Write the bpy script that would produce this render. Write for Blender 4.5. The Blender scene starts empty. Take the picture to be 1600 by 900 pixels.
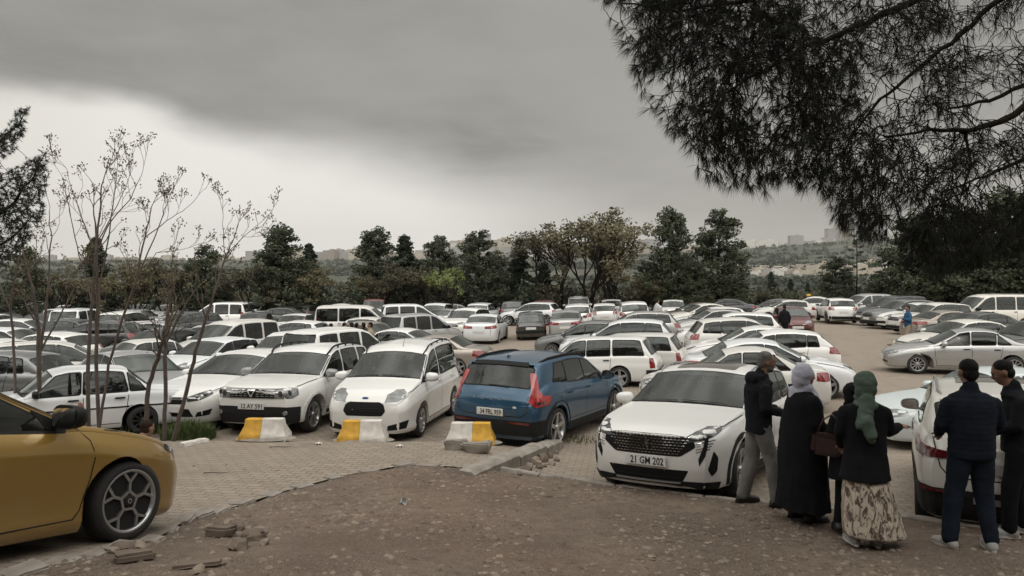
import bpy, bmesh, math, random
import numpy as np
from math import sin, cos, tan, atan2, pi, radians, sqrt
from mathutils import Vector, Matrix, noise
from mathutils.bvhtree import BVHTree

R = radians
scene = bpy.context.scene
COL = scene.collection

# ------------------------------------------------------------ camera
FPX, YH, CAMZ = 1180.0, 432.0, 3.1        # focal length in px of a 1600 px wide picture, horizon row, eye height
cd = bpy.data.cameras.new('camera')
cam = bpy.data.objects.new('camera', cd); COL.objects.link(cam)
cam.location = (0, 0, CAMZ)
cam.rotation_euler = (R(90) - math.atan((450 - YH) / FPX), 0, 0)
cd.sensor_width = 36.0
cd.lens = 36.0 * FPX / 1600.0
cd.clip_start = 0.1; cd.clip_end = 30000
scene.camera = cam
scene.render.resolution_x, scene.render.resolution_y = 1024, 576

# ------------------------------------------------------------ view
scene.view_settings.view_transform = 'Standard'
scene.view_settings.look = 'None'
scene.view_settings.exposure = 0.1
scene.view_settings.gamma = 1.0
scene.render.engine = 'CYCLES'
scene.cycles.max_bounces = 6
scene.cycles.diffuse_bounces = 3
scene.cycles.glossy_bounces = 3
scene.cycles.transmission_bounces = 4
scene.cycles.transparent_max_bounces = 14
scene.cycles.volume_bounces = 0
scene.cycles.caustics_reflective = False
scene.cycles.caustics_refractive = False

# ------------------------------------------------------------ sun (veiled by cloud) and world
SUN_EL, SUN_AZ = R(58), R(200)             # azimuth clockwise from +Y: behind the camera, a little left
sl = bpy.data.lights.new('sun', 'SUN'); so = bpy.data.objects.new('sun', sl); COL.objects.link(so)
sl.energy = 0.55; sl.angle = R(35); sl.color = (1.0, 0.96, 0.91)
sd = Vector((sin(SUN_AZ) * cos(SUN_EL), cos(SUN_AZ) * cos(SUN_EL), sin(SUN_EL)))
so.rotation_euler = (-sd).to_track_quat('-Z', 'Y').to_euler()

world = bpy.data.worlds.new('World'); scene.world = world; world.use_nodes = True
wn = world.node_tree.nodes; wl = world.node_tree.links; wn.clear()
def WN(t, **kw):
    n = wn.new(t)
    for k, v in kw.items(): setattr(n, k, v)
    return n
def wmath(op, a, b=None, c=None, clamp=False):
    n = WN('ShaderNodeMath', operation=op, use_clamp=clamp)
    for i, v in enumerate((a, b, c)):
        if v is None: continue
        if isinstance(v, (int, float)): n.inputs[i].default_value = v
        else: wl.new(v, n.inputs[i])
    return n.outputs[0]
def wsmooth(v, a, b, lo=0.0, hi=1.0):
    n = WN('ShaderNodeMapRange', interpolation_type='SMOOTHSTEP')
    wl.new(v, n.inputs[0]); n.inputs[1].default_value = a; n.inputs[2].default_value = b
    n.inputs[3].default_value = lo; n.inputs[4].default_value = hi
    return n.outputs[0]
def wmix(f, a, b):
    n = WN('ShaderNodeMix', data_type='RGBA')
    if isinstance(f, (int, float)): n.inputs[0].default_value = f
    else: wl.new(f, n.inputs[0])
    for s, v in ((n.inputs[6], a), (n.inputs[7], b)):
        if isinstance(v, tuple): s.default_value = (*v, 1)
        else: wl.new(v, s)
    return n.outputs[2]
wc = WN('ShaderNodeTexCoord'); wsep = WN('ShaderNodeSeparateXYZ'); wl.new(wc.outputs['Generated'], wsep.inputs[0])
dx, dy, dz = wsep.outputs
az = wmath('ARCTAN2', dx, dy)
el = wmath('ARCSINE', dz)
# low-frequency warp for ragged cloud edges
mp = WN('ShaderNodeMapping'); mp.inputs['Scale'].default_value = (3.2, 3.2, 9.0); wl.new(wc.outputs['Generated'], mp.inputs[0])
nz = WN('ShaderNodeTexNoise'); nz.inputs['Scale'].default_value = 1.0; nz.inputs['Detail'].default_value = 5; nz.inputs['Roughness'].default_value = 0.5
wl.new(mp.outputs[0], nz.inputs['Vector'])
warp = wmath('SUBTRACT', nz.outputs[0], 0.5)
mp2 = WN('ShaderNodeMapping'); mp2.inputs['Scale'].default_value = (1.6, 1.6, 5.0); mp2.inputs['Location'].default_value = (4.3, 1.7, 0.6); mp2.inputs['Rotation'].default_value = (0, R(12), 0)
wl.new(wc.outputs['Generated'], mp2.inputs[0])
nz2 = WN('ShaderNodeTexNoise'); nz2.inputs['Scale'].default_value = 1.3; nz2.inputs['Detail'].default_value = 6; nz2.inputs['Roughness'].default_value = 0.48
wl.new(mp2.outputs[0], nz2.inputs['Vector'])
# height of the cloud base edge by azimuth
fc = WN('ShaderNodeFloatCurve'); cm = fc.mapping; cu = cm.curves[0]
AZR = 0.9                                   # azimuths -0.9 .. 0.9 rad span the curve
edge_pts = [(-0.9, .22), (-0.62, .195), (-0.46, .186), (-0.38, .158), (-0.30, .146), (-0.22, .134), (-0.13, .108), (-0.05, .085), (0.05, .065), (0.2, .055), (0.45, .06), (0.9, .10)]
cu.points[0].location = ((edge_pts[0][0] + AZR) / (2 * AZR), edge_pts[0][1] * 2)
cu.points[1].location = ((edge_pts[-1][0] + AZR) / (2 * AZR), edge_pts[-1][1] * 2)
for a_, e_ in edge_pts[1:-1]: cu.points.new((a_ + AZR) / (2 * AZR), e_ * 2)
cm.update()
wl.new(wmath('MULTIPLY_ADD', az, 1 / (2 * AZR), 0.5, clamp=True), fc.inputs['Value'])
edge = wmath('MULTIPLY', fc.outputs[0], 0.5)
above = wmath('SUBTRACT', wmath('MULTIPLY_ADD', warp, 0.11, el), edge)      # >0 inside the dark cloud
soft = wsmooth(az, -0.45, 0.10, 0.035, 0.13)
dark = wmath('DIVIDE', wmath('ADD', above, wmath('MULTIPLY', soft, 0.55)), wmath('MULTIPLY', soft, 1.6), clamp=True)
darkn = WN('ShaderNodeMapRange', interpolation_type='SMOOTHSTEP'); wl.new(dark, darkn.inputs[0]); dark = darkn.outputs[0]
# bright rain-washed band under the cloud: brightest to the left of centre, greyer to the right
bandmix = wsmooth(az, -0.12, 0.32)
band = wmix(bandmix, (0.86, 0.835, 0.785), (0.47, 0.45, 0.41))
leftdim = wsmooth(az, -0.75, -0.35)
band = wmix(leftdim, (0.72, 0.69, 0.63), band)
clump = wsmooth(nz2.outputs[0], 0.34, 0.66)
cloud = wmix(clump, (0.215, 0.206, 0.190), (0.375, 0.361, 0.335))
mp3 = WN('ShaderNodeMapping'); mp3.inputs['Scale'].default_value = (5, 5, 17); mp3.inputs['Location'].default_value = (1.3, 7.7, 2.6); wl.new(wc.outputs['Generated'], mp3.inputs[0])
nz3 = WN('ShaderNodeTexNoise'); nz3.inputs['Scale'].default_value = 1.5; nz3.inputs['Detail'].default_value = 7; nz3.inputs['Roughness'].default_value = 0.55; nz3.inputs['Distortion'].default_value = 0.4; wl.new(mp3.outputs[0], nz3.inputs['Vector'])
cloud = wmix(wmath('MULTIPLY', wsmooth(nz3.outputs[0], 0.35, 0.70), 0.55), cloud, (0.36, 0.348, 0.325))
liftc = wsmooth(el, 0.10, 0.32)
cloud = wmix(wmath('MULTIPLY', liftc, 0.45), cloud, (0.30, 0.29, 0.27))
front = wmix(dark, band, cloud)
# overhead and behind the camera the cloud is thin and bright
back = wsmooth(wmath('MULTIPLY_ADD', dz, 1.1, wmath('MULTIPLY', dy, -0.6)), 0.02, 0.85)
over = wmix(wsmooth(nz.outputs[0], .36, .62), (1.05, 1.015, .95), (2.3, 2.26, 2.14))
allsky = wmix(back, front, over)
below = wsmooth(dz, -0.05, -0.01)
allsky = wmix(below, (0.12, 0.105, 0.09), allsky)
sky = WN('ShaderNodeTexSky', sky_type='NISHITA'); sky.sun_disc = False; sky.sun_elevation = SUN_EL; sky.sun_rotation = SUN_AZ
bg1 = WN('ShaderNodeBackground'); bg1.inputs[1].default_value = 0.05; wl.new(sky.outputs[0], bg1.inputs[0])
bg2 = WN('ShaderNodeBackground'); bg2.inputs[1].default_value = 1.0; wl.new(allsky, bg2.inputs[0])
mx = WN('ShaderNodeMixShader'); mx.inputs[0].default_value = 0.97; wl.new(bg1.outputs[0], mx.inputs[1]); wl.new(bg2.outputs[0], mx.inputs[2])
wo = WN('ShaderNodeOutputWorld'); wl.new(mx.outputs[0], wo.inputs[0])

# ------------------------------------------------------------ helpers
rnd = random.Random(7)
def link(o): COL.objects.link(o); return o
def tag(o, label=None, cat=None, group=None, kind=None):
    if label: o['label'] = label
    if cat: o['category'] = cat
    if group: o['group'] = group
    if kind: o['kind'] = kind
    return o
def empty(name, loc=(0, 0, 0), rz=0.0, label=None, cat=None, group=None):
    o = bpy.data.objects.new(name, None); link(o); o.location = loc; o.rotation_euler = (0, 0, rz)
    o.empty_display_size = 0.3
    return tag(o, label, cat, group)
def obj(name, me, mats=None, parent=None, smooth=None):
    """one mesh object; me is a Mesh or a BMesh"""
    if isinstance(me, bmesh.types.BMesh):
        m = bpy.data.meshes.new(name); me.to_mesh(m); me.free(); me = m
    if mats is not None:
        for m in (mats if isinstance(mats, (list, tuple)) else [mats]): me.materials.append(m)
    if smooth is not None and len(me.polygons):
        me.polygons.foreach_set('use_smooth', [True] * len(me.polygons))
        if smooth < 180: me.set_sharp_from_angle(angle=R(smooth))
    o = bpy.data.objects.new(name, me); link(o)
    if parent is not None: o.parent = parent
    return o
def from_arrays(name, verts, faces, mats=None, parent=None, smooth=None):
    me = bpy.data.meshes.new(name); me.from_pydata([tuple(v) for v in verts], [], faces); me.update()
    return obj(name, me, mats, parent, smooth)
def copy_tree(o, parent=None):
    c = o.copy(); COL.objects.link(c)
    if parent is not None: c.parent = parent
    for ch in o.children: copy_tree(ch, c)
    return c
def interp(pts, x):
    if x <= pts[0][0]: return pts[0][1]
    for (x0, y0), (x1, y1) in zip(pts, pts[1:]):
        if x <= x1: return y0 + (y1 - y0) * (x - x0) / (x1 - x0 + 1e-9)
    return pts[-1][1]
def add_box(bm, c, s, rot=None, mi=0, bevel=0.0):
    M = Matrix.Translation(c) @ (rot.to_4x4() if rot is not None else Matrix()) @ Matrix.Diagonal((*s, 1))
    r = bmesh.ops.create_cube(bm, size=1.0, matrix=M)
    fs = set(f for v in r['verts'] for f in v.link_faces)
    for f in fs: f.material_index = mi
    if bevel:
        es = list(set(e for f in fs for e in f.edges))
        bmesh.ops.bevel(bm, geom=es, offset=bevel, segments=2, affect='EDGES', clamp_overlap=True, material=-1)
    return r['verts']
def add_tube(bm, pts, radii, seg=6, mi=0, cap=True):
    """tapered tube along points"""
    if isinstance(radii, (int, float)): radii = [radii] * len(pts)
    pts = [Vector(p) for p in pts]; rings = []
    up = Vector((0, 0, 1)); prev = None
    for i, p in enumerate(pts):
        t = (pts[min(i + 1, len(pts) - 1)] - pts[max(i - 1, 0)])
        if t.length < 1e-9: t = Vector((0, 0, 1))
        t.normalize()
        a = prev if prev is not None else (up if abs(t.z) < 0.9 else Vector((1, 0, 0)))
        a = (a - t * a.dot(t))
        if a.length < 1e-6: a = Vector((1, 0, 0)) - t * t.x
        a.normalize(); prev = a
        b = t.cross(a)
        rings.append([bm.verts.new(p + (a * cos(2 * pi * k / seg) + b * sin(2 * pi * k / seg)) * radii[i]) for k in range(seg)])
    for r0, r1 in zip(rings, rings[1:]):
        for k in range(seg):
            f = bm.faces.new((r0[k], r0[(k + 1) % seg], r1[(k + 1) % seg], r1[k])); f.material_index = mi; f.smooth = True
    if cap and seg > 2:
        for r in (rings[0][::-1], rings[-1]):
            f = bm.faces.new(r); f.material_index = mi
def add_lathe(bm, prof, seg=24, axis='Y', mi=0, close=False):
    """prof: list of (axial, radius)"""
    rings = []
    for a, r in prof:
        ring = []
        for k in range(seg):
            t = 2 * pi * k / seg
            if axis == 'Y': v = (r * cos(t), a, r * sin(t))
            elif axis == 'Z': v = (r * cos(t), r * sin(t), a)
            else: v = (a, r * cos(t), r * sin(t))
            ring.append(bm.verts.new(v))
        rings.append(ring)
    for r0, r1 in zip(rings, rings[1:]):
        for k in range(seg):
            f = bm.faces.new((r0[k], r1[k], r1[(k + 1) % seg], r0[(k + 1) % seg])); f.material_index = mi; f.smooth = True
    return rings

# ------------------------------------------------------------ materials
def srgb(r, g, b):
    return tuple(((c / 255) / 12.92 if c / 255 <= 0.04045 else ((c / 255 + 0.055) / 1.055) ** 2.4) for c in (r, g, b))
def mat(name, col, rough=0.6, metal=0.0, coat=0.0, var=0.0, vscale=3.0, bump=0.0, bscale=40.0, spec=0.5, col2=None, detail=4, coords='Object', emit=None, sheen=0):
    m = bpy.data.materials.new(name); m.use_nodes = True
    nt = m.node_tree; b = nt.nodes['Principled BSDF']
    b.inputs['Base Color'].default_value = (*col, 1); b.inputs['Roughness'].default_value = rough
    b.inputs['Metallic'].default_value = metal; b.inputs['Specular IOR Level'].default_value = spec
    b.inputs['Coat Weight'].default_value = coat; b.inputs['Coat Roughness'].default_value = 0.04
    if sheen: b.inputs['Sheen Weight'].default_value = sheen
    if emit: b.inputs['Emission Color'].default_value = (*emit[:3], 1); b.inputs['Emission Strength'].default_value = emit[3]
    tc = nt.nodes.new('ShaderNodeTexCoord')
    if var > 0 or col2:
        n = nt.nodes.new('ShaderNodeTexNoise'); n.inputs['Scale'].default_value = vscale; n.inputs['Detail'].default_value = detail
        nt.links.new(tc.outputs[coords], n.inputs['Vector'])
        mr = nt.nodes.new('ShaderNodeMapRange'); nt.links.new(n.outputs[0], mr.inputs[0]); mr.inputs[1].default_value = 0.3; mr.inputs[2].default_value = 0.7
        mixn = nt.nodes.new('ShaderNodeMix'); mixn.data_type = 'RGBA'; nt.links.new(mr.outputs[0], mixn.inputs[0])
        c2 = col2 if col2 else tuple(c * (1 - var) for c in col)
        mixn.inputs[6].default_value = (*c2, 1); mixn.inputs[7].default_value = (*(tuple(min(1, c * (1 + var)) for c in col) if not col2 else col), 1)
        nt.links.new(mixn.outputs[2], b.inputs['Base Color'])
    if bump > 0:
        n = nt.nodes.new('ShaderNodeTexNoise'); n.inputs['Scale'].default_value = bscale; n.inputs['Detail'].default_value = 3
        nt.links.new(tc.outputs[coords], n.inputs['Vector'])
        bp = nt.nodes.new('ShaderNodeBump'); bp.inputs['Strength'].default_value = min(1, bump); bp.inputs['Distance'].default_value = 0.01
        nt.links.new(n.outputs[0], bp.inputs['Height']); nt.links.new(bp.outputs[0], b.inputs['Normal'])
    return m

# ------------------------------------------------------------ ground heights
_gx = np.linspace(-40, 200, 4801); _k = np.exp(-0.5 * (np.arange(-20, 21) * 0.05 / 0.3) ** 2); _k /= _k.sum()
def _tab(p):
    p = np.array(p); z = np.interp(_gx, p[:, 0], p[:, 1]); return np.convolve(np.pad(z, 20, 'edge'), _k, 'valid')
_zl = _tab([(-40, 1.6), (0, 1.55), (3.5, 1.3), (5.0, 1.10), (5.8, 0.97), (7.0, 0.74), (8.7, 0.53), (10.0, 0.44), (12.9, 0.32), (13.5, 0.08), (14.2, 0.0), (200, 0.0)])   # drive at left
_zp = _tab([(-40, .5), (7.5, .36), (9.4, .29), (11, .22), (12.5, .10), (13.6, 0.0), (200, 0.0)])                      # sunken bays at right
_zd = _tab([(-40, 1.5), (2, 1.2), (4, .92), (5.7, .68), (7, .57), (8, .53), (9, .48), (10, .42), (11.5, .32), (200, 0.0)])  # dirt bank at right
def sstep(v, a, b):
    t = min(1, max(0, (v - a) / (b - a))); return t * t * (3 - 2 * t)
def lump(x, y): return noise.noise(Vector((x * .35, y * .35, 0))) * .025 * min(1, max(.3, 1 - (y - 14) * .05))
KERB = [(-0.62, 10.95), (0.9, 9.9), (2.46, 8.85), (4.0, 8.3), (4.6, 7.9), (6.3, 6.75), (9.0, 6.4), (16, 6.0), (40, 5.0)]   # foot of the dirt bank at right
def kerb_y(x): return interp(KERB, x)
def tilt(x, y): return sstep(y, 15, 24) * interp([(-20, -.38), (0, -.30), (8, 0), (20, .12)], x) * (1 if y < 60 else max(0, 1 - (y - 60) / 10))
def G(x, y):
    """height of the paving"""
    t = sstep(x, -.9, 1.2); a = float(np.interp(y, _gx, _zl)); b = float(np.interp(y, _gx, _zp)); return a * (1 - t) + b * t + lump(x, y) + tilt(x, y)
def ground(x, y):
    if y > 92:
        d = y - 92
        return -0.006 * min(d, 160) ** 1.35
    return G(x, y)
def dirt(x, y):
    t = sstep(x, -1.5, 2.0); a = float(np.interp(y, _gx, _zl)); b = float(np.interp(y, _gx, _zd)); return a * (1 - t) + b * t + lump(x, y)
def surf(x, y): return dirt(x, y) if (x > -.6 and y < kerb_y(x)) else G(x, y)
def at_base(px, py, fn=None):
    """ground point seen at a pixel of the 1600x900 picture"""
    fn = fn or surf
    lo, hi = 2.0, 400.0
    for _ in range(50):
        m = (lo + hi) / 2
        if YH + FPX * (CAMZ - fn((px - 800) / FPX * m, m)) / m > py: lo = m
        else: hi = m
    x = (px - 800) / FPX * m
    return Vector((x, m, fn(x, m)))
def at(px, py, Y):
    return Vector(((px - 800) / FPX * Y, Y, CAMZ - (py - YH) / FPX * Y))
# ============================================================ vehicles
def paint(name, col, metal=0.0, rough=0.32):
    m = bpy.data.materials.new(name); m.use_nodes = True; nt = m.node_tree; b = nt.nodes['Principled BSDF']
    b.inputs['Roughness'].default_value = rough; b.inputs['Metallic'].default_value = metal
    b.inputs['Coat Weight'].default_value = 0.8; b.inputs['Coat Roughness'].default_value = 0.05
    tc = nt.nodes.new('ShaderNodeTexCoord'); n = nt.nodes.new('ShaderNodeTexNoise'); n.inputs['Scale'].default_value = 2.2; n.inputs['Detail'].default_value = 6
    nt.links.new(tc.outputs['Object'], n.inputs['Vector'])
    sp = nt.nodes.new('ShaderNodeSeparateXYZ'); nt.links.new(tc.outputs['Object'], sp.inputs[0])
    # road dust that thickens low on the body
    h = nt.nodes.new('ShaderNodeMapRange'); nt.links.new(sp.outputs[2], h.inputs[0]); h.inputs[1].default_value = 0.85; h.inputs[2].default_value = 0.15; h.inputs[3].default_value = 0.03; h.inputs[4].default_value = 0.42
    mm = nt.nodes.new('ShaderNodeMath'); mm.operation = 'MULTIPLY'; nt.links.new(h.outputs[0], mm.inputs[0]); nt.links.new(n.outputs[0], mm.inputs[1])
    mx_ = nt.nodes.new('ShaderNodeMix'); mx_.data_type = 'RGBA'; nt.links.new(mm.outputs[0], mx_.inputs[0])
    mx_.inputs[6].default_value = (*col, 1); mx_.inputs[7].default_value = (0.24, 0.20, 0.16, 1)
    nt.links.new(mx_.outputs[2], b.inputs['Base Color'])
    rr = nt.nodes.new('ShaderNodeMapRange'); nt.links.new(n.outputs[0], rr.inputs[0]); rr.inputs[3].default_value = rough - 0.08; rr.inputs[4].default_value = rough + 0.12
    nt.links.new(rr.outputs[0], b.inputs['Roughness'])
    return m
PAINT = {
 'white': paint('paint_white', (0.74, 0.735, 0.71)), 'cream': paint('paint_cream', (0.66, 0.64, 0.58)), 'silver': paint('paint_silver', (0.42, 0.42, 0.41), 0.55),
 'grey': paint('paint_grey', (0.16, 0.165, 0.165), 0.5), 'dark': paint('paint_dark', (0.035, 0.038, 0.042), 0.4), 'black': paint('paint_black', (0.012, 0.012, 0.013)),
 'blue': paint('paint_blue', (0.009, 0.062, 0.122), 0.35), 'yellow': paint('paint_yellow', (0.33, 0.20, 0.040), 0.45), 'red': paint('paint_red', (0.10, 0.012, 0.012), 0.3),
 'beige': paint('paint_beige', (0.33, 0.29, 0.25), 0.5), 'green': paint('paint_green', (0.05, 0.065, 0.05), 0.4), 'paleblue': paint('paint_paleblue', (0.58, 0.64, 0.64)),
 'brown': paint('paint_brown', (0.13, 0.095, 0.075), 0.4), 'white2': paint('paint_white2', (0.70, 0.715, 0.72)), 'white3': paint('paint_white3', (0.60, 0.585, 0.55), rough=.45), 'white4': paint('paint_white4', (0.79, 0.785, 0.765), rough=.28)}
def glassmat(name, tint, dust):
    """thin pane: tinted see-through, mirror-like at grazing angles, a film of dust"""
    m = bpy.data.materials.new(name); m.use_nodes = True; n, l = m.node_tree.nodes, m.node_tree.links; n.clear()
    tr = n.new('ShaderNodeBsdfTransparent'); tr.inputs[0].default_value = (*tint, 1); gl = n.new('ShaderNodeBsdfGlossy'); gl.inputs['Roughness'].default_value = .03; gl.inputs['Color'].default_value = (.95, 1, .98, 1)
    fr = n.new('ShaderNodeFresnel'); fr.inputs[0].default_value = 1.62; m1 = n.new('ShaderNodeMixShader'); l.new(fr.outputs[0], m1.inputs[0]); l.new(tr.outputs[0], m1.inputs[1]); l.new(gl.outputs[0], m1.inputs[2])
    df = n.new('ShaderNodeBsdfDiffuse'); df.inputs[0].default_value = (.36, .33, .29, 1); tc = n.new('ShaderNodeTexCoord'); nz_ = n.new('ShaderNodeTexNoise'); nz_.inputs['Scale'].default_value = 1.2; nz_.inputs['Detail'].default_value = 2; l.new(tc.outputs['Object'], nz_.inputs['Vector'])
    mr = n.new('ShaderNodeMapRange'); l.new(nz_.outputs[0], mr.inputs[0]); mr.inputs[1].default_value = .35; mr.inputs[2].default_value = .7; mr.inputs[3].default_value = dust * .3; mr.inputs[4].default_value = dust
    m2 = n.new('ShaderNodeMixShader'); l.new(mr.outputs[0], m2.inputs[0]); l.new(m1.outputs[0], m2.inputs[1]); l.new(df.outputs[0], m2.inputs[2]); o = n.new('ShaderNodeOutputMaterial'); l.new(m2.outputs[0], o.inputs[0]); return m
M_GLASS = glassmat('car_glass', (.50, .54, .52), .045)
M_GLASS2 = glassmat('tinted_glass', (.20, .22, .22), .03)
M_CABIN = mat('cabin_trim', (.035, .034, .033), .8)
M_SEAT = mat('seat_cloth', (.055, .053, .05), .9, var=.2)
M_SHEET = mat('paper_sheet', (.6, .64, .66), .7)
M_TRIM = mat('black_trim', (0.010, 0.010, 0.010), 0.5, spec=.2)
M_CLAD = mat('grey_cladding', (0.016, 0.016, 0.016), 0.65, spec=.2, bump=0.1, bscale=300)
M_UNDER = mat('underbody', (0.008, 0.008, 0.008), 0.9)
M_RUB = mat('tyre_rubber', (0.02, 0.019, 0.018), 0.8, bump=0.25, bscale=90)
M_ALLOY = mat('alloy', (0.45, 0.45, 0.45), 0.3, metal=0.85)
M_ALLOYD = mat('dark_alloy', (0.05, 0.05, 0.052), 0.35, metal=0.6)
M_STEEL = mat('steel_cap', (0.30, 0.30, 0.30), 0.45, metal=0.5)
M_CHROME = mat('chrome', (0.62, 0.62, 0.62), 0.12, metal=1.0)
M_LAMP = mat('lamp_lens', (0.17, 0.175, 0.175), 0.15, metal=0.3, coat=.8, var=0.3, vscale=8)
M_LAMPD = mat('lamp_dark', (0.035, 0.038, 0.04), 0.12, metal=0.0, coat=.6, var=0.3, vscale=8)
M_TAIL = mat('tail_red', (0.19, 0.012, 0.011), 0.16, coat=1.0, var=0.35, vscale=12)
M_TAILB = mat('tail_bright_red', (0.33, 0.016, 0.014), 0.14, coat=1.0, var=0.2, vscale=9)
M_TAILD = mat('tail_dark_red', (0.09, 0.008, 0.009), 0.12, coat=1.0, var=0.3, vscale=12)
M_ORANGE = mat('indicator', (0.55, 0.16, 0.02), 0.2, coat=1.0)
M_PLATE = mat('plate_white', (0.62, 0.62, 0.60), 0.4)
M_PBLUE = mat('plate_blue', (0.02, 0.07, 0.32), 0.4)
M_INK = mat('plate_ink', (0.01, 0.01, 0.01), 0.5)
M_SUNROOF = mat('sunroof', (0.10, 0.088, 0.072), 0.12, spec=0.6)

def smooth_prof(pts, L, sig):
    xs = np.arange(-0.5, L + 0.5, 0.01); p = np.array(pts)
    ys = np.interp(xs, p[:, 0], p[:, 1])
    k = np.exp(-0.5 * (np.arange(-30, 31) * 0.01 / sig) ** 2); k /= k.sum()
    yy = np.convolve(np.pad(ys, 30, 'edge'), k, 'valid')
    return lambda s: float(np.interp(s, xs, yy))

class Car:
    """a lofted car body plus everything that is laid onto it.  s = metres from the nose, X = L/2 - s forward, Y left, Z up"""
    def __init__(c, name, **k):
        c.name = name; c.k = k
        c.L, c.W, c.H, c.wb, c.fo = k['L'], k['W'], k['H'], k['wb'], k['fo']
        c.wr = k.get('wr', 0.32); c.gc = k.get('gc', 0.19)
        c.T = smooth_prof(k['top'], c.L, k.get('tsig', 0.035)); c.B0 = smooth_prof(k['belt'], c.L, 0.06)
        ends = k.get('plan', [(0, .74), (.05, .83), (.16, .905), (.4, .965), (.9, .99), (1.6, 1), (c.L - 1.5, 1), (c.L - .7, .985), (c.L - .3, .95), (c.L - .1, .89), (c.L, .80)])
        c.Wf = smooth_prof(ends, c.L, 0.03)
        c.tum = k.get('tumble', 0.30); c.crown = k.get('crown', 0.05)
        c.axf, c.axr = c.fo, c.fo + c.wb
        c.arch = c.wr + k.get('archgap', 0.055)
        c.flare = k.get('flare', 0.012)
        c.sc, c.sf, c.srr, c.sb = k['sc'], k['sf'], k['srr'], k['sb']
        kf, kr = k.get('kf', 0.17), k.get('kr', 0.11)
        c.curv = [(0, kf), (0.5, kf * .7), (1.0, .09), (c.sc, .10), (c.sf, .06), (c.sf + .5, 0.0), (c.srr - .5, 0), (c.srr, -.05), (c.sb, -.07), (c.L - .4, -.08), (c.L, -kr)]
        c.nose = k.get('nose', [(0.1, .10), (0.3, .03), (0.5, 0), (0.65, .01), (0.85, .06), (1.2, .1)])
        c.tail = k.get('tail', [(0.1, .12), (0.3, .02), (0.5, 0), (0.7, .02), (0.95, .05), (1.3, .07)])
        c.mats = [None, M_UNDER]; c.cuts = []; c.windows_all = []
        c.build()
    def B(c, s): return min(c.B0(s), c.T(s) - c.crown - 0.012)
    def section(c, s):
        w = c.W / 2 * c.Wf(s); gl = c.gc
        B, T = c.B(s), c.T(s); Te = T - c.crown * min(1, 0.35 + (T - B) / 0.5)
        bulge = c.flare * (math.exp(-((s - c.axf) / .42) ** 2) + math.exp(-((s - c.axr) / .42) ** 2))
        bot = gl
        for a in (c.axf, c.axr):
            d = abs(s - a)
            if d < c.arch: bot = max(bot, c.wr + sqrt(c.arch ** 2 - d * d))
        fl = c.k.get('flank', [(0, .935), (.06, .972), (.18, .985), (.38, .992), (.55, 1.0), (.72, .998), (.80, .990), (.88, .975), (.95, .955), (1.0, .925)])
        pts = []
        for t, f in fl:
            z = gl + (B - gl) * t
            pts.append([(w + bulge * min(1, max(0, (1 - t) * 4))) * f, z])
        n = len(pts)
        for p in pts:
            if p[1] < bot:
                p[1] = bot
                t = (bot - gl) / (B - gl); p[0] = (w + bulge * min(1, max(0, (1 - t) * 4))) * interp(fl, min(1, t))
        yb = pts[-1][0]
        ring = [(0, bot), (pts[0][0] * 0.5, bot), (pts[0][0] * 0.93, bot)] + [tuple(p) for p in pts]
        G = max(0.004, Te - B)
        rr = min(0.09, G * 0.5 + 0.02)
        yr = yb - c.tum * G
        for t in (0.06, 0.25, 0.5, 0.75):
            z = B + (G - rr * 0.6) * t; y = yb - c.tum * (z - B) + 0.016 * sin(pi * t) * min(1, G / .4)
            ring.append((y - 0.012 * min(1, G / 0.1), z))
        y0 = yr - 0.012 * min(1, G / 0.1) + c.tum * rr * .6
        ring.append((y0 - 0.0, B + G - rr * 0.6))
        ring.append((y0 - rr * .18, B + G - rr * 0.25))
        ring.append((y0 - rr * .50, B + G - rr * 0.02))
        ye = y0 - rr * .95
        for t in (0.0, 0.2, 0.42, 0.68, 1.0):
            ring.append((ye * (1 - t), Te + (T - Te) * (1 - (1 - t) ** 2) * 1.0 if t > 0 else Te + 0.002))
        return ring, w, bot
    def warp(c, s, y, z, w):
        x = s + interp(c.curv, s) * (abs(y) / (c.W / 2)) ** 2.2
        if s < 1.0: x += interp(c.nose, z) * (1 - s / 1.0) ** 2
        e = c.L - s
        if e < 1.0: x -= interp(c.tail, z) * (1 - e / 1.0) ** 2
        return (c.L / 2 - x, y, z)
    def build(c):
        L = c.L
        ss = [0, .012, .03, .055, .09, .13, .18, .24, .31, .38]
        ss += [L - v for v in ss]
        ss += list(np.arange(.45, L - .42, .085))
        for a in (c.axf, c.axr):
            ss = [v for v in ss if abs(v - a) > c.arch + .03 or v < .05 or v > L - .05]
            ss += [a + c.arch * cos(t) for t in np.linspace(0, pi, 17)] + [a + c.arch + .004, a - c.arch - .004]
        ss = sorted(set(round(float(v), 4) for v in ss if 0 <= v <= L))
        V = []; F = []; MI = []
        rows = []
        for s in ss:
            ring, w, bot = c.section(s)
            M = len(ring)
            idx = []
            for y, z in ring: idx.append(len(V)); V.append(c.warp(s, y, z, w))
            idl = [idx[0]]
            for y, z in ring[1:-1]: idl.append(len(V)); V.append(c.warp(s, -y, z, w))
            idl.append(idx[-1])
            rows.append((idx, idl, ring, s, w))
        M = len(rows[0][0])
        for (a, al, *_), (b, bl, *_) in zip(rows, rows[1:]):
            for j in range(M - 1):
                F.append((a[j], b[j], b[j + 1], a[j + 1])); MI.append(1 if j < 3 else 0)
                F.append((al[j], al[j + 1], bl[j + 1], bl[j])); MI.append(1 if j < 3 else 0)
        # end caps as horizontal strips
        K = 6
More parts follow.
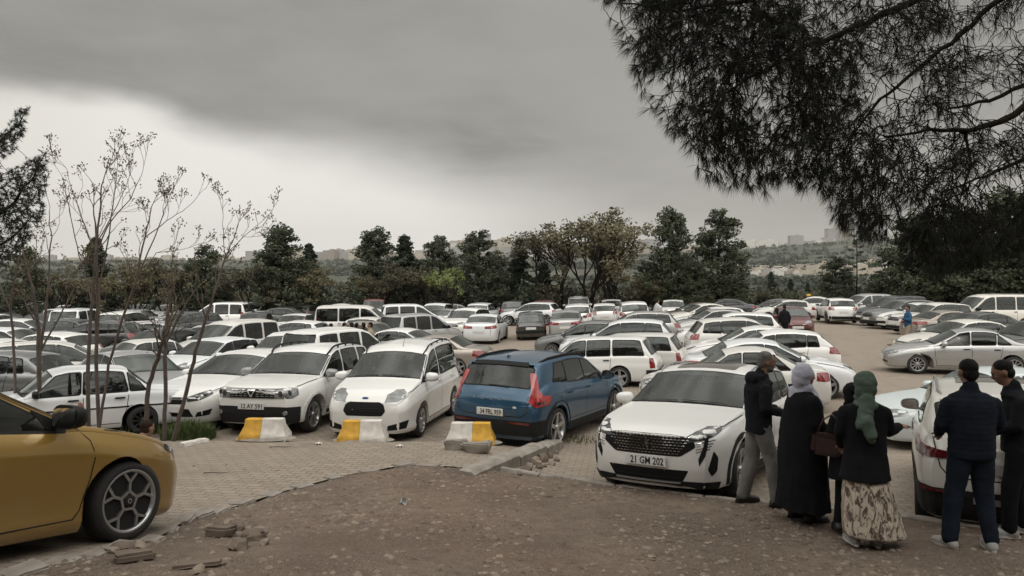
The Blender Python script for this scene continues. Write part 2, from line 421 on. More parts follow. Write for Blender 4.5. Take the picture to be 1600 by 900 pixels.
        for ri, flip in ((0, False), (-1, True)):
            idx, idl, ring, s, w = rows[ri]
            prev = None
            for j in range(3, M):
                y, z = ring[j]
                if j == M - 1: row = [idx[j]] * (K + 1)
                else:
                    row = [idl[j]]
                    if j == 3: row = [idl[3], idl[2], idl[1], idx[0], idx[1], idx[2]]
                    else:
                     for q in range(1, K):
                        row.append(len(V)); V.append(c.warp(s, y * (-1 + 2 * q / K), z, w))
                    row.append(idx[j])
                if prev:
                    for q in range(K):
                        f = [prev[q], prev[q + 1], row[q + 1], row[q]]
                        f2 = []
                        for v in f:
                            if v not in f2: f2.append(v)
                        if len(f2) > 2: F.append(tuple(f2[::-1]) if flip else tuple(f2)); MI.append(0)
                prev = row
        me = bpy.data.meshes.new(c.name + '_body'); me.from_pydata(V, [], F); me.polygons.foreach_set('material_index', MI)
        me.update()
        bm = bmesh.new(); bm.from_mesh(me); bmesh.ops.remove_doubles(bm, verts=bm.verts, dist=0.0006)
        bmesh.ops.recalc_face_normals(bm, faces=bm.faces); bm.to_mesh(me)
        c.bvh = BVHTree.FromBMesh(bm); bm.free()
        me.polygons.foreach_set('use_smooth', [True] * len(me.polygons)); me.set_sharp_from_angle(angle=R(38))
        c.body = me; c.parts = []      # (name, mesh, mats, parent index or None)
    # ---- projections: map (u,v) -> start point and direction
    def proj(c, kind):
        L2 = c.L / 2
        if kind in ('L', 'R'):
            sg = 1 if kind == 'L' else -1
            return lambda u, v: (Vector((L2 - u, sg * 1.6, v)), Vector((0, -sg, 0)))
        if kind == 'F': return lambda u, v: (Vector((L2 + .6, u, v)), Vector((-1, 0, 0)))
        if kind == 'B': return lambda u, v: (Vector((-L2 - .6, u, v)), Vector((1, 0, 0)))
        if kind == 'T': return lambda u, v: (Vector((L2 - u, v, c.H + .5)), Vector((0, 0, -1)))
        if kind == 'WF':   # wrap around the nose, u = degrees, v = z
            cx = L2 - c.W / 2
            return lambda u, v: (Vector((cx + 2 * cos(R(u)), 2 * sin(R(u)), v)), Vector((-cos(R(u)), -sin(R(u)), 0)))
        if kind == 'WB':
            cx = -L2 + c.W / 2
            return lambda u, v: (Vector((cx - 2 * cos(R(u)), 2 * sin(R(u)), v)), Vector((cos(R(u)), -sin(R(u)), 0)))
        if isinstance(kind, tuple):  # sloped plane through (s0,z0)-(s1,z1): u = y, v = fraction
            s0, z0, s1, z1 = kind; A = Vector((L2 - s0, 0, z0)); Bv = Vector((L2 - s1, 0, z1)); d = Bv - A
            n = Vector((-d.z, 0, d.x)).normalized()
            if n.z < 0: n = -n
            return lambda u, v: (A + d * v + Vector((0, u, 0)) + n * .7, -n)
    def hit(c, P, u, v, off):
        o, d = P(u, v)
        h = c.bvh.ray_cast(o, d, 3.0)
        if h[0] is None:
            q = o + d * 1.0; h = c.bvh.find_nearest(q)
            return h[0] - d * off
        nrm = h[1]
        if nrm.dot(d) > 0: nrm = -nrm
        return h[0] + (nrm * .5 - d * .5).normalized() * off
    def panel(c, name, outline, kind, mats, off=0.004, grid=0.07, parent=None, thick=0.012, uscale=1.0):
        P = c.proj(kind)
        bm = bmesh.new()
        f = bm.faces.new([bm.verts.new((u, v, 0)) for u, v in outline])
        us = [u for u, v in outline]; vs = [v for u, v in outline]
        gu = grid * (1 if kind not in ('WF', 'WB') else 60)
        gv = grid if not isinstance(kind, tuple) else 0.14
        x = min(us) + gu
        while x < max(us) - gu * .3:
            bmesh.ops.bisect_plane(bm, geom=bm.verts[:] + bm.edges[:] + bm.faces[:], plane_co=(x, 0, 0), plane_no=(1, 0, 0), dist=1e-5); x += gu
        x = min(vs) + gv
        while x < max(vs) - gv * .3:
            bmesh.ops.bisect_plane(bm, geom=bm.verts[:] + bm.edges[:] + bm.faces[:], plane_co=(0, x, 0), plane_no=(0, 1, 0), dist=1e-5); x += gv
        if not bm.faces: bm.free(); return None
        for v in bm.verts:
            uu, vv = v.co.x, v.co.y
            v.co = c.hit(P, uu, vv, off)
            v.index
        bm.normal_update()
        ctr = Vector((0, 0, 0.7))
        fs = bm.faces[:]
        a = sum((f.normal.dot(f.calc_center_median() - Vector((f.calc_center_median().x * .6, 0, .6))) for f in fs))
        if a < 0: bmesh.ops.reverse_faces(bm, faces=fs)
        bm.normal_update()
        be = [e for e in bm.edges if e.is_boundary]
        r = bmesh.ops.extrude_edge_only(bm, edges=be)
        nv = [g for g in r['geom'] if isinstance(g, bmesh.types.BMVert)]
        cen = Vector((0, 0, c.H * .4))
        for v in nv:
            fn = Vector((0, 0, 0))
            for e in v.link_edges:
                for fc_ in e.link_faces:
                    pass
            o = None
            for e in v.link_edges:
                w = e.other_vert(v)
                if w not in nv: o = w
            fn = Vector((0, 0, 0))
            if o:
                for fc_ in o.link_faces:
                    if fc_ in fs: fn += fc_.normal
            if fn.length > 0: v.co -= fn.normalized() * (thick + off)
        bm.normal_update()
        me = bpy.data.meshes.new(name); bm.to_mesh(me); bm.free()
        if len(me.polygons):
            me.polygons.foreach_set('use_smooth', [True] * len(me.polygons)); me.set_sharp_from_angle(angle=R(40))
        c.parts.append((name, me, [mats], parent)); return len(c.parts) - 1
    def ribbon(c, path, width, kind, off=0.003, step=0.06, bm=None, taper=None):
        P = c.proj(kind); own = bm is None; vl = sqrt((kind[0] - kind[2]) ** 2 + (kind[1] - kind[3]) ** 2) if isinstance(kind, tuple) else 1.0
        if own: bm = bmesh.new()
        pts = []
        for (a, b) in zip(path, path[1:]):
            sc_ = 1.0
            d = sqrt((a[0] - b[0]) ** 2 + (a[1] - b[1]) ** 2)
            st = step if kind not in ('WF', 'WB') else step * 40
            n = max(1, int(d / st))
            for i in range(n): pts.append((a[0] + (b[0] - a[0]) * i / n, a[1] + (b[1] - a[1]) * i / n))
        pts.append(path[-1]); pr = None
        for i, p in enumerate(pts):
            q0 = pts[max(0, i - 1)]; q1 = pts[min(len(pts) - 1, i + 1)]
            tx, ty = q1[0] - q0[0], (q1[1] - q0[1]) * vl; l = sqrt(tx * tx + ty * ty) or 1
            nx, ny = -ty / l, tx / l / vl
            wd = width if not callable(width) else width(i / max(1, len(pts) - 1))
            if kind in ('WF', 'WB'): nx *= 60
            nc = max(1, int(wd / .055)); row = [bm.verts.new(c.hit(P, p[0] + nx * wd * (.5 - q / nc), p[1] + ny * wd * (.5 - q / nc), off)) for q in range(nc + 1)]
            if pr and len(pr) == len(row):
                for q in range(nc): bm.faces.new((pr[q], row[q], row[q + 1], pr[q + 1]))
            pr = row
        return bm
    def part(c, name, bm, mats, parent=None, smooth=None):
        me = bpy.data.meshes.new(name); bm.to_mesh(me); bm.free()
        if smooth and len(me.polygons):
            me.polygons.foreach_set('use_smooth', [True] * len(me.polygons)); me.set_sharp_from_angle(angle=R(smooth))
        c.parts.append((name, me, mats if isinstance(mats, list) else [mats], parent)); return len(c.parts) - 1
    # ---- standard pieces
    def side_windows(c, dlos, glass=M_GLASS2, trim=True, ztop=0.085, zbot=0.02):
        """dlos: list of (front-bottom s, front-top s, rear-top s, rear-bottom s, [pillar s...], pillar width)"""
        for sd_ in ('L', 'R'):
            if trim:
                bm = bmesh.new()
            for (a, b, d, e, pil, pw) in dlos:
                def zt(s): return c.T(s) - c.crown - ztop + .02
                def zb(s): return c.B(s) + zbot
                cuts = [None] + pil + [None]
                for i in range(len(cuts) - 1):
                    l, r = cuts[i], cuts[i + 1]
                    pts = []
                    bl = a if l is None else l + pw / 2 - .0; tl = b if l is None else l + pw / 2 + c.k.get('lean', .02)
                    br = e if r is None else r - pw / 2; tr = d if r is None else r - pw / 2 + c.k.get('lean', .02)
                    if l is not None: tl = max(tl, b + .03)
                    if r is not None and tr < tl + .02: tr = tl + .02
                    n = 5
                    bot_ = [(bl + (br - bl) * q / n, zb(bl + (br - bl) * q / n)) for q in range(n + 1)]
                    top_ = [(tr + (tl - tr) * q / n, zt(tr + (tl - tr) * q / n)) for q in range(n + 1)]
                    pts = rounded(bot_ + top_, .035)
                    cx_ = sum(p[0] for p in pts) / len(pts); cz_ = sum(p[1] for p in pts) / len(pts); hw_ = (max(p[0] for p in pts) - min(p[0] for p in pts)) / 2; hh_ = (max(p[1] for p in pts) - min(p[1] for p in pts)) / 2
                    if trim: c.part('window_seal', c.ribbon([(cx_ + (u - cx_) * (1 + .010 / hw_), cz_ + (v - cz_) * (1 + .010 / hh_)) for u, v in pts + pts[:1]], .026, sd_, off=.003), M_TRIM)
                    c.cuts.append((sd_, pts, .30, .13)); c.windows_all.append((min(p[0] for p in pts), max(p[0] for p in pts)))
                    c.panel('side_window', pts, sd_, glass, off=.006)
    def screens(c, mglass=M_GLASS, rear=True, front=True, fw=.10, rw=.10, rear_v=(0.06, 0.93), front_v=(0.03, .93)):
        if front:
            rb, wb_, _ = c.section(c.sc); rt, wt, _ = c.section(c.sf)
            yb = rb[12][0] - fw * .55; yt = rt[17][0] - fw * .35
            kd = (c.sc, c.T(c.sc), c.sf, c.T(c.sf))
            v0, v1 = front_v
            ol = rounded([(-yb, v0 + .045), (-yb * .5, v0 + .01), (0, v0), (yb * .5, v0 + .01), (yb, v0 + .045), (yt, v1 - .01), (yt * .5, v1), (-yt * .5, v1), (-yt, v1 - .01)], .03)
            c.part('screen_surround', c.ribbon([(u * 1.010, .5 + (v - .5) * 1.02) for u, v in ol + ol[:1]], .04, kd, off=.003), M_TRIM); c.cuts.append((kd, ol, .32, .14))
            c.panel('windscreen', ol, kd, mglass, off=.006, grid=.12)
            bm = c.ribbon([(-yb * .78, v0 + .03), (-yb * .1, v0 + .03)], .02, kd, off=.02); c.ribbon([(-yb * .02, v0 + .035), (yb * .75, v0 + .035)], .02, kd, off=.02, bm=bm)
            c.part('wiper', bm, M_TRIM)
        if rear:
            s0, s1 = c.sb, c.srr
            rb, *_ = c.section(c.sb - .05); rt, *_ = c.section(c.srr)
            yb = max(rb[12][0], .5) - rw * .9; yt = rt[17][0] - rw * .35
            if s0 <= s1 + 0.02:
                pass
            kd = (s0, c.T(s0), s1, c.T(s1)) if c.T(s1) > c.T(s0) else (s0, c.T(s0), s1, c.T(s1))
            v0, v1 = rear_v
            ol = rounded([(-yb, v0), (0, v0 - .01), (yb, v0), (yt, v1 - .01), (0, v1), (-yt, v1 - .01)], .05)
            A = Vector((0, 0, 0))
            c.part('screen_surround', c.ribbon([(u * 1.010, .5 + (v - .5) * 1.02) for u, v in ol + ol[:1]], .035, kd, off=.003), M_TRIM); c.cuts.append((kd, ol, .30, .14))
            c.panel('rear_window', ol, kd, M_GLASS2 if c.k.get('tint') else mglass, off=.006, grid=.12)
    def seams(c, doors, hood=True, z0=None, tailgate=None, width=.013):
        z0 = z0 if z0 is not None else c.gc + .13
        bm = bmesh.new()
        for sd_ in ('L', 'R'):
            for (s_top, s_bot) in doors:
                zt = min(c.B(s_top) + .005, c.T(s_top) - .06)
                zm = z0 + (zt - z0) * .45
                c.ribbon([(s_top, zt), (s_top + (s_bot - s_top) * .3, zm), (s_bot, z0)], width, sd_, off=.0016, bm=bm)
            if len(doors) >= 2: c.ribbon([(doors[0][1], z0), (doors[-1][1], z0)], width, sd_, off=.0016, bm=bm)
            if hood:
                pts = [(.34, c.B(.34) + .015 if c.B(.34) > .5 else .6), (.7, c.B(.7) + .012), (c.sc - .1, c.B(c.sc - .1) + .012)]
                c.ribbon(pts, width * .9, sd_, off=.0016, bm=bm)
        if tailgate:
            c.ribbon(tailgate, width, 'B', off=.0016, bm=bm)
        c.part('panel_gap', bm, M_TRIM)
    def arches(c, width=.07, m=M_CLAD, sill=True, zsill=.16):
        for sd_ in ('L', 'R'):
            for a in (c.axf, c.axr):
                rr_ = c.arch + width / 2 - .008
                bm = c.ribbon([(a + rr_ * cos(t), c.wr + rr_ * sin(t)) for t in np.linspace(R(-14), R(194), 22)], width, sd_, off=.010, step=.3)
                c.part('wheel_arch_trim', thicken(bm, .012), m)
            if sill:
                bm = c.ribbon([(c.axf + c.arch + .01, c.gc + zsill / 2), (c.axr - c.arch - .01, c.gc + zsill / 2)], zsill, sd_, off=.010)
                c.part('sill', thicken(bm, .012), m)
    def handles(c, pos, z, m=None):
        for sd_ in (1, -1):
            P = c.proj('L' if sd_ > 0 else 'R')
            for s in pos:
                p = c.hit(P, s, z, .018)
                bm = bmesh.new(); add_box(bm, p, (.19, .028, .03), bevel=.010)
                c.part('door_handle', bm, [m], smooth=60)
    def mirrors(c, s, z, m=None, size=1.0):
        for sd_ in (1, -1):
            bm = bmesh.new()
            P = c.proj('L' if sd_ > 0 else 'R'); p = c.hit(P, s, z, 0)
            r = bmesh.ops.create_uvsphere(bm, u_segments=14, v_segments=9, radius=1)
            cx = Vector((p.x + .02, p.y + sd_ * .135 * size, z + .055))
            for v in r['verts']:
                q = v.co.copy()
                # flattened glass side to the rear, tapering housing to the front
                q = Vector((abs(q.x) ** .7 * (1 if q.x > 0 else -1), abs(q.y) ** .75 * (1 if q.y > 0 else -1), abs(q.z) ** .75 * (1 if q.z > 0 else -1)))
                if q.x < -.25: q.x = -.25
                v.co = Vector((cx.x + q.x * .105 * size, cx.y + q.y * .125 * size * (1 - .12 * max(0, q.x)), cx.z + q.z * .082 * size * (1 - .15 * sd_ * q.y)))
            add_box(bm, Vector((p.x + .02, p.y + sd_ * .03, z - .005)), (.06, .12, .03), bevel=.008, mi=1)
            k_ = c.part('wing_mirror', bm, [m, M_TRIM], smooth=50)
            bm = bmesh.new(); add_box(bm, cx + Vector((-.028 * size - .003, 0, 0)), (.006, .2 * size, .12 * size), bevel=.002)
            c.part('mirror_glass', bm, M_CHROME, parent=k_)
    def rails(c, s0, s1, m=M_TRIM, h=.05, inset=.17, r=.014, solid=False):
        for sd_ in (1, -1):
            bm = bmesh.new(); pts = []
            ring, *_ = c.section((s0 + s1) / 2); yy = ring[18][0] - .03
            n = 14
            for i in range(n + 1):
                s = s0 + (s1 - s0) * i / n
                o = Vector((c.L / 2 - s, sd_ * (yy - (.035 if i in (0, n) else 0)), c.H + .5)); hh = c.bvh.ray_cast(o, Vector((0, 0, -1)))[0]
                e = min(i, n - i); lift = h * min(1, e / 1.6)
                pts.append(Vector((o.x, o.y, hh.z + (lift if e > 0 else -.005))))
            add_tube(bm, pts, [r * (.7 if i in (0, n) else 1) for i in range(n + 1)], 6)
            if solid:
                for p in pts[1:-1]: add_box(bm, p - Vector((0, 0, h * .5)), ((s1 - s0) / n * 1.02, .02, h), mi=0)
            else:
                for i in (4, 7, 10): add_box(bm, pts[i] - Vector((0, 0, h * .5)), (.05, .018, h))
            c.part('roof_rail', bm, [m], smooth=50)
    def lights(c, head, tail, hm=M_LAMP, tm=M_TAIL):
        for sd_ in (1, -1):
            if head: c.panel('headlight', rounded([(u * sd_, v) for u, v in head], .012, 60), 'WF', hm, off=.005, grid=.05)
            if tail: c.panel('taillight', rounded([(u * sd_, v) for u, v in tail], .012, 60), 'WB', tm, off=.006, grid=.05)
    def plate(c, end, z, text=None, wd=.52, ht=.11):
        sg = 1 if end == 'F' else -1
        P = c.proj(end); a = c.hit(P, 0, z, 0); x = a.x + sg * .016
        for yy in (-.24, .24):
            b_ = c.hit(P, yy, z, 0); 
        bm = bmesh.new(); add_box(bm, Vector((x, 0, z)), (.02, wd + .02, ht + .018), bevel=.004, mi=1)
        add_box(bm, Vector((x + sg * .0115, sg * .0265, z)), (.003, wd - .055, ht), mi=0)
        add_box(bm, Vector((x + sg * .0115, -sg * (wd / 2 - .026), z)), (.003, .048, ht), mi=2)
        k_ = c.part('number_plate', bm, [M_PLATE, M_TRIM, M_PBLUE])
        if text:
            me = text_mesh(text, ht * .82, wd - .09)
            # text lies in XY; stand it on the plate
            for v in me.vertices:
                tx, ty = v.co.x, v.co.y
                v.co = Vector((x + sg * (.0145 + v.co.z), sg * (tx + .022), z + ty))
            c.parts.append(('plate_lettering', me, [M_INK], k_))
    def grille(c, outline, m=M_TRIM, bars=None, kind='F', barm=None, barw=.012, name='grille'):
        k_ = c.panel(name, rounded(outline, .02), kind, m, off=.003)
        if bars:
            bm = bmesh.new()
            for b in bars: c.ribbon(b, barw, kind, off=.009, bm=bm)
            c.part('grille_bar', thicken(bm, .006), barm or M_CHROME, parent=k_)
        return k_

def text_mesh(txt, height, maxw=None, depth=.0012):
    cu_ = bpy.data.curves.new('lettering', 'FONT'); cu_.body = txt; cu_.align_x = 'CENTER'; cu_.align_y = 'CENTER'; cu_.size = 1; cu_.offset = .018; cu_.extrude = depth; cu_.resolution_u = 2
    o = bpy.data.objects.new('lettering', cu_); COL.objects.link(o)
    dg = bpy.context.evaluated_depsgraph_get(); me = bpy.data.meshes.new_from_object(o.evaluated_get(dg))
    bpy.data.objects.remove(o); bpy.data.curves.remove(cu_)
    xs = [v.co.x for v in me.vertices]; ys = [v.co.y for v in me.vertices]
    sy = height / (max(ys) - min(ys)); sx = sy
    if maxw: sx = min(maxw / (max(xs) - min(xs)), sy * 1.6)
    cx, cy = (max(xs) + min(xs)) / 2, (max(ys) + min(ys)) / 2
    for v in me.vertices: v.co.x = (v.co.x - cx) * sx; v.co.y = (v.co.y - cy) * sy
    return me
def rounded(pts, r, us=1.0):
    """round the corners of a polygon; us scales u (degrees per metre) for wrapped projections"""
    out = []; n = len(pts)
    for i in range(n):
        p0, p, p1 = pts[i - 1], pts[i], pts[(i + 1) % n]
        a = ((p0[0] - p[0]) / us, p0[1] - p[1]); b = ((p1[0] - p[0]) / us, p1[1] - p[1])
        la, lb = sqrt(a[0] ** 2 + a[1] ** 2), sqrt(b[0] ** 2 + b[1] ** 2)
        if la < 1e-6 or lb < 1e-6: continue
        cosang = (a[0] * b[0] + a[1] * b[1]) / la / lb
        if cosang < -0.93: out.append(p); continue
        q = min(r, la * .45, lb * .45)
        A = (p[0] + a[0] / la * q * us, p[1] + a[1] / la * q); Bp = (p[0] + b[0] / lb * q * us, p[1] + b[1] / lb * q)
        for t in (0, .33, .67, 1):
            out.append(((1 - t) ** 2 * A[0] + 2 * t * (1 - t) * p[0] + t * t * Bp[0], (1 - t) ** 2 * A[1] + 2 * t * (1 - t) * p[1] + t * t * Bp[1]))
    return out
def thicken(bm, d):
    """give an open ribbon sheet real edges that reach into the body"""
    bm.normal_update()
    be = [e for e in bm.edges if e.is_boundary]
    nrm = {v: v.normal.copy() for v in bm.verts}
    r = bmesh.ops.extrude_edge_only(bm, edges=be)
    nv = set(g for g in r['geom'] if isinstance(g, bmesh.types.BMVert))
    for v in nv:
        for e in v.link_edges:
            w = e.other_vert(v)
            if w in nrm and w not in nv:
                n = nrm[w]; cdir = Vector((0, w.co.y, 0)) if abs(w.co.y) > .3 else Vector((w.co.x, 0, 0))
                if n.dot(cdir) < 0: n = -n
                v.co = w.co - n * d; break
    return bm

# ---- wheels: axis along Y, outer face at +Y
def wheel_meshes(r, style, wid=.2):
    bm = bmesh.new(); rim = r * {'honey': .765, 'five': .74, 'twin5': .70, 'ten': .68, 'cap': .66, 'steel': .64}[style]
    add_lathe(bm, [(-wid / 2 + .02, rim), (-wid / 2, rim + .02), (-wid / 2, r - .035), (-wid / 2 + .02, r - .006), (-wid * .2, r), (wid * .2, r), (wid / 2 - .02, r - .006), (wid / 2, r - .035), (wid / 2 + .004, rim + .03), (wid / 2 - .006, rim)], 36)
    tyre = bpy.data.meshes.new('tyre'); bm.to_mesh(tyre); bm.free(); tyre.materials.append(M_RUB)
    bm = bmesh.new(); f = wid / 2 - .004
    add_lathe(bm, [(f, rim + .006), (f + .004, rim - .004), (f - .008, rim - .018), (-wid * .2, rim - .03)], 36, mi=0)
    add_lathe(bm, [(-wid * .15, rim), (-wid * .15, .001)], 36, mi=1)
    ro = rim - .012
    def spoke(ang, w0, w1, r0, r1, y0, y1, skew=0.0, mi=0):
        vs = []
        for rr_, ww, yy in ((r0, w0, y0), (r1, w1, y1)):
            for sg in (-1, 1):
                for dy_ in (0, -.03):
                    a = ang + (skew if rr_ == r1 else 0)
                    ex = Vector((cos(a), 0, sin(a))); tx = Vector((-sin(a), 0, cos(a)))
                    vs.append(bm.verts.new(ex * rr_ + tx * sg * ww / 2 + Vector((0, yy + dy_, 0))))
        for q in ((0, 2, 6, 4), (1, 5, 7, 3), (0, 4, 5, 1), (2, 3, 7, 6), (4, 6, 7, 5), (0, 1, 3, 2)):
            fc_ = bm.faces.new([vs[i] for i in q]); fc_.material_index = mi
    if style == 'twin5':
        for k in range(5):
            a = 2 * pi * k / 5 + .3
            for sk in (-.17, .17): spoke(a + sk * .3, .045, .03, .05, ro, f - .02, f - .004, skew=sk * .9)
    elif style == 'five':
        for k in range(5): spoke(2 * pi * k / 5 + .3, .085, .06, .05, ro, f - .025, f - .004)
    elif style == 'ten':
        for k in range(10): spoke(2 * pi * k / 10, .03, .03, .05, ro, f - .02, f - .004)
    elif style == 'honey':        # five-cell ring: hub pentagon, spokes to a broken ring, forks to the rim
        rm = ro * .64
        for k in range(5):
            a = 2 * pi * k / 5 + pi / 2
            ex = lambda r_, an: Vector((r_ * cos(an), f - .01, r_ * sin(an)))
            segbar(bm, ex(ro * .33, a), ex(rm, a), .024); segbar(bm, ex(ro * .33, a), ex(ro * .33, a + 2 * pi / 5), .022)
            for sg in (-1, 1): segbar(bm, ex(rm, a), ex(ro * 1.0, a + sg * .27), .022)
    elif style == 'cap':
        add_lathe(bm, [(f - .004, ro), (f + .004, ro * .9), (f - .006, ro * .8), (f - .004, ro * .35), (f + .010, ro * .2), (f + .010, .001)], 36, mi=0)
        for k in range(10):
            a = 2 * pi * k / 10
            M_ = Matrix.Rotation(-a, 3, 'Y'); add_box(bm, M_ @ Vector((ro * .68, f - .001, 0)), (.035, .012, .028), rot=M_, mi=1)
    elif style == 'steel':
        add_lathe(bm, [(f - .01, ro), (f - .03, ro * .75), (f - .01, ro * .5), (f - .03, ro * .3), (f - .01, ro * .22), (f - .01, .001)], 36, mi=1)
        add_lathe(bm, [(f + .004, ro), (f + .004, ro * .93)], 36, mi=0)
    add_lathe(bm, [(f - .04, .055), (f - .006, .05), (f - .002, .035), (f - .002, .001)], 16, mi=1 if style == 'honey' else 0)
    if style == 'honey': add_lathe(bm, [(f - .030, ro), (f - .034, .001)], 30, mi=1)
    if style == 'honey': add_lathe(bm, [(f + .001, .020), (f + .003, .017), (f + .001, .013)], 16, mi=0)
    me = bpy.data.meshes.new('rim'); bm.to_mesh(me); bm.free()
    return tyre, me
def segbar(bm, p, q, w):
    d = (q - p).normalized(); n = Vector((0, 1, 0)); t = d.cross(n) * w / 2; vs = []
    for a in (p, q):
        for s in (-1, 1):
            for dy_ in (0, -.025): vs.append(bm.verts.new(a + t * s + Vector((0, dy_, 0))))
    for k in ((0, 2, 6, 4), (1, 5, 7, 3), (0, 4, 5, 1), (2, 3, 7, 6), (4, 6, 7, 5), (0, 1, 3, 2)): bm.faces.new([vs[i] for i in k])

def carve(c):
    """hollow out the cabin and cut real window openings, then furnish it"""
    L2 = c.L / 2; bm = bmesh.new()
    def prism(ringa, ringb):
        a = [bm.verts.new(p) for p in ringa]; b = [bm.verts.new(p) for p in ringb]; n = len(a)
        f0 = [bm.faces.new(a[::-1]), bm.faces.new(b)] + [bm.faces.new((a[i], a[(i + 1) % n], b[(i + 1) % n], b[i])) for i in range(n)]
        bmesh.ops.recalc_face_normals(bm, faces=f0)
        vol = sum(f.calc_center_median().dot(f.normal) * f.calc_area() for f in f0)
        cen = sum((v.co for v in a + b), Vector()) / (2 * n)
        vol = sum((f.calc_center_median() - cen).dot(f.normal) * f.calc_area() for f in f0)
        if vol < 0: bmesh.ops.reverse_faces(bm, faces=f0)
    s0, s1 = min(w[0] for w in c.windows_all), max(w[1] for w in c.windows_all)
    zb = lambda s: c.B(s) - .32
    tall = c.srr > c.L - .8
    end = min(c.sb - .12, c.L - .28)
    rim = .065
    prof = [(c.sc + .20, c.T(c.sc) - .02), (c.sc + .55, c.T(c.sc) - .07), (c.sc + .62, zb(c.sc + .62)), (end - (.0 if tall else .35), zb(end - .4)), (end - (.0 if tall else .35), c.B(end) - .03), (end, c.T(end) - rim - .02 if not tall else c.B(end) + .02)]
    top = []
    for i in range(7):
        s = min(c.srr, end) + (c.sf + .04 - min(c.srr, end)) * i / 6; top.append((s, c.T(s) - rim))
    prof = prof + [(s, z) for s, z in top if s < end + .01] + [(c.sf - .12, c.T(c.sf - .12) - rim)]
    def hw(s, z):
        ring, w, bot = c.section(s); yb = ring[12][0]; B_ = c.B(s)
        return yb - .085 - max(0, z - B_) * c.tum
    prism([Vector((L2 - s, hw(s, z), z)) for s, z in prof], [Vector((L2 - s, -hw(s, z), z)) for s, z in prof])
    for kind, ol, dep, out in c.cuts:
        P = c.proj(kind); A, Bq = [], []
        for u, v in ol:
            o, d = P(u, v); h = c.bvh.ray_cast(o, d, 3.0)[0]
            if h is None: h = o + d * .7
            A.append(h - d * out * .4); Bq.append(h + d * dep * (.55 if kind in ('L', 'R') else .75))
        # flatten both ends so the prism stays clean
        o, d = P(*ol[0]); ma = min((p.dot(d) for p in A)); mb = max((p.dot(d) for p in Bq))
        A = [p + d * (ma - p.dot(d)) for p in A]; Bq = [p + d * (mb - p.dot(d)) for p in Bq]
        prism(A, Bq)
    me = bpy.data.meshes.new('cutter'); bm.to_mesh(me); bm.free()
    for _ in range(3): me.materials.append(M_CABIN)
    me.polygons.foreach_set('material_index', [2] * len(me.polygons))
    c.body.materials.clear()
    for m_ in (PAINT['white'], M_UNDER, M_CABIN): c.body.materials.append(m_)
    bo = bpy.data.objects.new('b', c.body); co = bpy.data.objects.new('c', me); link(bo); link(co)
    md = bo.modifiers.new('b', 'BOOLEAN'); md.operation = 'DIFFERENCE'; md.object = co; md.solver = 'EXACT'; md.use_self = True; md.material_mode = 'INDEX'
    dg = bpy.context.evaluated_depsgraph_get(); m2 = bpy.data.meshes.new_from_object(bo.evaluated_get(dg)); n0 = len(c.body.polygons)
    bpy.data.objects.remove(bo); bpy.data.objects.remove(co)
    CARVE.append((c.name, n0, len(m2.polygons)))
    if len(m2.polygons) > n0 * .7:
        m2.materials.clear(); c.body = m2; m2.polygons.foreach_set('use_smooth', [True] * len(m2.polygons)); m2.set_sharp_from_angle(angle=R(38))
    # furniture
    zr = c.B(c.sf); seat_s = c.sf + .42
    for sg in (1, -1):
        b = bmesh.new(); add_box(b, Vector((L2 - seat_s, sg * .36, zr - .05)), (.16, .46, .62), rot=Matrix.Rotation(R(-14), 3, 'Y'), bevel=.05); add_box(b, Vector((L2 - seat_s - .10, sg * .36, zr + .36)), (.09, .25, .19), bevel=.04)
        c.part('front_seat', b, M_SEAT, smooth=60)
    b = bmesh.new(); rs_ = min(end - .50, seat_s + .95); add_box(b, Vector((L2 - rs_, 0, zr - .08)), (.16, 1.15, .58), rot=Matrix.Rotation(R(-16), 3, 'Y'), bevel=.05)
    for y_ in (-.36, .36): add_box(b, Vector((L2 - rs_ - .10, y_, zr + .29)), (.08, .24, .14), bevel=.03)
    c.part('rear_seat', b, M_SEAT, smooth=60)
    b = bmesh.new(); ctr = Vector((L2 - c.sc - .74, .36, zr + .0)); rt = Matrix.Rotation(R(-62), 3, 'Y'); pts = [ctr + rt @ Vector((.18 * cos(t), .18 * sin(t), 0)) for t in np.linspace(0, 2 * pi, 17)]
    add_tube(b, pts, .014, 6, cap=False); add_tube(b, [ctr + rt @ Vector((0, -.17, 0)), ctr + rt @ Vector((0, .17, 0))], .018, 5); c.part('steering_wheel', b, M_TRIM)
CARVE = []
BODYCOL = set()
def assemble(c, color, style='cap', cat='car', name='parked_car', rimc=None, steer=0.0):
    """make a thing out of a Car: empty > body and all parts"""
    pm = PAINT[color]
    carve(c)
    root = empty(name); root['category'] = cat
    c.body.materials.clear(); c.body.materials.append(pm); c.body.materials.append(M_UNDER); c.body.materials.append(M_CABIN)
    o = bpy.data.objects.new('body', c.body); link(o); o.parent = root
    objs = []; seen = {}
    for nm, me, mats_, par in c.parts:
        me.materials.clear()
        for m in mats_: me.materials.append(m if m is not None else pm)
        q = bpy.data.objects.new(nm, me); link(q)
        q.parent = objs[par] if par is not None else root
        objs.append(q)
    ty, rm = wheel_meshes(c.wr, style, c.k.get('tw', .2))
    rm.materials.append({'dark': M_ALLOYD, 'steel': M_STEEL, None: M_ALLOY}.get(rimc, M_ALLOY)); rm.materials.append(M_UNDER)
    off = c.W / 2 - c.k.get('tw', .2) / 2 - .012
    for s, ax in ((c.axf, 1), (c.axr, 0)):
        for sg in (1, -1):
            wz = bpy.data.objects.new('wheel', ty); link(wz); wz.parent = root
            wz.location = (c.L / 2 - s, sg * off, c.wr); wz.rotation_euler = (0, 0, (0 if sg > 0 else pi) + (steer if ax else 0))
            q = bpy.data.objects.new('rim', rm); link(q); q.parent = wz
    return root
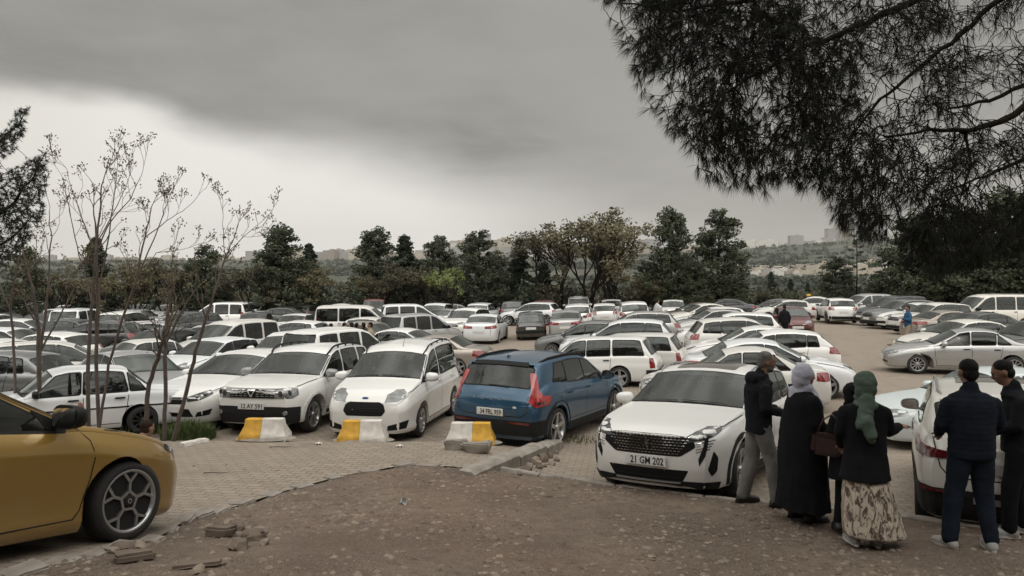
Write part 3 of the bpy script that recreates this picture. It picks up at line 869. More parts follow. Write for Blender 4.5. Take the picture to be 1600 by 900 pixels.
def recolor(root, c_to):
    """give a copied thing its own paint through object-linked slots"""
    pm = PAINT[c_to]
    for o in [root] + list(root.children_recursive):
        if o.type == 'MESH':
            for sl_ in o.material_slots:
                if sl_.material and sl_.material.name.startswith('paint_'):
                    sl_.link = 'OBJECT'; sl_.material = pm
# ============================================================ the kinds of vehicle
SQ = [(0, .84), (.04, .90), (.12, .95), (.35, .98), (.9, 1), (9, 1)]
def sqplan(L): return [(0, .86), (.04, .92), (.12, .96), (.35, .985), (.9, 1), (L - .6, .99), (L - .2, .965), (L - .05, .93), (L, .86)]

def t_hatch():
    L = 4.1
    c = Car('hatch', L=L, W=1.74, H=1.46, fo=.84, wb=2.56, wr=.31, sc=1.12, sf=1.92, srr=3.52, sb=3.93,
        top=[(0, .62), (.03, .70), (.12, .78), (.3, .85), (.7, .93), (1.12, .985), (1.92, 1.385), (2.3, 1.45), (2.8, 1.452), (3.3, 1.40), (3.52, 1.35), (3.93, .985), (4.03, .93), (4.1, .80)],
        belt=[(0, .58), (.12, .70), (.5, .80), (1.1, .905), (2, .93), (3.2, .985), (3.8, .96), (4.1, .74)])
    c.side_windows([(1.28, 1.98, 3.36, 3.42, [2.22, 3.08], .05)])
    c.screens()
    c.seams([(1.22, 1.3), (2.24, 2.24), (3.12, 2.9)], tailgate=[(-.55, .45), (-.6, .60), (-.62, .9)])
    c.lights([(24, .66), (46, .74), (54, .84), (46, .84), (30, .77), (22, .72)], [(33, .74), (62, .80), (58, .98), (42, .97), (34, .88)])
    c.grille([(-.36, .60), (.36, .60), (.40, .68), (-.40, .68)], bars=[[(-.34, .64), (.34, .64)]])
    c.grille([(-.48, .30), (.48, .30), (.56, .44), (-.56, .44)], name='lower_grille')
    c.plate('F', .50); c.plate('B', .62); c.handles([2.08, 2.95], .84); c.mirrors(1.42, .93)
    return c
def t_sedan():
    L = 4.52
    c = Car('sedan', L=L, W=1.79, H=1.48, fo=.88, wb=2.66, wr=.32, sc=1.2, sf=2.02, srr=3.36, sb=3.96,
        top=[(0, .60), (.03, .69), (.12, .77), (.3, .84), (.8, .94), (1.2, .995), (2.02, 1.40), (2.45, 1.47), (2.9, 1.465), (3.36, 1.38), (3.96, 1.075), (4.1, 1.055), (4.42, 1.04), (4.5, .98), (4.52, .88)],
        belt=[(0, .56), (.12, .68), (.5, .80), (1.2, .915), (2, .94), (3.3, 1.0), (4.0, 1.0), (4.4, .97), (4.52, .80)])
    c.side_windows([(1.38, 2.1, 3.28, 3.62, [2.38, 3.22], .05)])
    c.screens(rear_v=(.08, .95))
    c.seams([(1.3, 1.38), (2.4, 2.4), (3.36, 3.05)], tailgate=[(-.56, .46), (-.60, .62), (-.55, 1.0)])
    c.lights([(24, .66), (47, .73), (55, .82), (46, .83), (30, .76), (22, .71)], [(20, .80), (52, .80), (62, .84), (60, .96), (48, .96), (21, .92)])
    c.grille([(-.38, .58), (.38, .58), (.44, .70), (-.44, .70)], bars=[[(-.38, .625), (.38, .625)], [(-.40, .665), (.40, .665)]])
    c.grille([(-.5, .28), (.5, .28), (.58, .42), (-.58, .42)], name='lower_grille')
    c.plate('F', .49); c.plate('B', .66); c.handles([2.24, 3.16], .86); c.mirrors(1.52, .95)
    return c
def t_oldsedan():
    L = 4.2
    c = Car('oldsedan', L=L, W=1.64, H=1.40, fo=.76, wb=2.49, wr=.29, sc=1.2, sf=1.72, srr=3.02, sb=3.42, plan=sqplan(L), tumble=.27, kf=.07, kr=.06, flare=.006, crown=.045,
        nose=[(0.1, .05), (.3, .02), (.35, -.03), (.5, -.03), (.55, .03), (.8, .05), (1.2, .1)], tail=[(0.1, .05), (.33, .02), (.36, -.03), (.5, -.03), (.55, .02), (.9, .04), (1.2, .1)],
        top=[(0, .70), (.02, .76), (.2, .79), (.7, .86), (1.2, .905), (1.72, 1.33), (2.0, 1.39), (2.6, 1.395), (3.02, 1.35), (3.42, .985), (3.55, .955), (4.1, .90), (4.18, .87), (4.2, .78)],
        belt=[(0, .64), (.1, .72), (.6, .80), (1.2, .855), (2, .87), (3.3, .89), (4.1, .84), (4.2, .70)],
        flank=[(0, .94), (.06, .97), (.2, .985), (.45, .992), (.62, 1.0), (.66, .985), (.8, .982), (.9, .972), (.96, .96), (1, .94)])
    c.side_windows([(1.42, 1.78, 2.9, 2.98, [2.20], .06), (3.03, 2.99, 3.12, 3.3, [], .05)], ztop=.075)
    c.screens(front_v=(.05, .93))
    c.seams([(1.3, 1.3), (2.22, 2.22), (3.0, 2.85)], tailgate=[(-.62, .52), (-.62, .86)], z0=.28)
    c.lights([(30, .56), (49, .56), (52, .69), (30, .69)], [(22, .58), (52, .58), (52, .74), (22, .74)])
    c.grille([(-.40, .56), (.40, .56), (.40, .69), (-.40, .69)], bars=[[(-.38, .60), (.38, .60)], [(-.38, .64), (.38, .64)]], barm=M_STEEL)
    for e, kd in ((0, 'WF'), (1, 'WB')):
        bm = c.ribbon([(-60, .46), (60, .46)], .13, kd, off=.02); c.part('bumper', thicken(bm, .04), M_CLAD)
    bm = bmesh.new()
    for s_ in ('L', 'R'): c.ribbon([(.3, .60), (3.9, .60)], .028, s_, off=.006, bm=bm)
    c.part('side_moulding', thicken(bm, .008), M_TRIM)
    c.plate('F', .37); c.plate('B', .66); c.handles([2.06, 2.84], .78, M_TRIM); c.mirrors(1.5, .89, M_TRIM, .8)
    return c
def t_suv():
    L = 4.36
    c = Car('suv', L=L, W=1.83, H=1.62, fo=.86, wb=2.66, wr=.345, gc=.24, sc=1.18, sf=1.92, srr=3.86, sb=4.18,
        top=[(0, .70), (.03, .80), (.1, .89), (.3, .96), (.8, 1.03), (1.18, 1.08), (1.92, 1.50), (2.3, 1.60), (2.8, 1.61), (3.5, 1.57), (3.86, 1.51), (4.18, 1.10), (4.3, 1.03), (4.36, .90)],
        belt=[(0, .66), (.12, .80), (.5, .92), (1.2, 1.0), (2, 1.03), (3.2, 1.07), (3.9, 1.09), (4.2, 1.0), (4.36, .82)])
    c.side_windows([(1.34, 1.98, 3.76, 3.84, [2.32, 3.20], .05)])
    c.screens(rear_v=(.04, .9))
    c.arches(); c.rails(2.0, 3.75)
    c.seams([(1.3, 1.3), (2.34, 2.34), (3.26, 3.05)], tailgate=[(-.60, .50), (-.66, .70), (-.64, 1.0)], z0=.42)
    c.lights([(22, .78), (46, .80), (54, .90), (44, .93), (22, .88)], [(34, .84), (56, .86), (58, 1.06), (45, 1.06), (33, .98)])
    c.grille([(-.42, .66), (.42, .66), (.46, .84), (-.46, .84)], bars=[[(-.42, .72), (.42, .72)], [(-.42, .78), (.42, .78)]])
    bm = c.ribbon([(-52, .33), (52, .33)], .16, 'WF', off=.008); c.part('bumper_cladding', thicken(bm, .02), M_CLAD)
    bm = c.ribbon([(-52, .36), (52, .36)], .20, 'WB', off=.008); c.part('bumper_cladding', thicken(bm, .02), M_CLAD)
    c.plate('F', .52); c.plate('B', .74); c.handles([2.16, 3.06], .95); c.mirrors(1.46, 1.03, None, 1.08)
    return c
def t_mpv():
    L = 4.4
    c = Car('mpv', L=L, W=1.82, H=1.82, fo=.88, wb=2.74, wr=.315, sc=1.0, sf=1.86, srr=4.14, sb=4.30, tumble=.16, kr=.06, crown=.06, tail=[(0.1, .06), (.35, -.01), (.5, 0), (.9, .02), (1.4, .03), (1.8, .05)],
        plan=[(0, .74), (.05, .83), (.16, .905), (.4, .965), (.9, .99), (1.6, 1), (L - .5, .99), (L - .15, .97), (L - .03, .94), (L, .88)],
        top=[(0, .62), (.03, .74), (.12, .86), (.3, .95), (.7, 1.05), (1.0, 1.12), (1.86, 1.68), (2.2, 1.79), (2.8, 1.815), (3.8, 1.80), (4.14, 1.75), (4.30, 1.14), (4.38, 1.05), (4.4, .80)],
        belt=[(0, .58), (.12, .76), (.5, .92), (1.0, 1.02), (2, 1.04), (3.8, 1.06), (4.3, 1.05), (4.4, .74)])
    c.side_windows([(1.22, 1.95, 2.28, 2.28, [], .05), (2.42, 2.42, 3.20, 3.20, [], .05), (3.34, 3.34, 4.0, 4.04, [], .05)], ztop=.12)
    c.screens(rear_v=(.06, .9), rw=.2)
    c.seams([(1.26, 1.26), (2.35, 2.35), (3.28, 3.28)], tailgate=[(-.0, .40), (-.0, 1.1)], z0=.32)
    c.lights([(24, .70), (44, .76), (54, .94), (46, .94), (28, .84), (22, .78)], [(48, .78), (60, .78), (60, 1.18), (50, 1.18)])
    c.grille([(-.42, .62), (.42, .62), (.46, .76), (-.46, .76)], bars=[[(-.42, .69), (.42, .69)]])
    c.grille([(-.5, .28), (.5, .28), (.58, .44), (-.58, .44)], name='lower_grille')
    bm = c.ribbon([(-54, .34), (54, .34)], .16, 'WB', off=.01); c.part('rear_bumper', thicken(bm, .02), M_CLAD)
    bm = bmesh.new()
    for s_ in ('L', 'R'): c.ribbon([(1.3, .58), (3.2, .58)], .06, s_, off=.008, bm=bm)
    c.part('side_moulding', thicken(bm, .012), M_CLAD)
    c.plate('F', .52); c.plate('B', .72); c.handles([2.16, 3.16], .96, M_TRIM); c.mirrors(1.36, 1.06, None, 1.12)
    return c
def t_wagon():
    L = 4.4
    c = Car('wagon', L=L, W=1.64, H=1.44, fo=.80, wb=2.46, wr=.30, sc=1.22, sf=1.78, srr=3.98, sb=4.28, plan=sqplan(L), tumble=.24, kf=.07, kr=.05, flare=.006, crown=.04,
        top=[(0, .68), (.02, .76), (.2, .80), (.7, .88), (1.22, .93), (1.78, 1.35), (2.05, 1.42), (2.8, 1.435), (3.7, 1.42), (3.98, 1.38), (4.28, .92), (4.36, .84), (4.4, .70)],
        belt=[(0, .62), (.1, .72), (.6, .82), (1.2, .88), (2, .89), (3.6, .91), (4.2, .89), (4.4, .66)],
        flank=[(0, .94), (.06, .97), (.2, .985), (.45, .992), (.62, 1.0), (.66, .985), (.8, .982), (.9, .972), (.96, .96), (1, .94)])
    c.side_windows([(1.42, 1.84, 2.98, 2.98, [2.26], .06), (3.08, 3.08, 3.86, 3.98, [], .05)], ztop=.07)
    c.screens(rear_v=(.1, .92))
    c.rails(2.0, 3.8, m=M_STEEL, h=.06, r=.012)
    c.seams([(1.3, 1.3), (2.28, 2.28), (3.02, 2.9)], tailgate=[(-.62, .50), (-.62, .86)], z0=.28)
    c.lights([(30, .56), (49, .56), (52, .70), (30, .70)], [(46, .56), (54, .56), (54, .84), (46, .84)])
    c.grille([(-.40, .57), (.40, .57), (.40, .69), (-.40, .69)], bars=[[(-.38, .63), (.38, .63)]], barm=M_STEEL)
    for kd in ('WF', 'WB'):
        bm = c.ribbon([(-60, .44), (60, .44)], .14, kd, off=.03); c.part('bumper', thicken(bm, .05), M_CLAD)
    bm = bmesh.new()
    add_lathe(bm, [(.0, .001), (.0, .045), (-.03, .045)], 16)
    P = c.proj('R'); q = c.hit(P, 3.62, .80, .008)
    for v in bm.verts: v.co = Vector((q.x + v.co.x, q.y - v.co.y, q.z + v.co.z))
    c.part('fuel_cap', bm, M_TRIM)
    c.plate('F', .36); c.plate('B', .62); c.handles([2.12, 2.88], .79, M_TRIM); c.mirrors(1.52, .91, M_TRIM, .8)
    return c
def t_van():
    L = 4.9
    c = Car('van', L=L, W=1.92, H=1.98, fo=.92, wb=3.0, wr=.33, sc=.98, sf=1.75, srr=4.72, sb=4.82, tumble=.11, kr=.05, crown=.06,
        plan=[(0, .76), (.05, .85), (.16, .92), (.4, .97), (.9, 1), (L - .4, .995), (L - .1, .975), (L, .90)],
        tail=[(0.1, .06), (.35, 0), (.9, .01), (1.8, .05)],
        top=[(0, .64), (.03, .78), (.12, .92), (.4, 1.04), (.98, 1.18), (1.75, 1.83), (2.1, 1.95), (2.8, 1.975), (4.5, 1.96), (4.72, 1.91), (4.82, 1.2), (4.88, 1.05), (4.9, .8)],
        belt=[(0, .6), (.12, .8), (.5, .98), (1.0, 1.1), (2, 1.13), (4.7, 1.13), (4.9, .75)])
    c.side_windows([(1.18, 1.85, 2.3, 2.3, [], .05), (2.42, 2.42, 3.42, 3.42, [], .05), (3.54, 3.54, 4.6, 4.62, [], .05)], ztop=.14)
    c.screens(rear_v=(.05, .88), rw=.2)
    c.seams([(1.22, 1.22), (2.36, 2.36), (3.48, 3.48)], z0=.32)
    c.lights([(24, .74), (46, .78), (54, .98), (46, .98), (24, .88)], [(50, .8), (60, .8), (60, 1.3), (52, 1.3)])
    c.grille([(-.44, .68), (.44, .68), (.46, .84), (-.46, .84)], bars=[[(-.42, .76), (.42, .76)]])
    c.grille([(-.55, .30), (.55, .30), (.6, .48), (-.6, .48)], name='lower_grille')
    c.plate('F', .56); c.plate('B', .6); c.handles([2.16, 3.4], 1.02, M_TRIM); c.mirrors(1.3, 1.12, M_TRIM, 1.25)
    return c
def t_sedan90():   # rounded saloon of the nineties
    L = 4.42
    c = Car('sedan90', L=L, W=1.71, H=1.42, fo=.88, wb=2.63, wr=.305, sc=1.3, sf=2.0, srr=3.14, sb=3.72, kf=.15, tumble=.31,
        top=[(0, .60), (.03, .67), (.15, .73), (.5, .83), (1.3, .95), (2.0, 1.345), (2.35, 1.41), (2.8, 1.415), (3.14, 1.36), (3.72, 1.03), (3.85, 1.01), (4.3, .98), (4.4, .92), (4.42, .80)],
        belt=[(0, .56), (.12, .66), (.6, .79), (1.3, .88), (2, .90), (3.4, .94), (4.2, .92), (4.42, .72)])
    c.side_windows([(1.5, 2.08, 3.08, 3.44, [2.36, 3.06], .07)], ztop=.075)
    c.screens(rear_v=(.1, .95))
    c.seams([(1.36, 1.42), (2.38, 2.38), (3.22, 2.98)], tailgate=[(-.56, .50), (-.58, .94)], z0=.28)
    c.lights([(23, .58), (42, .60), (56, .66), (54, .73), (40, .73), (22, .69)], [(22, .72), (50, .70), (62, .72), (60, .90), (46, .90), (24, .84)])
    c.grille([(-.3, .60), (.3, .60), (.32, .67), (-.32, .67)], bars=[[(-.29, .64), (.29, .64)]])
    c.grille([(-.5, .30), (.5, .30), (.52, .38), (-.52, .38)], name='lower_grille')
    bm = bmesh.new()
    for s_ in ('L', 'R'): c.ribbon([(1.3, .52), (3.2, .52)], .05, s_, off=.008, bm=bm)
    c.part('side_moulding', thicken(bm, .012), None)
    c.plate('F', .45); c.plate('B', .76); c.handles([2.24, 3.06], .80, M_TRIM); c.mirrors(1.66, .91)
    return c

# ---------------------------------------------- the cars one can tell apart
def h_courier():
    L = 4.16
    c = Car('courier', L=L, W=1.77, H=1.76, fo=.86, wb=2.49, wr=.315, sc=.98, sf=1.78, srr=3.92, sb=4.06, tumble=.20, kr=.06, crown=.06, gc=.18,
        plan=[(0, .72), (.05, .82), (.16, .90), (.4, .965), (.9, .99), (1.6, 1), (L - .5, .99), (L - .15, .97), (L - .03, .94), (L, .88)],
        nose=[(0.1, .09), (.25, .02), (.4, 0), (.6, .0), (.75, .04), (.9, .10), (1.2, .14)],
        top=[(0, .74), (.02, .80), (.08, .87), (.25, .95), (.6, 1.03), (.98, 1.11), (1.78, 1.60), (2.1, 1.70), (2.8, 1.75), (3.6, 1.74), (3.92, 1.69), (4.06, 1.12), (4.14, 1.0), (4.16, .8)],
        belt=[(0, .68), (.12, .80), (.5, .92), (1.0, 1.0), (2, 1.03), (3.8, 1.08), (4.1, 1.05), (4.16, .74)],
        flank=[(0, .935), (.06, .972), (.14, .990), (.2, .975), (.4, .978), (.6, .988), (.70, 1.0), (.76, .997), (.86, .972), (1.0, .93)])
    c.side_windows([(1.12, 1.88, 2.26, 2.26, [], .05), (2.36, 2.36, 3.74, 3.84, [], .05)], ztop=.10)
    c.screens(rear_v=(.06, .9), rw=.2, front_v=(.04, .92))
    c.rails(1.75, 3.7, h=.045, r=.016)
    c.seams([(1.2, 1.2), (2.31, 2.31), (3.3, 3.3)], z0=.30)
    c.lights([(25, .755), (38, .765), (50, .83), (58, .96), (47, .955), (30, .88)], [(48, .78), (60, .78), (60, 1.18), (50, 1.18)], hm=M_LAMP)
    # dark six-sided mouth with horizontal bars
    k_ = c.grille([(-.41, .60), (-.34, .51), (.34, .51), (.41, .60), (.37, .72), (.29, .765), (-.29, .765), (-.37, .72)], bars=[[(-.34, .55), (.34, .55)], [(-.38, .60), (.38, .60)], [(-.37, .65), (.37, .65)], [(-.35, .70), (.35, .70)], [(-.28, .745), (.28, .745)]], barm=M_CLAD, barw=.016)
    c.grille([(-.34, .26), (.34, .26), (.40, .34), (-.40, .34)], name='lower_grille')
    for sg in (1, -1): c.panel('fog_recess', rounded([(sg * 28, .24), (sg * 49, .27), (sg * 53, .42), (sg * 44, .40), (sg * 28, .33)], .02, 60), 'WF', M_TRIM, off=.004)
    # oval emblem
    bm = bmesh.new(); P = c.proj('F'); p = c.hit(P, 0, .825, .008)
    add_lathe(bm, [(-.01, .062), (.006, .06), (.008, .001)], 24, axis='X')
    for v in bm.verts: v.co = Vector((v.co.x + p.x, v.co.y, v.co.z * .42 + p.z))
    k2 = c.part('emblem', bm, M_CHROME, smooth=40)
    bm = bmesh.new(); add_lathe(bm, [(.008, .052), (.010, .05), (.0105, .001)], 24, axis='X')
    for v in bm.verts: v.co = Vector((v.co.x + p.x, v.co.y, v.co.z * .40 + p.z))
    c.part('emblem_field', bm, M_PBLUE, parent=k2)
    c.plate('F', .40, '31 MLL 324'); c.plate('B', .72); c.handles([2.14, 3.1], .95); c.mirrors(1.30, 1.05, None, 1.1)
    bm = bmesh.new(); add_tube(bm, [(L / 2 - 1.95, .12, 1.63), (L / 2 - 2.12, .12, 1.90)], [.006, .003], 5); c.part('aerial', bm, M_TRIM)
    # sail panel triangles in black ahead of the front doors
    for s_ in ('L', 'R'): c.panel('sail_panel', [(.98, 1.0), (1.14, 1.02), (1.36, 1.26), (1.2, 1.12)], s_, M_TRIM, off=.006)
    return c
def h_duster():
    L = 4.32
    c = Car('duster', L=L, W=1.82, H=1.64, fo=.82, wb=2.67, wr=.345, gc=.25, sc=1.18, sf=1.90, srr=3.92, sb=4.18, tumble=.24, flare=.035, kf=.11,
        nose=[(0.1, .10), (.3, .03), (.45, 0), (.9, .0), (.98, .04), (1.2, .1)],
        top=[(0, .84), (.02, .93), (.1, .975), (.4, 1.02), (.8, 1.06), (1.18, 1.09), (1.90, 1.52), (2.2, 1.61), (2.8, 1.635), (3.6, 1.60), (3.92, 1.55), (4.18, 1.12), (4.3, 1.0), (4.32, .85)],
        belt=[(0, .78), (.12, .90), (.5, .97), (1.2, 1.02), (2, 1.05), (3.2, 1.07), (3.9, 1.08), (4.2, 1.02), (4.32, .80)])
    c.side_windows([(1.36, 1.96, 3.14, 3.14, [2.32], .10), (3.28, 3.26, 3.72, 3.86, [], .05)])
    c.screens(rear_v=(.04, .9))
    c.arches(width=.05, m=None, sill=False)
    bm = bmesh.new()
    for s_ in ('L', 'R'): c.ribbon([(c.axf + c.arch + .01, .31), (c.axr - c.arch - .01, .31)], .14, s_, off=.010, bm=bm)
    c.part('sill', thicken(bm, .012), M_CLAD)
    c.rails(1.85, 3.7, h=.06, r=.022)
    c.seams([(1.3, 1.3), (2.34, 2.34), (3.2, 3.02)], tailgate=[(-.60, .50), (-.66, .70), (-.64, 1.0)], z0=.42)
    c.lights([(28, .74), (46, .74), (54, .80), (54, .92), (46, .945), (28, .93)], [(36, .84), (56, .86), (58, 1.06), (45, 1.06), (33, .98)])
    for sg in (1, -1):   # clear inner lamp bowls
        bm = bmesh.new(); P = c.proj('WF')
        for u_ in (34, 43):
            q = c.hit(P, sg * u_, .84, .009); r_ = bmesh.ops.create_uvsphere(bm, u_segments=12, v_segments=6, radius=.05)
            for v in r_['verts']: v.co = Vector((v.co.x * .25, v.co.y, v.co.z * 1.2)) + q
        c.part('lamp_bowl', bm, M_LAMPD, smooth=80)
    c.grille([(-.50, .74), (.50, .74), (.50, .93), (-.50, .93)], bars=[[(-.49, .745), (.49, .745)], [(-.49, .925), (.49, .925)]] + [[(sg * (.10 + .095 * i), z), (sg * (.16 + .095 * i), z), ] for sg in (1, -1) for i in range(4) for z in (.79, .83, .88)], barw=.012, barm=M_STEEL)
    bm = bmesh.new(); P = c.proj('F')
    # shield-shaped badge: a broad V with a crossbar
    for a, b in (((-.075, .895), (0, .775)), ((.075, .895), (0, .775)), ((-.08, .895), (.08, .895))):
        c.ribbon([a, b], .026, 'F', off=.022, bm=bm)
    c.part('emblem', thicken(bm, .02), M_CHROME)
    bm = c.ribbon([(-56, .41), (-30, .43), (30, .43), (56, .41)], .32, 'WF', off=.012); c.part('bumper_cladding', thicken(bm, .02), M_CLAD)
    for sg in (1, -1):
        bm = bmesh.new(); q = c.hit(c.proj('WF'), sg * 38, .47, .016); add_lathe(bm, [(0, .001), (.004, .04), (-.02, .05)], 16, axis='X')
        for v in bm.verts: v.co += q
        c.part('fog_lamp', bm, M_LAMP, smooth=60)
    bm = c.ribbon([(-52, .36), (52, .36)], .20, 'WB', off=.008); c.part('rear_cladding', thicken(bm, .02), M_CLAD)
    c.plate('F', .60, '12 AY 591'); c.plate('B', .74); c.handles([2.16, 3.02], .95, M_TRIM); c.mirrors(1.48, 1.05, M_STEEL, 1.08)
    return c
def h_astra_white():
    L = 4.42
    c = Car('astraj', L=L, W=1.81, H=1.50, fo=.95, wb=2.685, wr=.33, sc=1.22, sf=2.1, srr=3.78, sb=4.2, kf=.2,
        top=[(0, .66), (.02, .73), (.10, .80), (.3, .87), (.8, .97), (1.22, 1.03), (2.1, 1.42), (2.5, 1.49), (3.0, 1.495), (3.5, 1.44), (3.78, 1.38), (4.2, 1.02), (4.34, .95), (4.42, .82)],
        belt=[(0, .62), (.12, .72), (.5, .82), (1.2, .94), (2, .96), (3.4, 1.02), (4.1, 1.0), (4.42, .76)])
    c.side_windows([(1.42, 2.16, 3.52, 3.66, [2.45, 3.32], .05)])
    c.screens()
    c.seams([(1.34, 1.38), (2.46, 2.46), (3.36, 3.1)], z0=.32)
    c.lights([(24, .60), (40, .64), (54, .74), (52, .82), (38, .77), (25, .70)], [(36, .76), (60, .80), (58, .98), (42, .97)], hm=M_LAMPD)
    for sg in (1, -1):
        bm = bmesh.new(); P = c.proj('WF')
        for u_, z_, r0 in ((45, .745, .045), (36, .70, .038)):
            q = c.hit(P, sg * u_, z_, .006); r_ = bmesh.ops.create_uvsphere(bm, u_segments=12, v_segments=6, radius=r0)
            for v in r_['verts']: v.co = v.co * 1 + q
        c.part('lamp_bowl', bm, M_LAMP, smooth=80)
    c.grille([(-.36, .60), (-.30, .55), (.30, .55), (.36, .60), (.40, .69), (-.40, .69)], bars=[[(-.38, .655), (.38, .655)]], barw=.03)
    bm = bmesh.new(); p = c.hit(c.proj('F'), 0, .655, .014)
    for k in range(20):
        a, b = 2 * pi * k / 20, 2 * pi * (k + 1) / 20
        segbar2(bm, p + Vector((0, .055 * cos(a), .055 * sin(a))), p + Vector((0, .055 * cos(b), .055 * sin(b))), .012)
    segbar2(bm, p + Vector((.002, -.07, .006)), p + Vector((.002, .02, .008)), .012); segbar2(bm, p + Vector((.002, -.02, -.006)), p + Vector((.002, .07, -.006)), .012)
    c.part('emblem', bm, M_CHROME)
    c.grille([(-.50, .30), (.50, .30), (.42, .46), (-.42, .46)], name='lower_grille')
    for sg in (1, -1): c.panel('fog_recess', rounded([(sg * 33, .30), (sg * 49, .34), (sg * 52, .46), (sg * 36, .40)], .02, 60), 'WF', M_TRIM, off=.004)
    c.plate('F', .45); c.plate('B', .62); c.handles([2.3, 3.2], .88); c.mirrors(1.56, .97)
    return c
def segbar2(bm, p, q, w):
    d = (q - p).normalized(); n = Vector((1, 0, 0)); t = d.cross(n) * w / 2; vs = []
    for a in (p, q):
        for s in (-1, 1):
            for dx_ in (.004, -.012): vs.append(bm.verts.new(a + t * s + Vector((dx_, 0, 0))))
    for k in ((0, 2, 6, 4), (1, 5, 7, 3), (0, 4, 5, 1), (2, 3, 7, 6), (4, 6, 7, 5), (0, 1, 3, 2)): bm.faces.new([vs[i] for i in k])
def h_xc40():
    L = 4.43
    c = Car('xc40', L=L, W=1.87, H=1.65, fo=.88, wb=2.70, wr=.36, gc=.24, sc=1.2, sf=1.95, srr=4.05, sb=4.30, tumble=.27, flare=.02, kr=.09, crown=.05,
        tail=[(0.1, .10), (.3, .02), (.5, 0), (.78, .0), (.95, .03), (1.1, .05), (1.5, .08)],
        top=[(0, .78), (.03, .86), (.1, .94), (.3, .99), (.8, 1.05), (1.2, 1.10), (1.95, 1.53), (2.3, 1.62), (2.8, 1.645), (3.6, 1.62), (4.0, 1.585), (4.08, 1.57), (4.32, 1.10), (4.40, 1.04), (4.43, .86)],
        belt=[(0, .72), (.12, .86), (.5, .96), (1.2, 1.03), (2, 1.07), (3.0, 1.12), (3.6, 1.18), (3.9, 1.17), (4.3, 1.05), (4.43, .80)],
        plan=[(0, .76), (.05, .85), (.16, .92), (.4, .97), (.9, .99), (1.6, 1), (L - 1.0, 1), (L - .5, .985), (L - .2, .955), (L - .06, .91), (L, .85)])
    c.side_windows([(1.38, 2.02, 3.50, 3.66, [2.34, 3.12], .05)], zbot=.02, ztop=.10)
    c.screens(rear_v=(.04, .80), rw=.16)
    # roof spoiler in gloss black under the roof edge
    kd = (c.sb, c.T(c.sb), c.srr, c.T(c.srr))
    c.panel('spoiler_lip', rounded([(-.58, .82), (.58, .82), (.56, .99), (-.56, .99)], .03), kd, M_TRIM, off=.03, thick=.03)
    c.arches(width=.075); c.rails(1.95, 3.85, h=.03, r=.018, solid=True)
    c.seams([(1.32, 1.32), (2.36, 2.36), (3.34, 3.08)], tailgate=[(-.70, 1.0), (-.71, .72), (-.60, .64), (.60, .64), (.71, .72), (.70, 1.0)], z0=.46)
    c.ribbon
    c.lights([(26, .84), (44, .84), (53, .92), (44, .96), (26, .93)], None)
    for sg in (1, -1):   # tall L-shaped lamp: foot wraps onto the flank, upright climbs the rear pillar
        ol = [(sg * 40, .90), (sg * 46, .81), (sg * 64, .83), (sg * 68, .97), (sg * 56, 1.0), (sg * 52, 1.08), (sg * 51, 1.38), (sg * 45.5, 1.37), (sg * 44, 1.08)]
        k_ = c.panel('taillight', rounded(ol, .02, 60), 'WB', M_TAILB, off=.012, grid=.05)
        c.panel('lamp_inner', rounded([(sg * 46, .85), (sg * 57, .85), (sg * 58, .905), (sg * 46, .90)], .01, 60), 'WB', M_TAILD, off=.018, grid=.05, parent=k_)
        c.panel('reflector', rounded([(sg * 22, .52), (sg * 40, .50), (sg * 41, .545), (sg * 22, .55)], .01, 60), 'WB', M_TAILD, off=.02, grid=.05)
    bm = c.ribbon([(-60, .44), (60, .44)], .26, 'WB', off=.012); c.part('bumper_cladding', thicken(bm, .02), M_CLAD)
    bm = c.ribbon([(-52, .36), (52, .36)], .2, 'WF', off=.008); c.part('front_cladding', thicken(bm, .02), M_CLAD)
    # spaced capitals across the tailgate
    P = c.proj('B')
    for ch, y in zip('VOLVO', (.36, .18, 0, -.18, -.36)):
        me = text_mesh(ch, .052, .07); p = c.hit(P, y, .93, .004)
        for v in me.vertices: v.co = Vector((p.x - v.co.z * 2 - .002, p.y - v.co.x, p.z + v.co.y))
        c.parts.append(('tailgate_lettering', me, [M_CHROME], None))
    bm = bmesh.new(); p = c.hit(P, -.48, .80, .004); add_box(bm, p, (.008, .07, .035), bevel=.003); c.part('badge', bm, M_PLATE)
    bm = bmesh.new(); c.ribbon([(-.28, 1.135), (.12, 1.15)], .022, 'B', off=.02, bm=bm); c.part('rear_wiper', thicken(bm, .01), M_TRIM)
    bm = bmesh.new(); hh = c.bvh.ray_cast(Vector((c.L / 2 - 3.75, 0, 3)), Vector((0, 0, -1)))[0]
    vs = [bm.verts.new(hh + Vector(v)) for v in ((.10, 0, -.005), (-.06, .03, -.005), (-.06, -.03, -.005), (-.05, 0, .055))]
    for f in ((0, 1, 3), (0, 3, 2), (1, 2, 3)): bm.faces.new([vs[i] for i in f])
    c.part('aerial_fin', bm, None)
    c.plate('B', .70, '34 FRL 959'); c.handles([2.16, 3.10], .95); c.mirrors(1.50, 1.05, M_TRIM, 1.08)
    return c
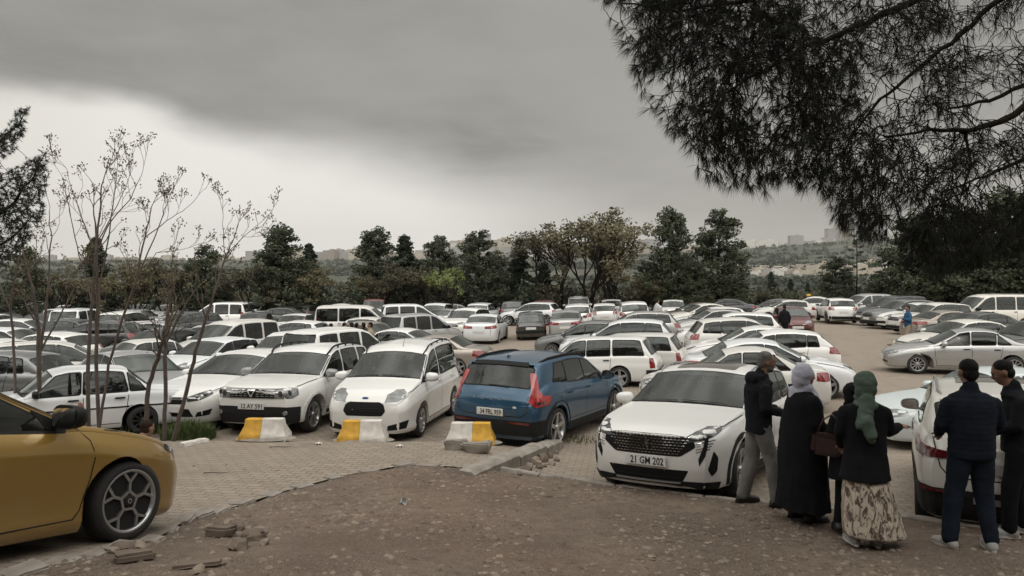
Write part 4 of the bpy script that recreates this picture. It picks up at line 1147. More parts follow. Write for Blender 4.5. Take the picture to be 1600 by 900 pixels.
def h_3008():
    L = 4.45
    c = Car('p3008', L=L, W=1.85, H=1.62, fo=.92, wb=2.675, wr=.36, gc=.22, sc=1.28, sf=2.12, srr=3.98, sb=4.28, kf=.20, flare=.02,
        nose=[(0.1, .12), (.28, .04), (.45, 0), (.7, .01), (.84, .02), (.92, .07), (1.2, .1)],
        top=[(0, .83), (.02, .885), (.10, .93), (.3, .97), (.8, 1.04), (1.28, 1.11), (2.12, 1.54), (2.45, 1.60), (2.9, 1.62), (3.6, 1.57), (3.98, 1.50), (4.28, 1.12), (4.4, 1.04), (4.45, .88)],
        belt=[(0, .76), (.12, .85), (.5, .94), (1.28, 1.02), (2, 1.04), (3.2, 1.08), (3.9, 1.12), (4.3, 1.04), (4.45, .80)])
    c.side_windows([(1.48, 2.2, 3.7, 3.86, [2.46, 3.26], .05)])
    c.screens(rear_v=(.04, .9), front_v=(.03, .94))
    c.arches(width=.06); c.rails(2.1, 3.85, m=M_STEEL, h=.03, r=.014)
    # glass roof
    c.panel('sunroof', rounded([(2.22, -.44), (3.1, -.46), (3.1, .46), (2.22, .44)], .06), 'T', M_SUNROOF, off=.004, grid=.12)
    bm = bmesh.new(); add_box(bm, Vector((L / 2 - 1.60, -.18, c.T(1.28) - .035)), (.12, .26, .005), rot=Matrix.Rotation(R(8), 3, 'Z')); c.part('paper_sheet', bm, M_SHEET); bm = bmesh.new()
    c.seams([(1.42, 1.42), (2.48, 2.48), (3.4, 3.12)], z0=.42)
    bm.free()
    # slim sharp lamps that run back into the wings
    for sg in (1, -1):
        c.panel('headlight', rounded([(sg * 29, .77), (sg * 44, .815), (sg * 58, .89), (sg * 62, .95), (sg * 50, .945), (sg * 38, .90), (sg * 30, .84)], .012, 60), 'WF', M_LAMPD, off=.005, grid=.05)
        # daylight fang: a slanting lamp strip down the bumper corner
        c.panel('fang_lamp', rounded([(sg * 42, .82), (sg * 45, .835), (sg * 41, .62), (sg * 37.5, .50), (sg * 37, .58)], .006, 60), 'WF', M_TRIM, off=.007, grid=.05)
        c.panel('air_intake', rounded([(sg * 43, .46), (sg * 47.5, .68), (sg * 51, .60), (sg * 50, .44), (sg * 46, .38)], .02, 60), 'WF', M_TRIM, off=.006, grid=.05)
    # frameless grille: dark field with rows of small bright bars that spread towards the lamps
    k_ = c.panel('grille', rounded([(-.42, .60), (.42, .60), (.60, .72), (.56, .83), (.30, .855), (-.30, .855), (-.56, .83), (-.60, .72)], .03), 'F', M_TRIM, off=.004)
    bm = bmesh.new()
    for row in range(7):
        z = .625 + row * .034
        half = .40 + row * .022
        n = int(half / .048)
        for i in range(-n, n + 1):
            y = i * .048 + (.024 if row % 2 else 0)
            if abs(y) < .06 and .69 < z < .80: continue
            if abs(y) > half: continue
            c.ribbon([(y - .016, z), (y, z + .007), (y + .016, z)], .006 + .002 * (1 - abs(y) / half), 'F', off=.010, bm=bm)
    c.part('grille_bar', thicken(bm, .005), M_CHROME, parent=k_)
    bm = bmesh.new()
    for i in range(4):
        z = .76 - i * .034
        for sg in (1, -1): c.ribbon([(sg * .60, z), (sg * (.78 - i * .012), z + .045)], .011, 'F', off=.006, bm=bm)
    c.part('flank_bar', thicken(bm, .005), M_CHROME)
    # upright animal badge
    bm = bmesh.new(); P = c.proj('F')
    for pth in ([(-.045, .80), (-.02, .815), (.005, .80), (-.01, .77)], [(-.01, .78), (-.005, .74), (-.02, .715), (-.035, .69)], [(-.005, .75), (.025, .74), (.035, .72)], [(-.005, .735), (.015, .71), (.01, .69), (.03, .69)], [(.005, .765), (.04, .775)]):
        c.ribbon(pth, .013, 'F', off=.017, bm=bm)
    c.part('emblem', thicken(bm, .014), M_CHROME)
    c.grille([(-.44, .30), (.44, .30), (.52, .44), (-.52, .44)], name='lower_grille', bars=[[(-.42, .34), (.42, .34)]], barm=M_CLAD)
    bm = c.ribbon([(-54, .26), (54, .26)], .09, 'WF', off=.012); c.part('bumper_cladding', thicken(bm, .02), M_CLAD)
    bm = c.ribbon([(-26, .285), (26, .285)], .02, 'WF', off=.022); c.part('bumper_strip', thicken(bm, .02), M_STEEL)
    c.lights(None, [(34, .84), (56, .86), (58, 1.0), (34, 1.0)], tm=M_TAILD)
    bm = bmesh.new()
    c.ribbon([(-.62, .10), (-.66, .85), (.66, .85), (.62, .10)], .01, (c.sc, c.T(c.sc), c.sf, c.T(c.sf)), off=.006, bm=bm); bm.free()
    c.plate('F', .53, '21 GM 202'); c.handles([2.28, 3.2], .95); c.mirrors(1.58, 1.06, None, 1.08)
    return c
def h_qashqai():
    L = 4.38
    c = Car('qashqai', L=L, W=1.83, H=1.60, fo=.86, wb=2.646, wr=.345, gc=.22, sc=1.2, sf=2.0, srr=3.92, sb=4.24, flare=.02, kr=.15,
        tail=[(0.1, .10), (.3, -.01), (.5, -.03), (.72, .0), (.9, .02), (1.1, .05), (1.5, .08)],
        top=[(0, .70), (.03, .80), (.1, .88), (.3, .95), (.8, 1.02), (1.2, 1.07), (2.0, 1.49), (2.3, 1.57), (2.8, 1.595), (3.5, 1.55), (3.92, 1.49), (4.24, 1.14), (4.33, 1.08), (4.38, .92)],
        belt=[(0, .66), (.12, .80), (.5, .91), (1.2, .98), (2, 1.0), (3.0, 1.05), (3.8, 1.13), (4.25, 1.06), (4.38, .84)])
    c.side_windows([(1.38, 2.06, 3.60, 3.66, [2.36, 3.18], .05)], zbot=.02)
    c.screens(rear_v=(.06, .86), rw=.14)
    c.arches(); c.rails(2.0, 3.75, m=M_STEEL, h=.035, r=.016)
    c.panel('sunroof', rounded([(2.2, -.44), (3.2, -.46), (3.2, .46), (2.2, .44)], .06), 'T', M_SUNROOF, off=.004, grid=.12)
    c.seams([(1.32, 1.32), (2.38, 2.38), (3.3, 3.05)], z0=.42, tailgate=[(-.72, 1.05), (-.66, .76), (-.58, .66), (.58, .66), (.66, .76), (.72, 1.05)])
    for sg in (1, -1):
        k_ = c.panel('taillight', rounded([(sg * 27, .86), (sg * 45, .84), (sg * 60, .87), (sg * 69, 1.03), (sg * 62, 1.03), (sg * 48, .95), (sg * 28, .91)], .012, 60), 'WB', M_TAILD, off=.014, grid=.05)
        c.panel('lamp_inner', rounded([(sg * 47, .87), (sg * 57, .885), (sg * 59, .94), (sg * 48, .915)], .01, 60), 'WB', M_LAMP, off=.020, grid=.05, parent=k_)
        c.panel('reflector', rounded([(sg * 34, .50), (sg * 50, .50), (sg * 51, .53), (sg * 34, .53)], .01, 60), 'WB', M_ORANGE if False else M_TAILD, off=.03, grid=.05)
    bm = c.ribbon([(-62, .39), (62, .39)], .30, 'WB', off=.014); c.part('bumper_cladding', thicken(bm, .02), M_CLAD)
    bm = c.ribbon([(-22, .45), (22, .45)], .06, 'WB', off=.026); c.part('skid_plate', thicken(bm, .02), M_STEEL)
    c.lights([(22, .78), (46, .80), (54, .90), (44, .93), (22, .88)], None)
    bm = c.ribbon([(-52, .33), (52, .33)], .16, 'WF', off=.008); c.part('front_cladding', thicken(bm, .02), M_CLAD)
    c.plate('B', .78); c.handles([2.18, 3.1], .93); c.mirrors(1.5, 1.03, M_STEEL, .92)
    return c
def h_astra_yellow():
    L = 4.37
    c = Car('astral', L=L, W=1.86, H=1.44, fo=.86, wb=2.675, wr=.335, gc=.15, sc=1.30, sf=2.12, srr=3.78, sb=4.15, kf=.24, flare=.022, archgap=.045, tw=.225,
        nose=[(0.1, .10), (.2, .02), (.35, -.01), (.55, 0), (.7, .0), (.80, .04), (.9, .08), (1.2, .1)],
        top=[(0, .64), (.02, .70), (.08, .765), (.25, .84), (.6, .91), (1.30, 1.01), (2.12, 1.37), (2.5, 1.43), (3.0, 1.44), (3.5, 1.39), (3.78, 1.34), (4.15, 1.02), (4.3, .95), (4.37, .82)],
        belt=[(0, .58), (.12, .70), (.5, .84), (1.2, .93), (2, .95), (3.4, 1.0), (4.1, .98), (4.37, .76)],
        flank=[(0, .925), (.05, .965), (.12, .985), (.18, .972), (.35, .970), (.6, .985), (.76, 1.0), (.82, .998), (.90, .975), (1.0, .93)])
    c.side_windows([(1.50, 2.2, 3.5, 3.6, [2.44, 3.3], .05)], zbot=.012)
    c.screens()
    bm = bmesh.new()
    for s_ in ('L', 'R'): c.ribbon([(1.36, c.T(1.36) - .055), (1.75, c.T(1.75) - .06), (2.12, c.T(2.12) - .06), (2.6, c.T(2.6) - .06), (3.4, c.T(3.4) - .06)], .075, s_, off=.004, bm=bm)
    c.part('roof_edge_trim', thicken(bm, .006), M_TRIM)
    # door shut lines: the leading one bows like the real panel
    bm = bmesh.new()
    for s_ in ('L', 'R'):
        c.ribbon([(1.36, .93), (1.30, .86), (1.27, .72), (1.29, .55), (1.36, .32), (1.42, .26)], .010, s_, off=.0016, bm=bm)
        c.ribbon([(1.42, .26), (2.42, .24)], .010, s_, off=.0016, bm=bm)
        c.ribbon([(2.44, .93), (2.44, .24)], .010, s_, off=.0016, bm=bm)
        c.ribbon([(.34, .83), (.7, .89), (1.0, .925), (1.12, .94)], .009, s_, off=.0016, bm=bm)
    c.ribbon([(1.22, -.60), (1.22, .60)], .01, 'T', off=.0016, bm=bm)
    for sg in (1, -1): c.ribbon([(.38, sg * .70), (.8, sg * .735), (1.22, sg * .74)], .009, 'T', off=.0016, bm=bm)
    c.part('panel_gap', bm, M_TRIM)
    for sg in (1, -1): c.panel('headlight', rounded([(sg * 26, .66), (sg * 45, .68), (sg * 57, .73), (sg * 56, .785), (sg * 42, .755), (sg * 26, .72)], .012, 60), 'WF', M_LAMPD, off=.005, grid=.05)
    for s_ in ('L', 'R'): c.panel('sail_panel', rounded([(1.42, .965), (1.66, .955), (1.78, 1.11)], .02), s_, M_TRIM, off=.008)
    c.lights(None, [(34, .84), (56, .86), (58, .98), (34, .98)])
    for s_ in (1, -1):
        c.panel('cowl', [(1.20, s_ * .02), (1.30, s_ * .02), (1.36, s_ * .60), (1.26, s_ * .60)][::s_], 'T', M_TRIM, off=.006)
    c.handles([2.3, 3.2], .87); c.mirrors(1.62, 1.0, M_TRIM, 1.15)
    return c
def h_vectra():
    c = t_sedan90(); return c
# ============================================================ the setting
def nodes_of(m): return m.node_tree.nodes, m.node_tree.links
class NT:
    """small shader-node helper"""
    def __init__(s, name):
        s.m = bpy.data.materials.new(name); s.m.use_nodes = True; s.n, s.l = nodes_of(s.m); s.b = s.n['Principled BSDF']
        s.tc = s.n.new('ShaderNodeTexCoord').outputs['Object']
    def lk(s, v, sock):
        if hasattr(v, 'is_output'): s.l.new(v, sock)
        elif isinstance(v, tuple) and len(v) == 3 and len(sock.default_value) == 4: sock.default_value = (*v, 1)
        else: sock.default_value = v
    def mapping(s, scale=(1, 1, 1), rot=(0, 0, 0), loc=(0, 0, 0), v=None):
        n = s.n.new('ShaderNodeMapping'); n.inputs['Scale'].default_value = scale; n.inputs['Rotation'].default_value = rot; n.inputs['Location'].default_value = loc
        s.l.new(v or s.tc, n.inputs[0]); return n.outputs[0]
    def noise(s, scale, v=None, detail=4, rough=.5, dist=0):
        n = s.n.new('ShaderNodeTexNoise'); n.inputs['Scale'].default_value = scale; n.inputs['Detail'].default_value = detail; n.inputs['Roughness'].default_value = rough
        n.inputs['Distortion'].default_value = dist; s.l.new(v or s.tc, n.inputs['Vector']); return n.outputs[0]
    def voro(s, scale, v=None, feature='F1', out='Distance', rand=1):
        n = s.n.new('ShaderNodeTexVoronoi'); n.feature = feature; n.inputs['Scale'].default_value = scale; n.inputs['Randomness'].default_value = rand
        s.l.new(v or s.tc, n.inputs['Vector']); return n.outputs[out]
    def ramp(s, v, a, b, lo=0., hi=1., smooth=False):
        n = s.n.new('ShaderNodeMapRange'); n.interpolation_type = 'SMOOTHSTEP' if smooth else 'LINEAR'
        s.l.new(v, n.inputs[0])
        for i, x in enumerate((a, b, lo, hi)): n.inputs[i + 1].default_value = x
        return n.outputs[0]
    def mix(s, f, a, b, mode='MIX'):
        n = s.n.new('ShaderNodeMix'); n.data_type = 'RGBA'; n.blend_type = mode
        s.lk(f, n.inputs[0]); s.lk(a, n.inputs[6]); s.lk(b, n.inputs[7]); return n.outputs[2]
    def math(s, op, a, b=None, c=None, clamp=False):
        n = s.n.new('ShaderNodeMath'); n.operation = op; n.use_clamp = clamp
        for i, v in enumerate((a, b, c)):
            if v is not None: s.lk(v, n.inputs[i])
        return n.outputs[0]
    def bump(s, h, strength=.5, dist=.01, prev=None):
        n = s.n.new('ShaderNodeBump'); n.inputs['Strength'].default_value = strength; n.inputs['Distance'].default_value = dist
        s.l.new(h, n.inputs['Height'])
        if prev: s.l.new(prev, n.inputs['Normal'])
        return n.outputs[0]
    def out(s, col=None, nrm=None, rough=None):
        if col is not None: s.lk(col, s.b.inputs['Base Color'])
        if nrm is not None: s.l.new(nrm, s.b.inputs['Normal'])
        if rough is not None: s.lk(rough, s.b.inputs['Roughness'])
        return s.m
def m_paving():
    t = NT('block_paving')
    # interlocking blocks: a zigzag joint pressed into a brick bond
    sep = t.n.new('ShaderNodeSeparateXYZ'); mp = t.mapping(rot=(0, 0, R(8))); t.l.new(mp, sep.inputs[0])
    zx = t.math('MULTIPLY', t.math('PINGPONG', sep.outputs[0], .05), .38)
    zy = t.math('MULTIPLY', t.math('PINGPONG', sep.outputs[1], .05), .22)
    wv = t.n.new('ShaderNodeCombineXYZ'); t.l.new(t.math('ADD', sep.outputs[0], zy), wv.inputs[0]); t.l.new(t.math('ADD', sep.outputs[1], zx), wv.inputs[1])
    br = t.n.new('ShaderNodeTexBrick'); br.offset = .5; t.l.new(wv.outputs[0], br.inputs['Vector']); br.inputs['Scale'].default_value = 1
    br.inputs['Brick Width'].default_value = .22; br.inputs['Row Height'].default_value = .14; br.inputs['Mortar Size'].default_value = .010; br.inputs['Mortar Smooth'].default_value = .3; br.inputs['Bias'].default_value = 0
    br.inputs['Color1'].default_value = (.215, .172, .130, 1); br.inputs['Color2'].default_value = (.285, .235, .182, 1); br.inputs['Mortar'].default_value = (.085, .068, .054, 1)
    c = br.outputs['Color']
    big = t.noise(.22, detail=5, rough=.6); c = t.mix(t.ramp(big, .38, .68, 0, .6), c, (.225, .185, .146))
    c = t.mix(t.ramp(t.noise(1.6, detail=6, rough=.65), .50, .78, 0, .75), c, (.15, .122, .096))     # dust and dried mud
    c = t.mix(t.ramp(t.noise(.7, t.mapping(loc=(9, 3, 0)), detail=3), .62, .74, 0, .6), c, (.075, .062, .052))   # oil stains
    c = t.mix(t.ramp(t.noise(30, detail=3), .35, .7, 0, .35), c, (.30, .265, .225))
    h = t.math('SUBTRACT', 1.0, br.outputs['Fac'])
    n1 = t.bump(h, .7, .008); n2 = t.bump(t.noise(22, detail=4), .35, .010, n1)
    return t.out(c, n2, .85)
def m_dirt():
    t = NT('stony_dirt')
    c = t.mix(t.ramp(t.noise(.8, detail=6, rough=.6), .32, .68), (.098, .071, .052), (.205, .157, .117))
    c = t.mix(t.ramp(t.noise(7, detail=6, rough=.7), .42, .66, 0, .7), c, (.090, .058, .040))
    c = t.mix(t.ramp(t.noise(.35, t.mapping(loc=(5, 2, 0)), detail=3), .5, .66, 0, .4), c, (.15, .088, .062))   # reddish patches
    peb = t.voro(34); pc = t.voro(34, out='Color')
    sp = t.n.new('ShaderNodeSeparateColor'); t.l.new(pc, sp.inputs[0])
    isp = t.math('MULTIPLY', t.ramp(peb, .40, .28), t.ramp(sp.outputs[0], .50, .58))
    c = t.mix(t.math('MULTIPLY', isp, .55), c, (.27, .215, .165))
    peb2 = t.voro(70); pc2 = t.voro(70, out='Color'); sp2 = t.n.new('ShaderNodeSeparateColor'); t.l.new(pc2, sp2.inputs[0])
    isp2 = t.math('MULTIPLY', t.ramp(peb2, .36, .24), t.ramp(sp2.outputs[1], .62, .7))
    c = t.mix(t.math('MULTIPLY', isp2, .7), c, (.36, .31, .26))
    n = t.bump(t.noise(9, detail=8, rough=.7), .8, .05); n = t.bump(isp, .8, .02, n); n = t.bump(t.noise(90, detail=3), .5, .006, n)
    return t.out(c, n, .95)
def m_hills():
    t = NT('hill_fields')
    v = t.mapping(scale=(.0035, .0075, 0)); pc = t.voro(1, v, out='Color'); sp = t.n.new('ShaderNodeSeparateColor'); t.l.new(pc, sp.inputs[0])
    c = t.mix(t.ramp(sp.outputs[0], .45, .55), (.030, .043, .020), (.055, .062, .034))
    c = t.mix(t.ramp(sp.outputs[1], .78, .85), c, (.10, .088, .065))
    c = t.mix(t.ramp(t.noise(.012, t.mapping(scale=(1, 2.2, 1)), detail=8, rough=.65), .47, .55, 0, .9), c, (.018, .024, .014))
    c = t.mix(t.ramp(t.noise(.05, detail=6, rough=.7), .60, .66, 0, .8), c, (.24, .21, .17))
    return t.out(c, None, .95)
M_PAVE, M_DIRT, M_HILL = m_paving(), m_dirt(), m_hills()
M_CONC = mat('weathered_concrete', (.30, .27, .235), .85, var=.3, vscale=6, bump=.6, bscale=50, col2=(.18, .155, .13))
M_GRASSG = mat('rough_ground', (.055, .052, .032), .95, col2=(.085, .072, .05), vscale=.4)

HILLF = [(-1.2, .55), (-.62, .50), (-.35, .55), (-.15, .62), (.05, .74), (.18, .80), (.30, .98), (.42, 1.12), (.6, 1.1), (1.2, .9)]
def far_z(x, y):
    D = sqrt(x * x + y * y); a = atan2(x, max(y, .01))
    pr = interp([(60, 0), (92, -.4), (130, -5), (220, -17), (420, -27), (700, -29), (900, -24), (1200, -8), (1500, 6), (2000, 24), (2600, 52), (3300, 105), (3900, 148), (4400, 150), (5000, 120), (9000, 60)], D)
    if pr > 0: pr *= interp(HILLF, a)
    if D > 200: pr += (noise.noise(Vector((x / 420, y / 420, 0))) * 10 + noise.noise(Vector((x / 1300, y / 1300, 3))) * 22) * min(1, (D - 200) / 1500)
    return pr
def base_z(x, y):
    D = sqrt(x * x + y * y)
    if y < 62 and D < 92: return min(G(x, y), dirt(x, y)) - .12
    if D < 92: return -.12
    return far_z(x, y) - .12 if y > 0 else G(x, y) - .12
# one sheet out to the horizon
V, F = [], []
rs = [1.5, 3, 4.5, 6, 7, 8, 9, 10, 11, 12, 13, 14, 16, 20, 30, 45, 60, 75, 92, 110, 130, 160, 220, 300, 420, 560, 700, 800, 900, 1050, 1200, 1350, 1500, 1750, 2000, 2300, 2600, 3000, 3500, 4000, 4500, 5000, 7000, 9000]
NS = 180
V.append((0, 0, base_z(0, 0)))
for r_ in rs:
    for k in range(NS):
        a = 2 * pi * k / NS; x, y = r_ * sin(a), r_ * cos(a); V.append((x, y, base_z(x, y)))
for k in range(NS): F.append((0, 1 + (k + 1) % NS, 1 + k))
for i in range(len(rs) - 1):
    for k in range(NS):
        a, b = 1 + i * NS + k, 1 + i * NS + (k + 1) % NS; F.append((a, b, b + NS, a + NS))
gr = from_arrays('ground', V, F, [M_GRASSG, M_HILL], smooth=180); tag(gr, kind='structure')
for p in gr.data.polygons:
    c_ = p.center; p.material_index = 1 if (c_.x ** 2 + c_.y ** 2) > 120 ** 2 and c_.y > 0 else 0

# paving: the drive at left and the whole lot
edgepx = [(-260, 960), (40, 893), (150, 868), (235, 846), (290, 812), (340, 800), (430, 772), (530, 745), (640, 726), (720, 731)]
PAVE = [at_base(*p).to_2d() for p in edgepx] + [Vector((x, y + .04)) for x, y in KERB[1:]] + [Vector((60, 5)), Vector((60, 66)), Vector((-60, 66)), Vector((-60, 2.4))]
def inside(poly, x, y):
    c = False; n = len(poly)
    for i in range(n):
        a, b = poly[i], poly[i - 1]
        if (a[1] > y) != (b[1] > y) and x < (b[0] - a[0]) * (y - a[1]) / (b[1] - a[1]) + a[0]: c = not c
    return c
bm = bmesh.new(); bm.faces.new([bm.verts.new((p[0], p[1], 0)) for p in PAVE])
ys = list(np.arange(2.5, 17, .4)) + [20, 25, 30, 40, 50, 60]
for y_ in ys: bmesh.ops.bisect_plane(bm, geom=bm.verts[:] + bm.edges[:] + bm.faces[:], plane_co=(0, y_, 0), plane_no=(0, 1, 0), dist=1e-4)
for x_ in list(np.arange(-12, 12.1, .4)): bmesh.ops.bisect_plane(bm, geom=bm.verts[:] + bm.edges[:] + bm.faces[:], plane_co=(x_, 0, 0), plane_no=(1, 0, 0), dist=1e-4)
for v in bm.verts: v.co.z = G(v.co.x, v.co.y)
bmesh.ops.triangulate(bm, faces=[f for f in bm.faces if len(f.verts) > 4])
bmesh.ops.recalc_face_normals(bm, faces=bm.faces)
for f in bm.faces:
    if f.normal.z < 0: f.normal_flip()
tag(obj('paved_lot', bm, M_PAVE, smooth=180), kind='structure')

# stony dirt bank in the foreground
nx_, ny_ = 330, 170
xs = np.linspace(-7, 13, nx_); ysd = np.linspace(1.8, 11.4, ny_); V = []
def dirt_z(x, y):
    z = dirt(x, y)
    n = noise.noise(Vector((x * 1.1, y * 1.1, 0))) * .035 + noise.noise(Vector((x * 4, y * 4, 5))) * .016 + noise.noise(Vector((x * 12, y * 12, 9))) * .008
    ins = inside(PAVE, x, y)
    return min(z, G(x, y)) - (.035 if x < -.3 else .12) if ins else z + n * (.5 if x < -.3 and y > 4 else 1) - .012
for y_ in ysd:
    for x_ in xs: V.append((x_, y_, dirt_z(x_, y_)))
F = [(j * nx_ + i, j * nx_ + i + 1, (j + 1) * nx_ + i + 1, (j + 1) * nx_ + i) for j in range(ny_ - 1) for i in range(nx_ - 1)]
tag(from_arrays('dirt_bank', V, F, M_DIRT, smooth=180), kind='structure')

# gravel spread over the dirt (uncountable)
def stone(bm, c, s, seed, flat=.6, mi=0, sub=1):
    r_ = random.Random(seed); res = bmesh.ops.create_icosphere(bm, subdivisions=sub, radius=1)
    rot = Matrix.Rotation(r_.uniform(0, 6.28), 3, 'Z') @ Matrix.Rotation(r_.uniform(-.4, .4), 3, 'X')
    for v in res['verts']:
        n = noise.noise(v.co * 1.3 + Vector((seed * 1.7, 0, seed * .31))) * .55 + noise.noise(v.co * 3 + Vector((0, seed, 0))) * .15 * (sub > 1)
        q = v.co * (1 + n); q = Vector((q.x * s, q.y * s * r_.uniform(.68, .72), q.z * s * flat)); v.co = c + rot @ q
    for f in set(f for v in res['verts'] for f in v.link_faces): f.material_index = mi
M_STONE = mat('pale_stone', (.28, .225, .17), .9, col2=(.17, .14, .115), vscale=5, bump=.5, bscale=60)
M_STONE2 = mat('brown_stone', (.17, .13, .10), .9, col2=(.11, .085, .065), vscale=5, bump=.5, bscale=60)
r1 = random.Random(3); V, F, MI = [], [], []
oc = [(1, 0, 0), (-1, 0, 0), (0, 1, 0), (0, -1, 0), (0, 0, 1), (0, 0, -1)]; of = [(0, 2, 4), (2, 1, 4), (1, 3, 4), (3, 0, 4), (2, 0, 5), (1, 2, 5), (3, 1, 5), (0, 3, 5)]
cnt = 0
while cnt < 15000:
    y_ = r1.uniform(4.2, 10.9); x_ = r1.uniform(-5, 8)
    if abs(x_) > y_ * .75 + .5: continue
    if noise.noise(Vector((x_ * .9, y_ * .9, 4))) < r1.uniform(-.5, .25): continue
    if inside(PAVE, x_, y_) and r1.random() > .03: continue
    s_ = .005 + .034 * r1.random() ** 5; z_ = dirt_z(x_, y_) if not inside(PAVE, x_, y_) else G(x_, y_); a = r1.uniform(0, 6.28); b0 = len(V)
    for q in oc:
        k_ = r1.uniform(.6, 1.25); X, Y_, Z = q[0] * s_ * k_ * 1.3, q[1] * s_ * k_, q[2] * s_ * .55 * k_
        V.append((x_ + X * cos(a) - Y_ * sin(a), y_ + X * sin(a) + Y_ * cos(a), z_ + Z + s_ * .1))
    F += [tuple(b0 + i for i in f) for f in of]; MI += [1 if r1.random() < .55 else 0] * 8; cnt += 1
go = from_arrays('gravel', V, F, [M_STONE, M_STONE2]); go.data.polygons.foreach_set('material_index', MI)
tag(go, 'loose pebbles and gravel scattered over the foreground dirt', 'gravel', kind='stuff')

# ---- kerbs
def kerb_block(p0, p1, wdt, top0, top1, depth, name, m=M_CONC, bev=.015, taper=0, seed=0):
    d = Vector((p1[0] - p0[0], p1[1] - p0[1], 0)); L_ = d.length; d.normalize(); n = Vector((-d.y, d.x, 0))
    bm = bmesh.new(); vs = []
    NN = 10
    for i in range(NN + 1):
        t = i / NN; c = Vector((p0[0], p0[1], 0)) + d * L_ * t; zt = top0 + (top1 - top0) * t
        row = []
        for (o, z) in ((-wdt / 2, -depth), (-wdt / 2, -bev * 1.2), (-wdt / 2 + bev + taper, 0), (0, .004), (wdt / 2 - bev, 0), (wdt / 2, -bev * 1.2), (wdt / 2, -depth)):
            q = c + n * o + Vector((0, 0, zt + z)); nn = noise.noise(q * 7 + Vector((seed, 0, 0))) * .012 + noise.noise(q * 22) * .006
            if i in (0, NN) and z > -depth: nn += -.012
            row.append(bm.verts.new(q + Vector((nn * .6, nn * .6, nn if z > -depth else 0))))
        vs.append(row)
    for a, b in zip(vs, vs[1:]):
        for j in range(6): bm.faces.new((a[j], b[j], b[j + 1], a[j + 1]))
    bm.faces.new(vs[0][::-1]); bm.faces.new(vs[-1])
    bmesh.ops.recalc_face_normals(bm, faces=bm.faces)
    return obj(name, bm, m, smooth=40)
big = [((-.62, 11.05), (-.02, 11.55), 'nearest of the three large kerb stones, its broken end half sunk in dust'),
       ((.0, 11.57), (.52, 12.02), 'middle of the three large kerb stones between drive and sunken bay'),
       ((.54, 12.04), (1.12, 12.6), 'farthest of the three large kerb stones, beside the blue suv rear wheel')]
kb = at_base(742, 738); 
pts_k = [(-.50, 10.75), (.10, 11.3), (.62, 11.85), (.98, 12.5)]
pts_k = [at_base(728, 742).to_2d(), at_base(800, 727).to_2d(), at_base(843, 713).to_2d(), at_base(868, 700).to_2d()]
for i, (_, _, lab) in enumerate(big):
    a, b = pts_k[i], pts_k[i + 1]; d = (b - a).normalized() * .012
    o = kerb_block(a + d, b - d, .30, G(a.x - .5, a.y) + (.10 if i else .04), G(b.x - .5, b.y) + .14, .35, 'kerb_stone', taper=.02, bev=.03, seed=i)
    tag(o, lab, 'kerb stone', 'large kerb stones beside the blue suv')
# low edging along the top of the bank
xk = -.55; i = 0
path = [(x, y) for x, y in KERB]
segs = []
while xk < 9.5:
    L_ = .98; a = (xk, kerb_y(xk)); b = (xk + .93, kerb_y(xk + .93)); segs.append((a, b)); xk += .95
ordn = ['first', 'second', 'third', 'fourth', 'fifth', 'sixth', 'seventh', 'eighth', 'ninth', 'tenth', 'eleventh', 'twelfth', 'thirteenth', 'fourteenth', 'fifteenth', 'sixteenth', 'seventeenth', 'eighteenth', 'nineteenth', 'twentieth', 'twenty first', 'twenty second', 'twenty third', 'twenty fourth', 'twenty fifth', 'twenty sixth', 'twenty seventh', 'twenty eighth', 'twenty ninth', 'thirtieth']
for i, (a, b) in enumerate(segs):
    za = dirt(a[0], a[1] - .1) + .0; zb = dirt(b[0], b[1] - .1) + .0
    if i == 9: break
    o = kerb_block(a, b, .11, za, zb, .3, 'edging_stone', seed=i * 3.1)
    tag(o, '%s flat edging stone rightwards from the large kerb stones on the dirt bank' % ordn[i], 'kerb stone', 'edging stones along the dirt bank')
# worn border blocks along the broken lip of the drive
r2 = random.Random(11)
for i in range(16):
    t = i / 15; k = 1 + t * 7.4; i0 = int(k); f_ = k - i0
    p = Vector(edgepx[min(i0, 9)]).lerp(Vector(edgepx[min(i0 + 1, 9)]), f_); q = at_base(p.x, p.y - 2)
    nxt = Vector(edgepx[min(i0, 9)]).lerp(Vector(edgepx[min(i0 + 1, 9)]), min(1, f_ + .05)); q2 = at_base(nxt.x + .01, nxt.y - 2)
    ang = atan2(q2.y - q.y, q2.x - q.x) if (q2 - q).length > 1e-4 else 0.6
    bm = bmesh.new(); add_box(bm, Vector((0, 0, 0)), (.30 + r2.uniform(-.05, .05), .20, .09), bevel=.016)
    bmesh.ops.subdivide_edges(bm, edges=bm.edges[:], cuts=2, use_grid_fill=True)
    for v in bm.verts: v.co += Vector((1, 1, 1)) * (noise.noise(v.co * 14 + Vector((i, 0, 0))) * .012)
    o = obj('border_block', bm, M_CONC, smooth=40); o.location = q + Vector((0, -.06, -.022 + r2.uniform(-.012, .012))); o.rotation_euler = (r2.uniform(-.05, .05), r2.uniform(-.06, .06), ang + r2.uniform(-.12, .12))
    tag(o, '%s worn border block from the yellow car end of the drive lip' % ordn[i] if False else '%s border block from the left along the broken drive lip' % ordn[i], 'paving block', 'border blocks along the drive lip')

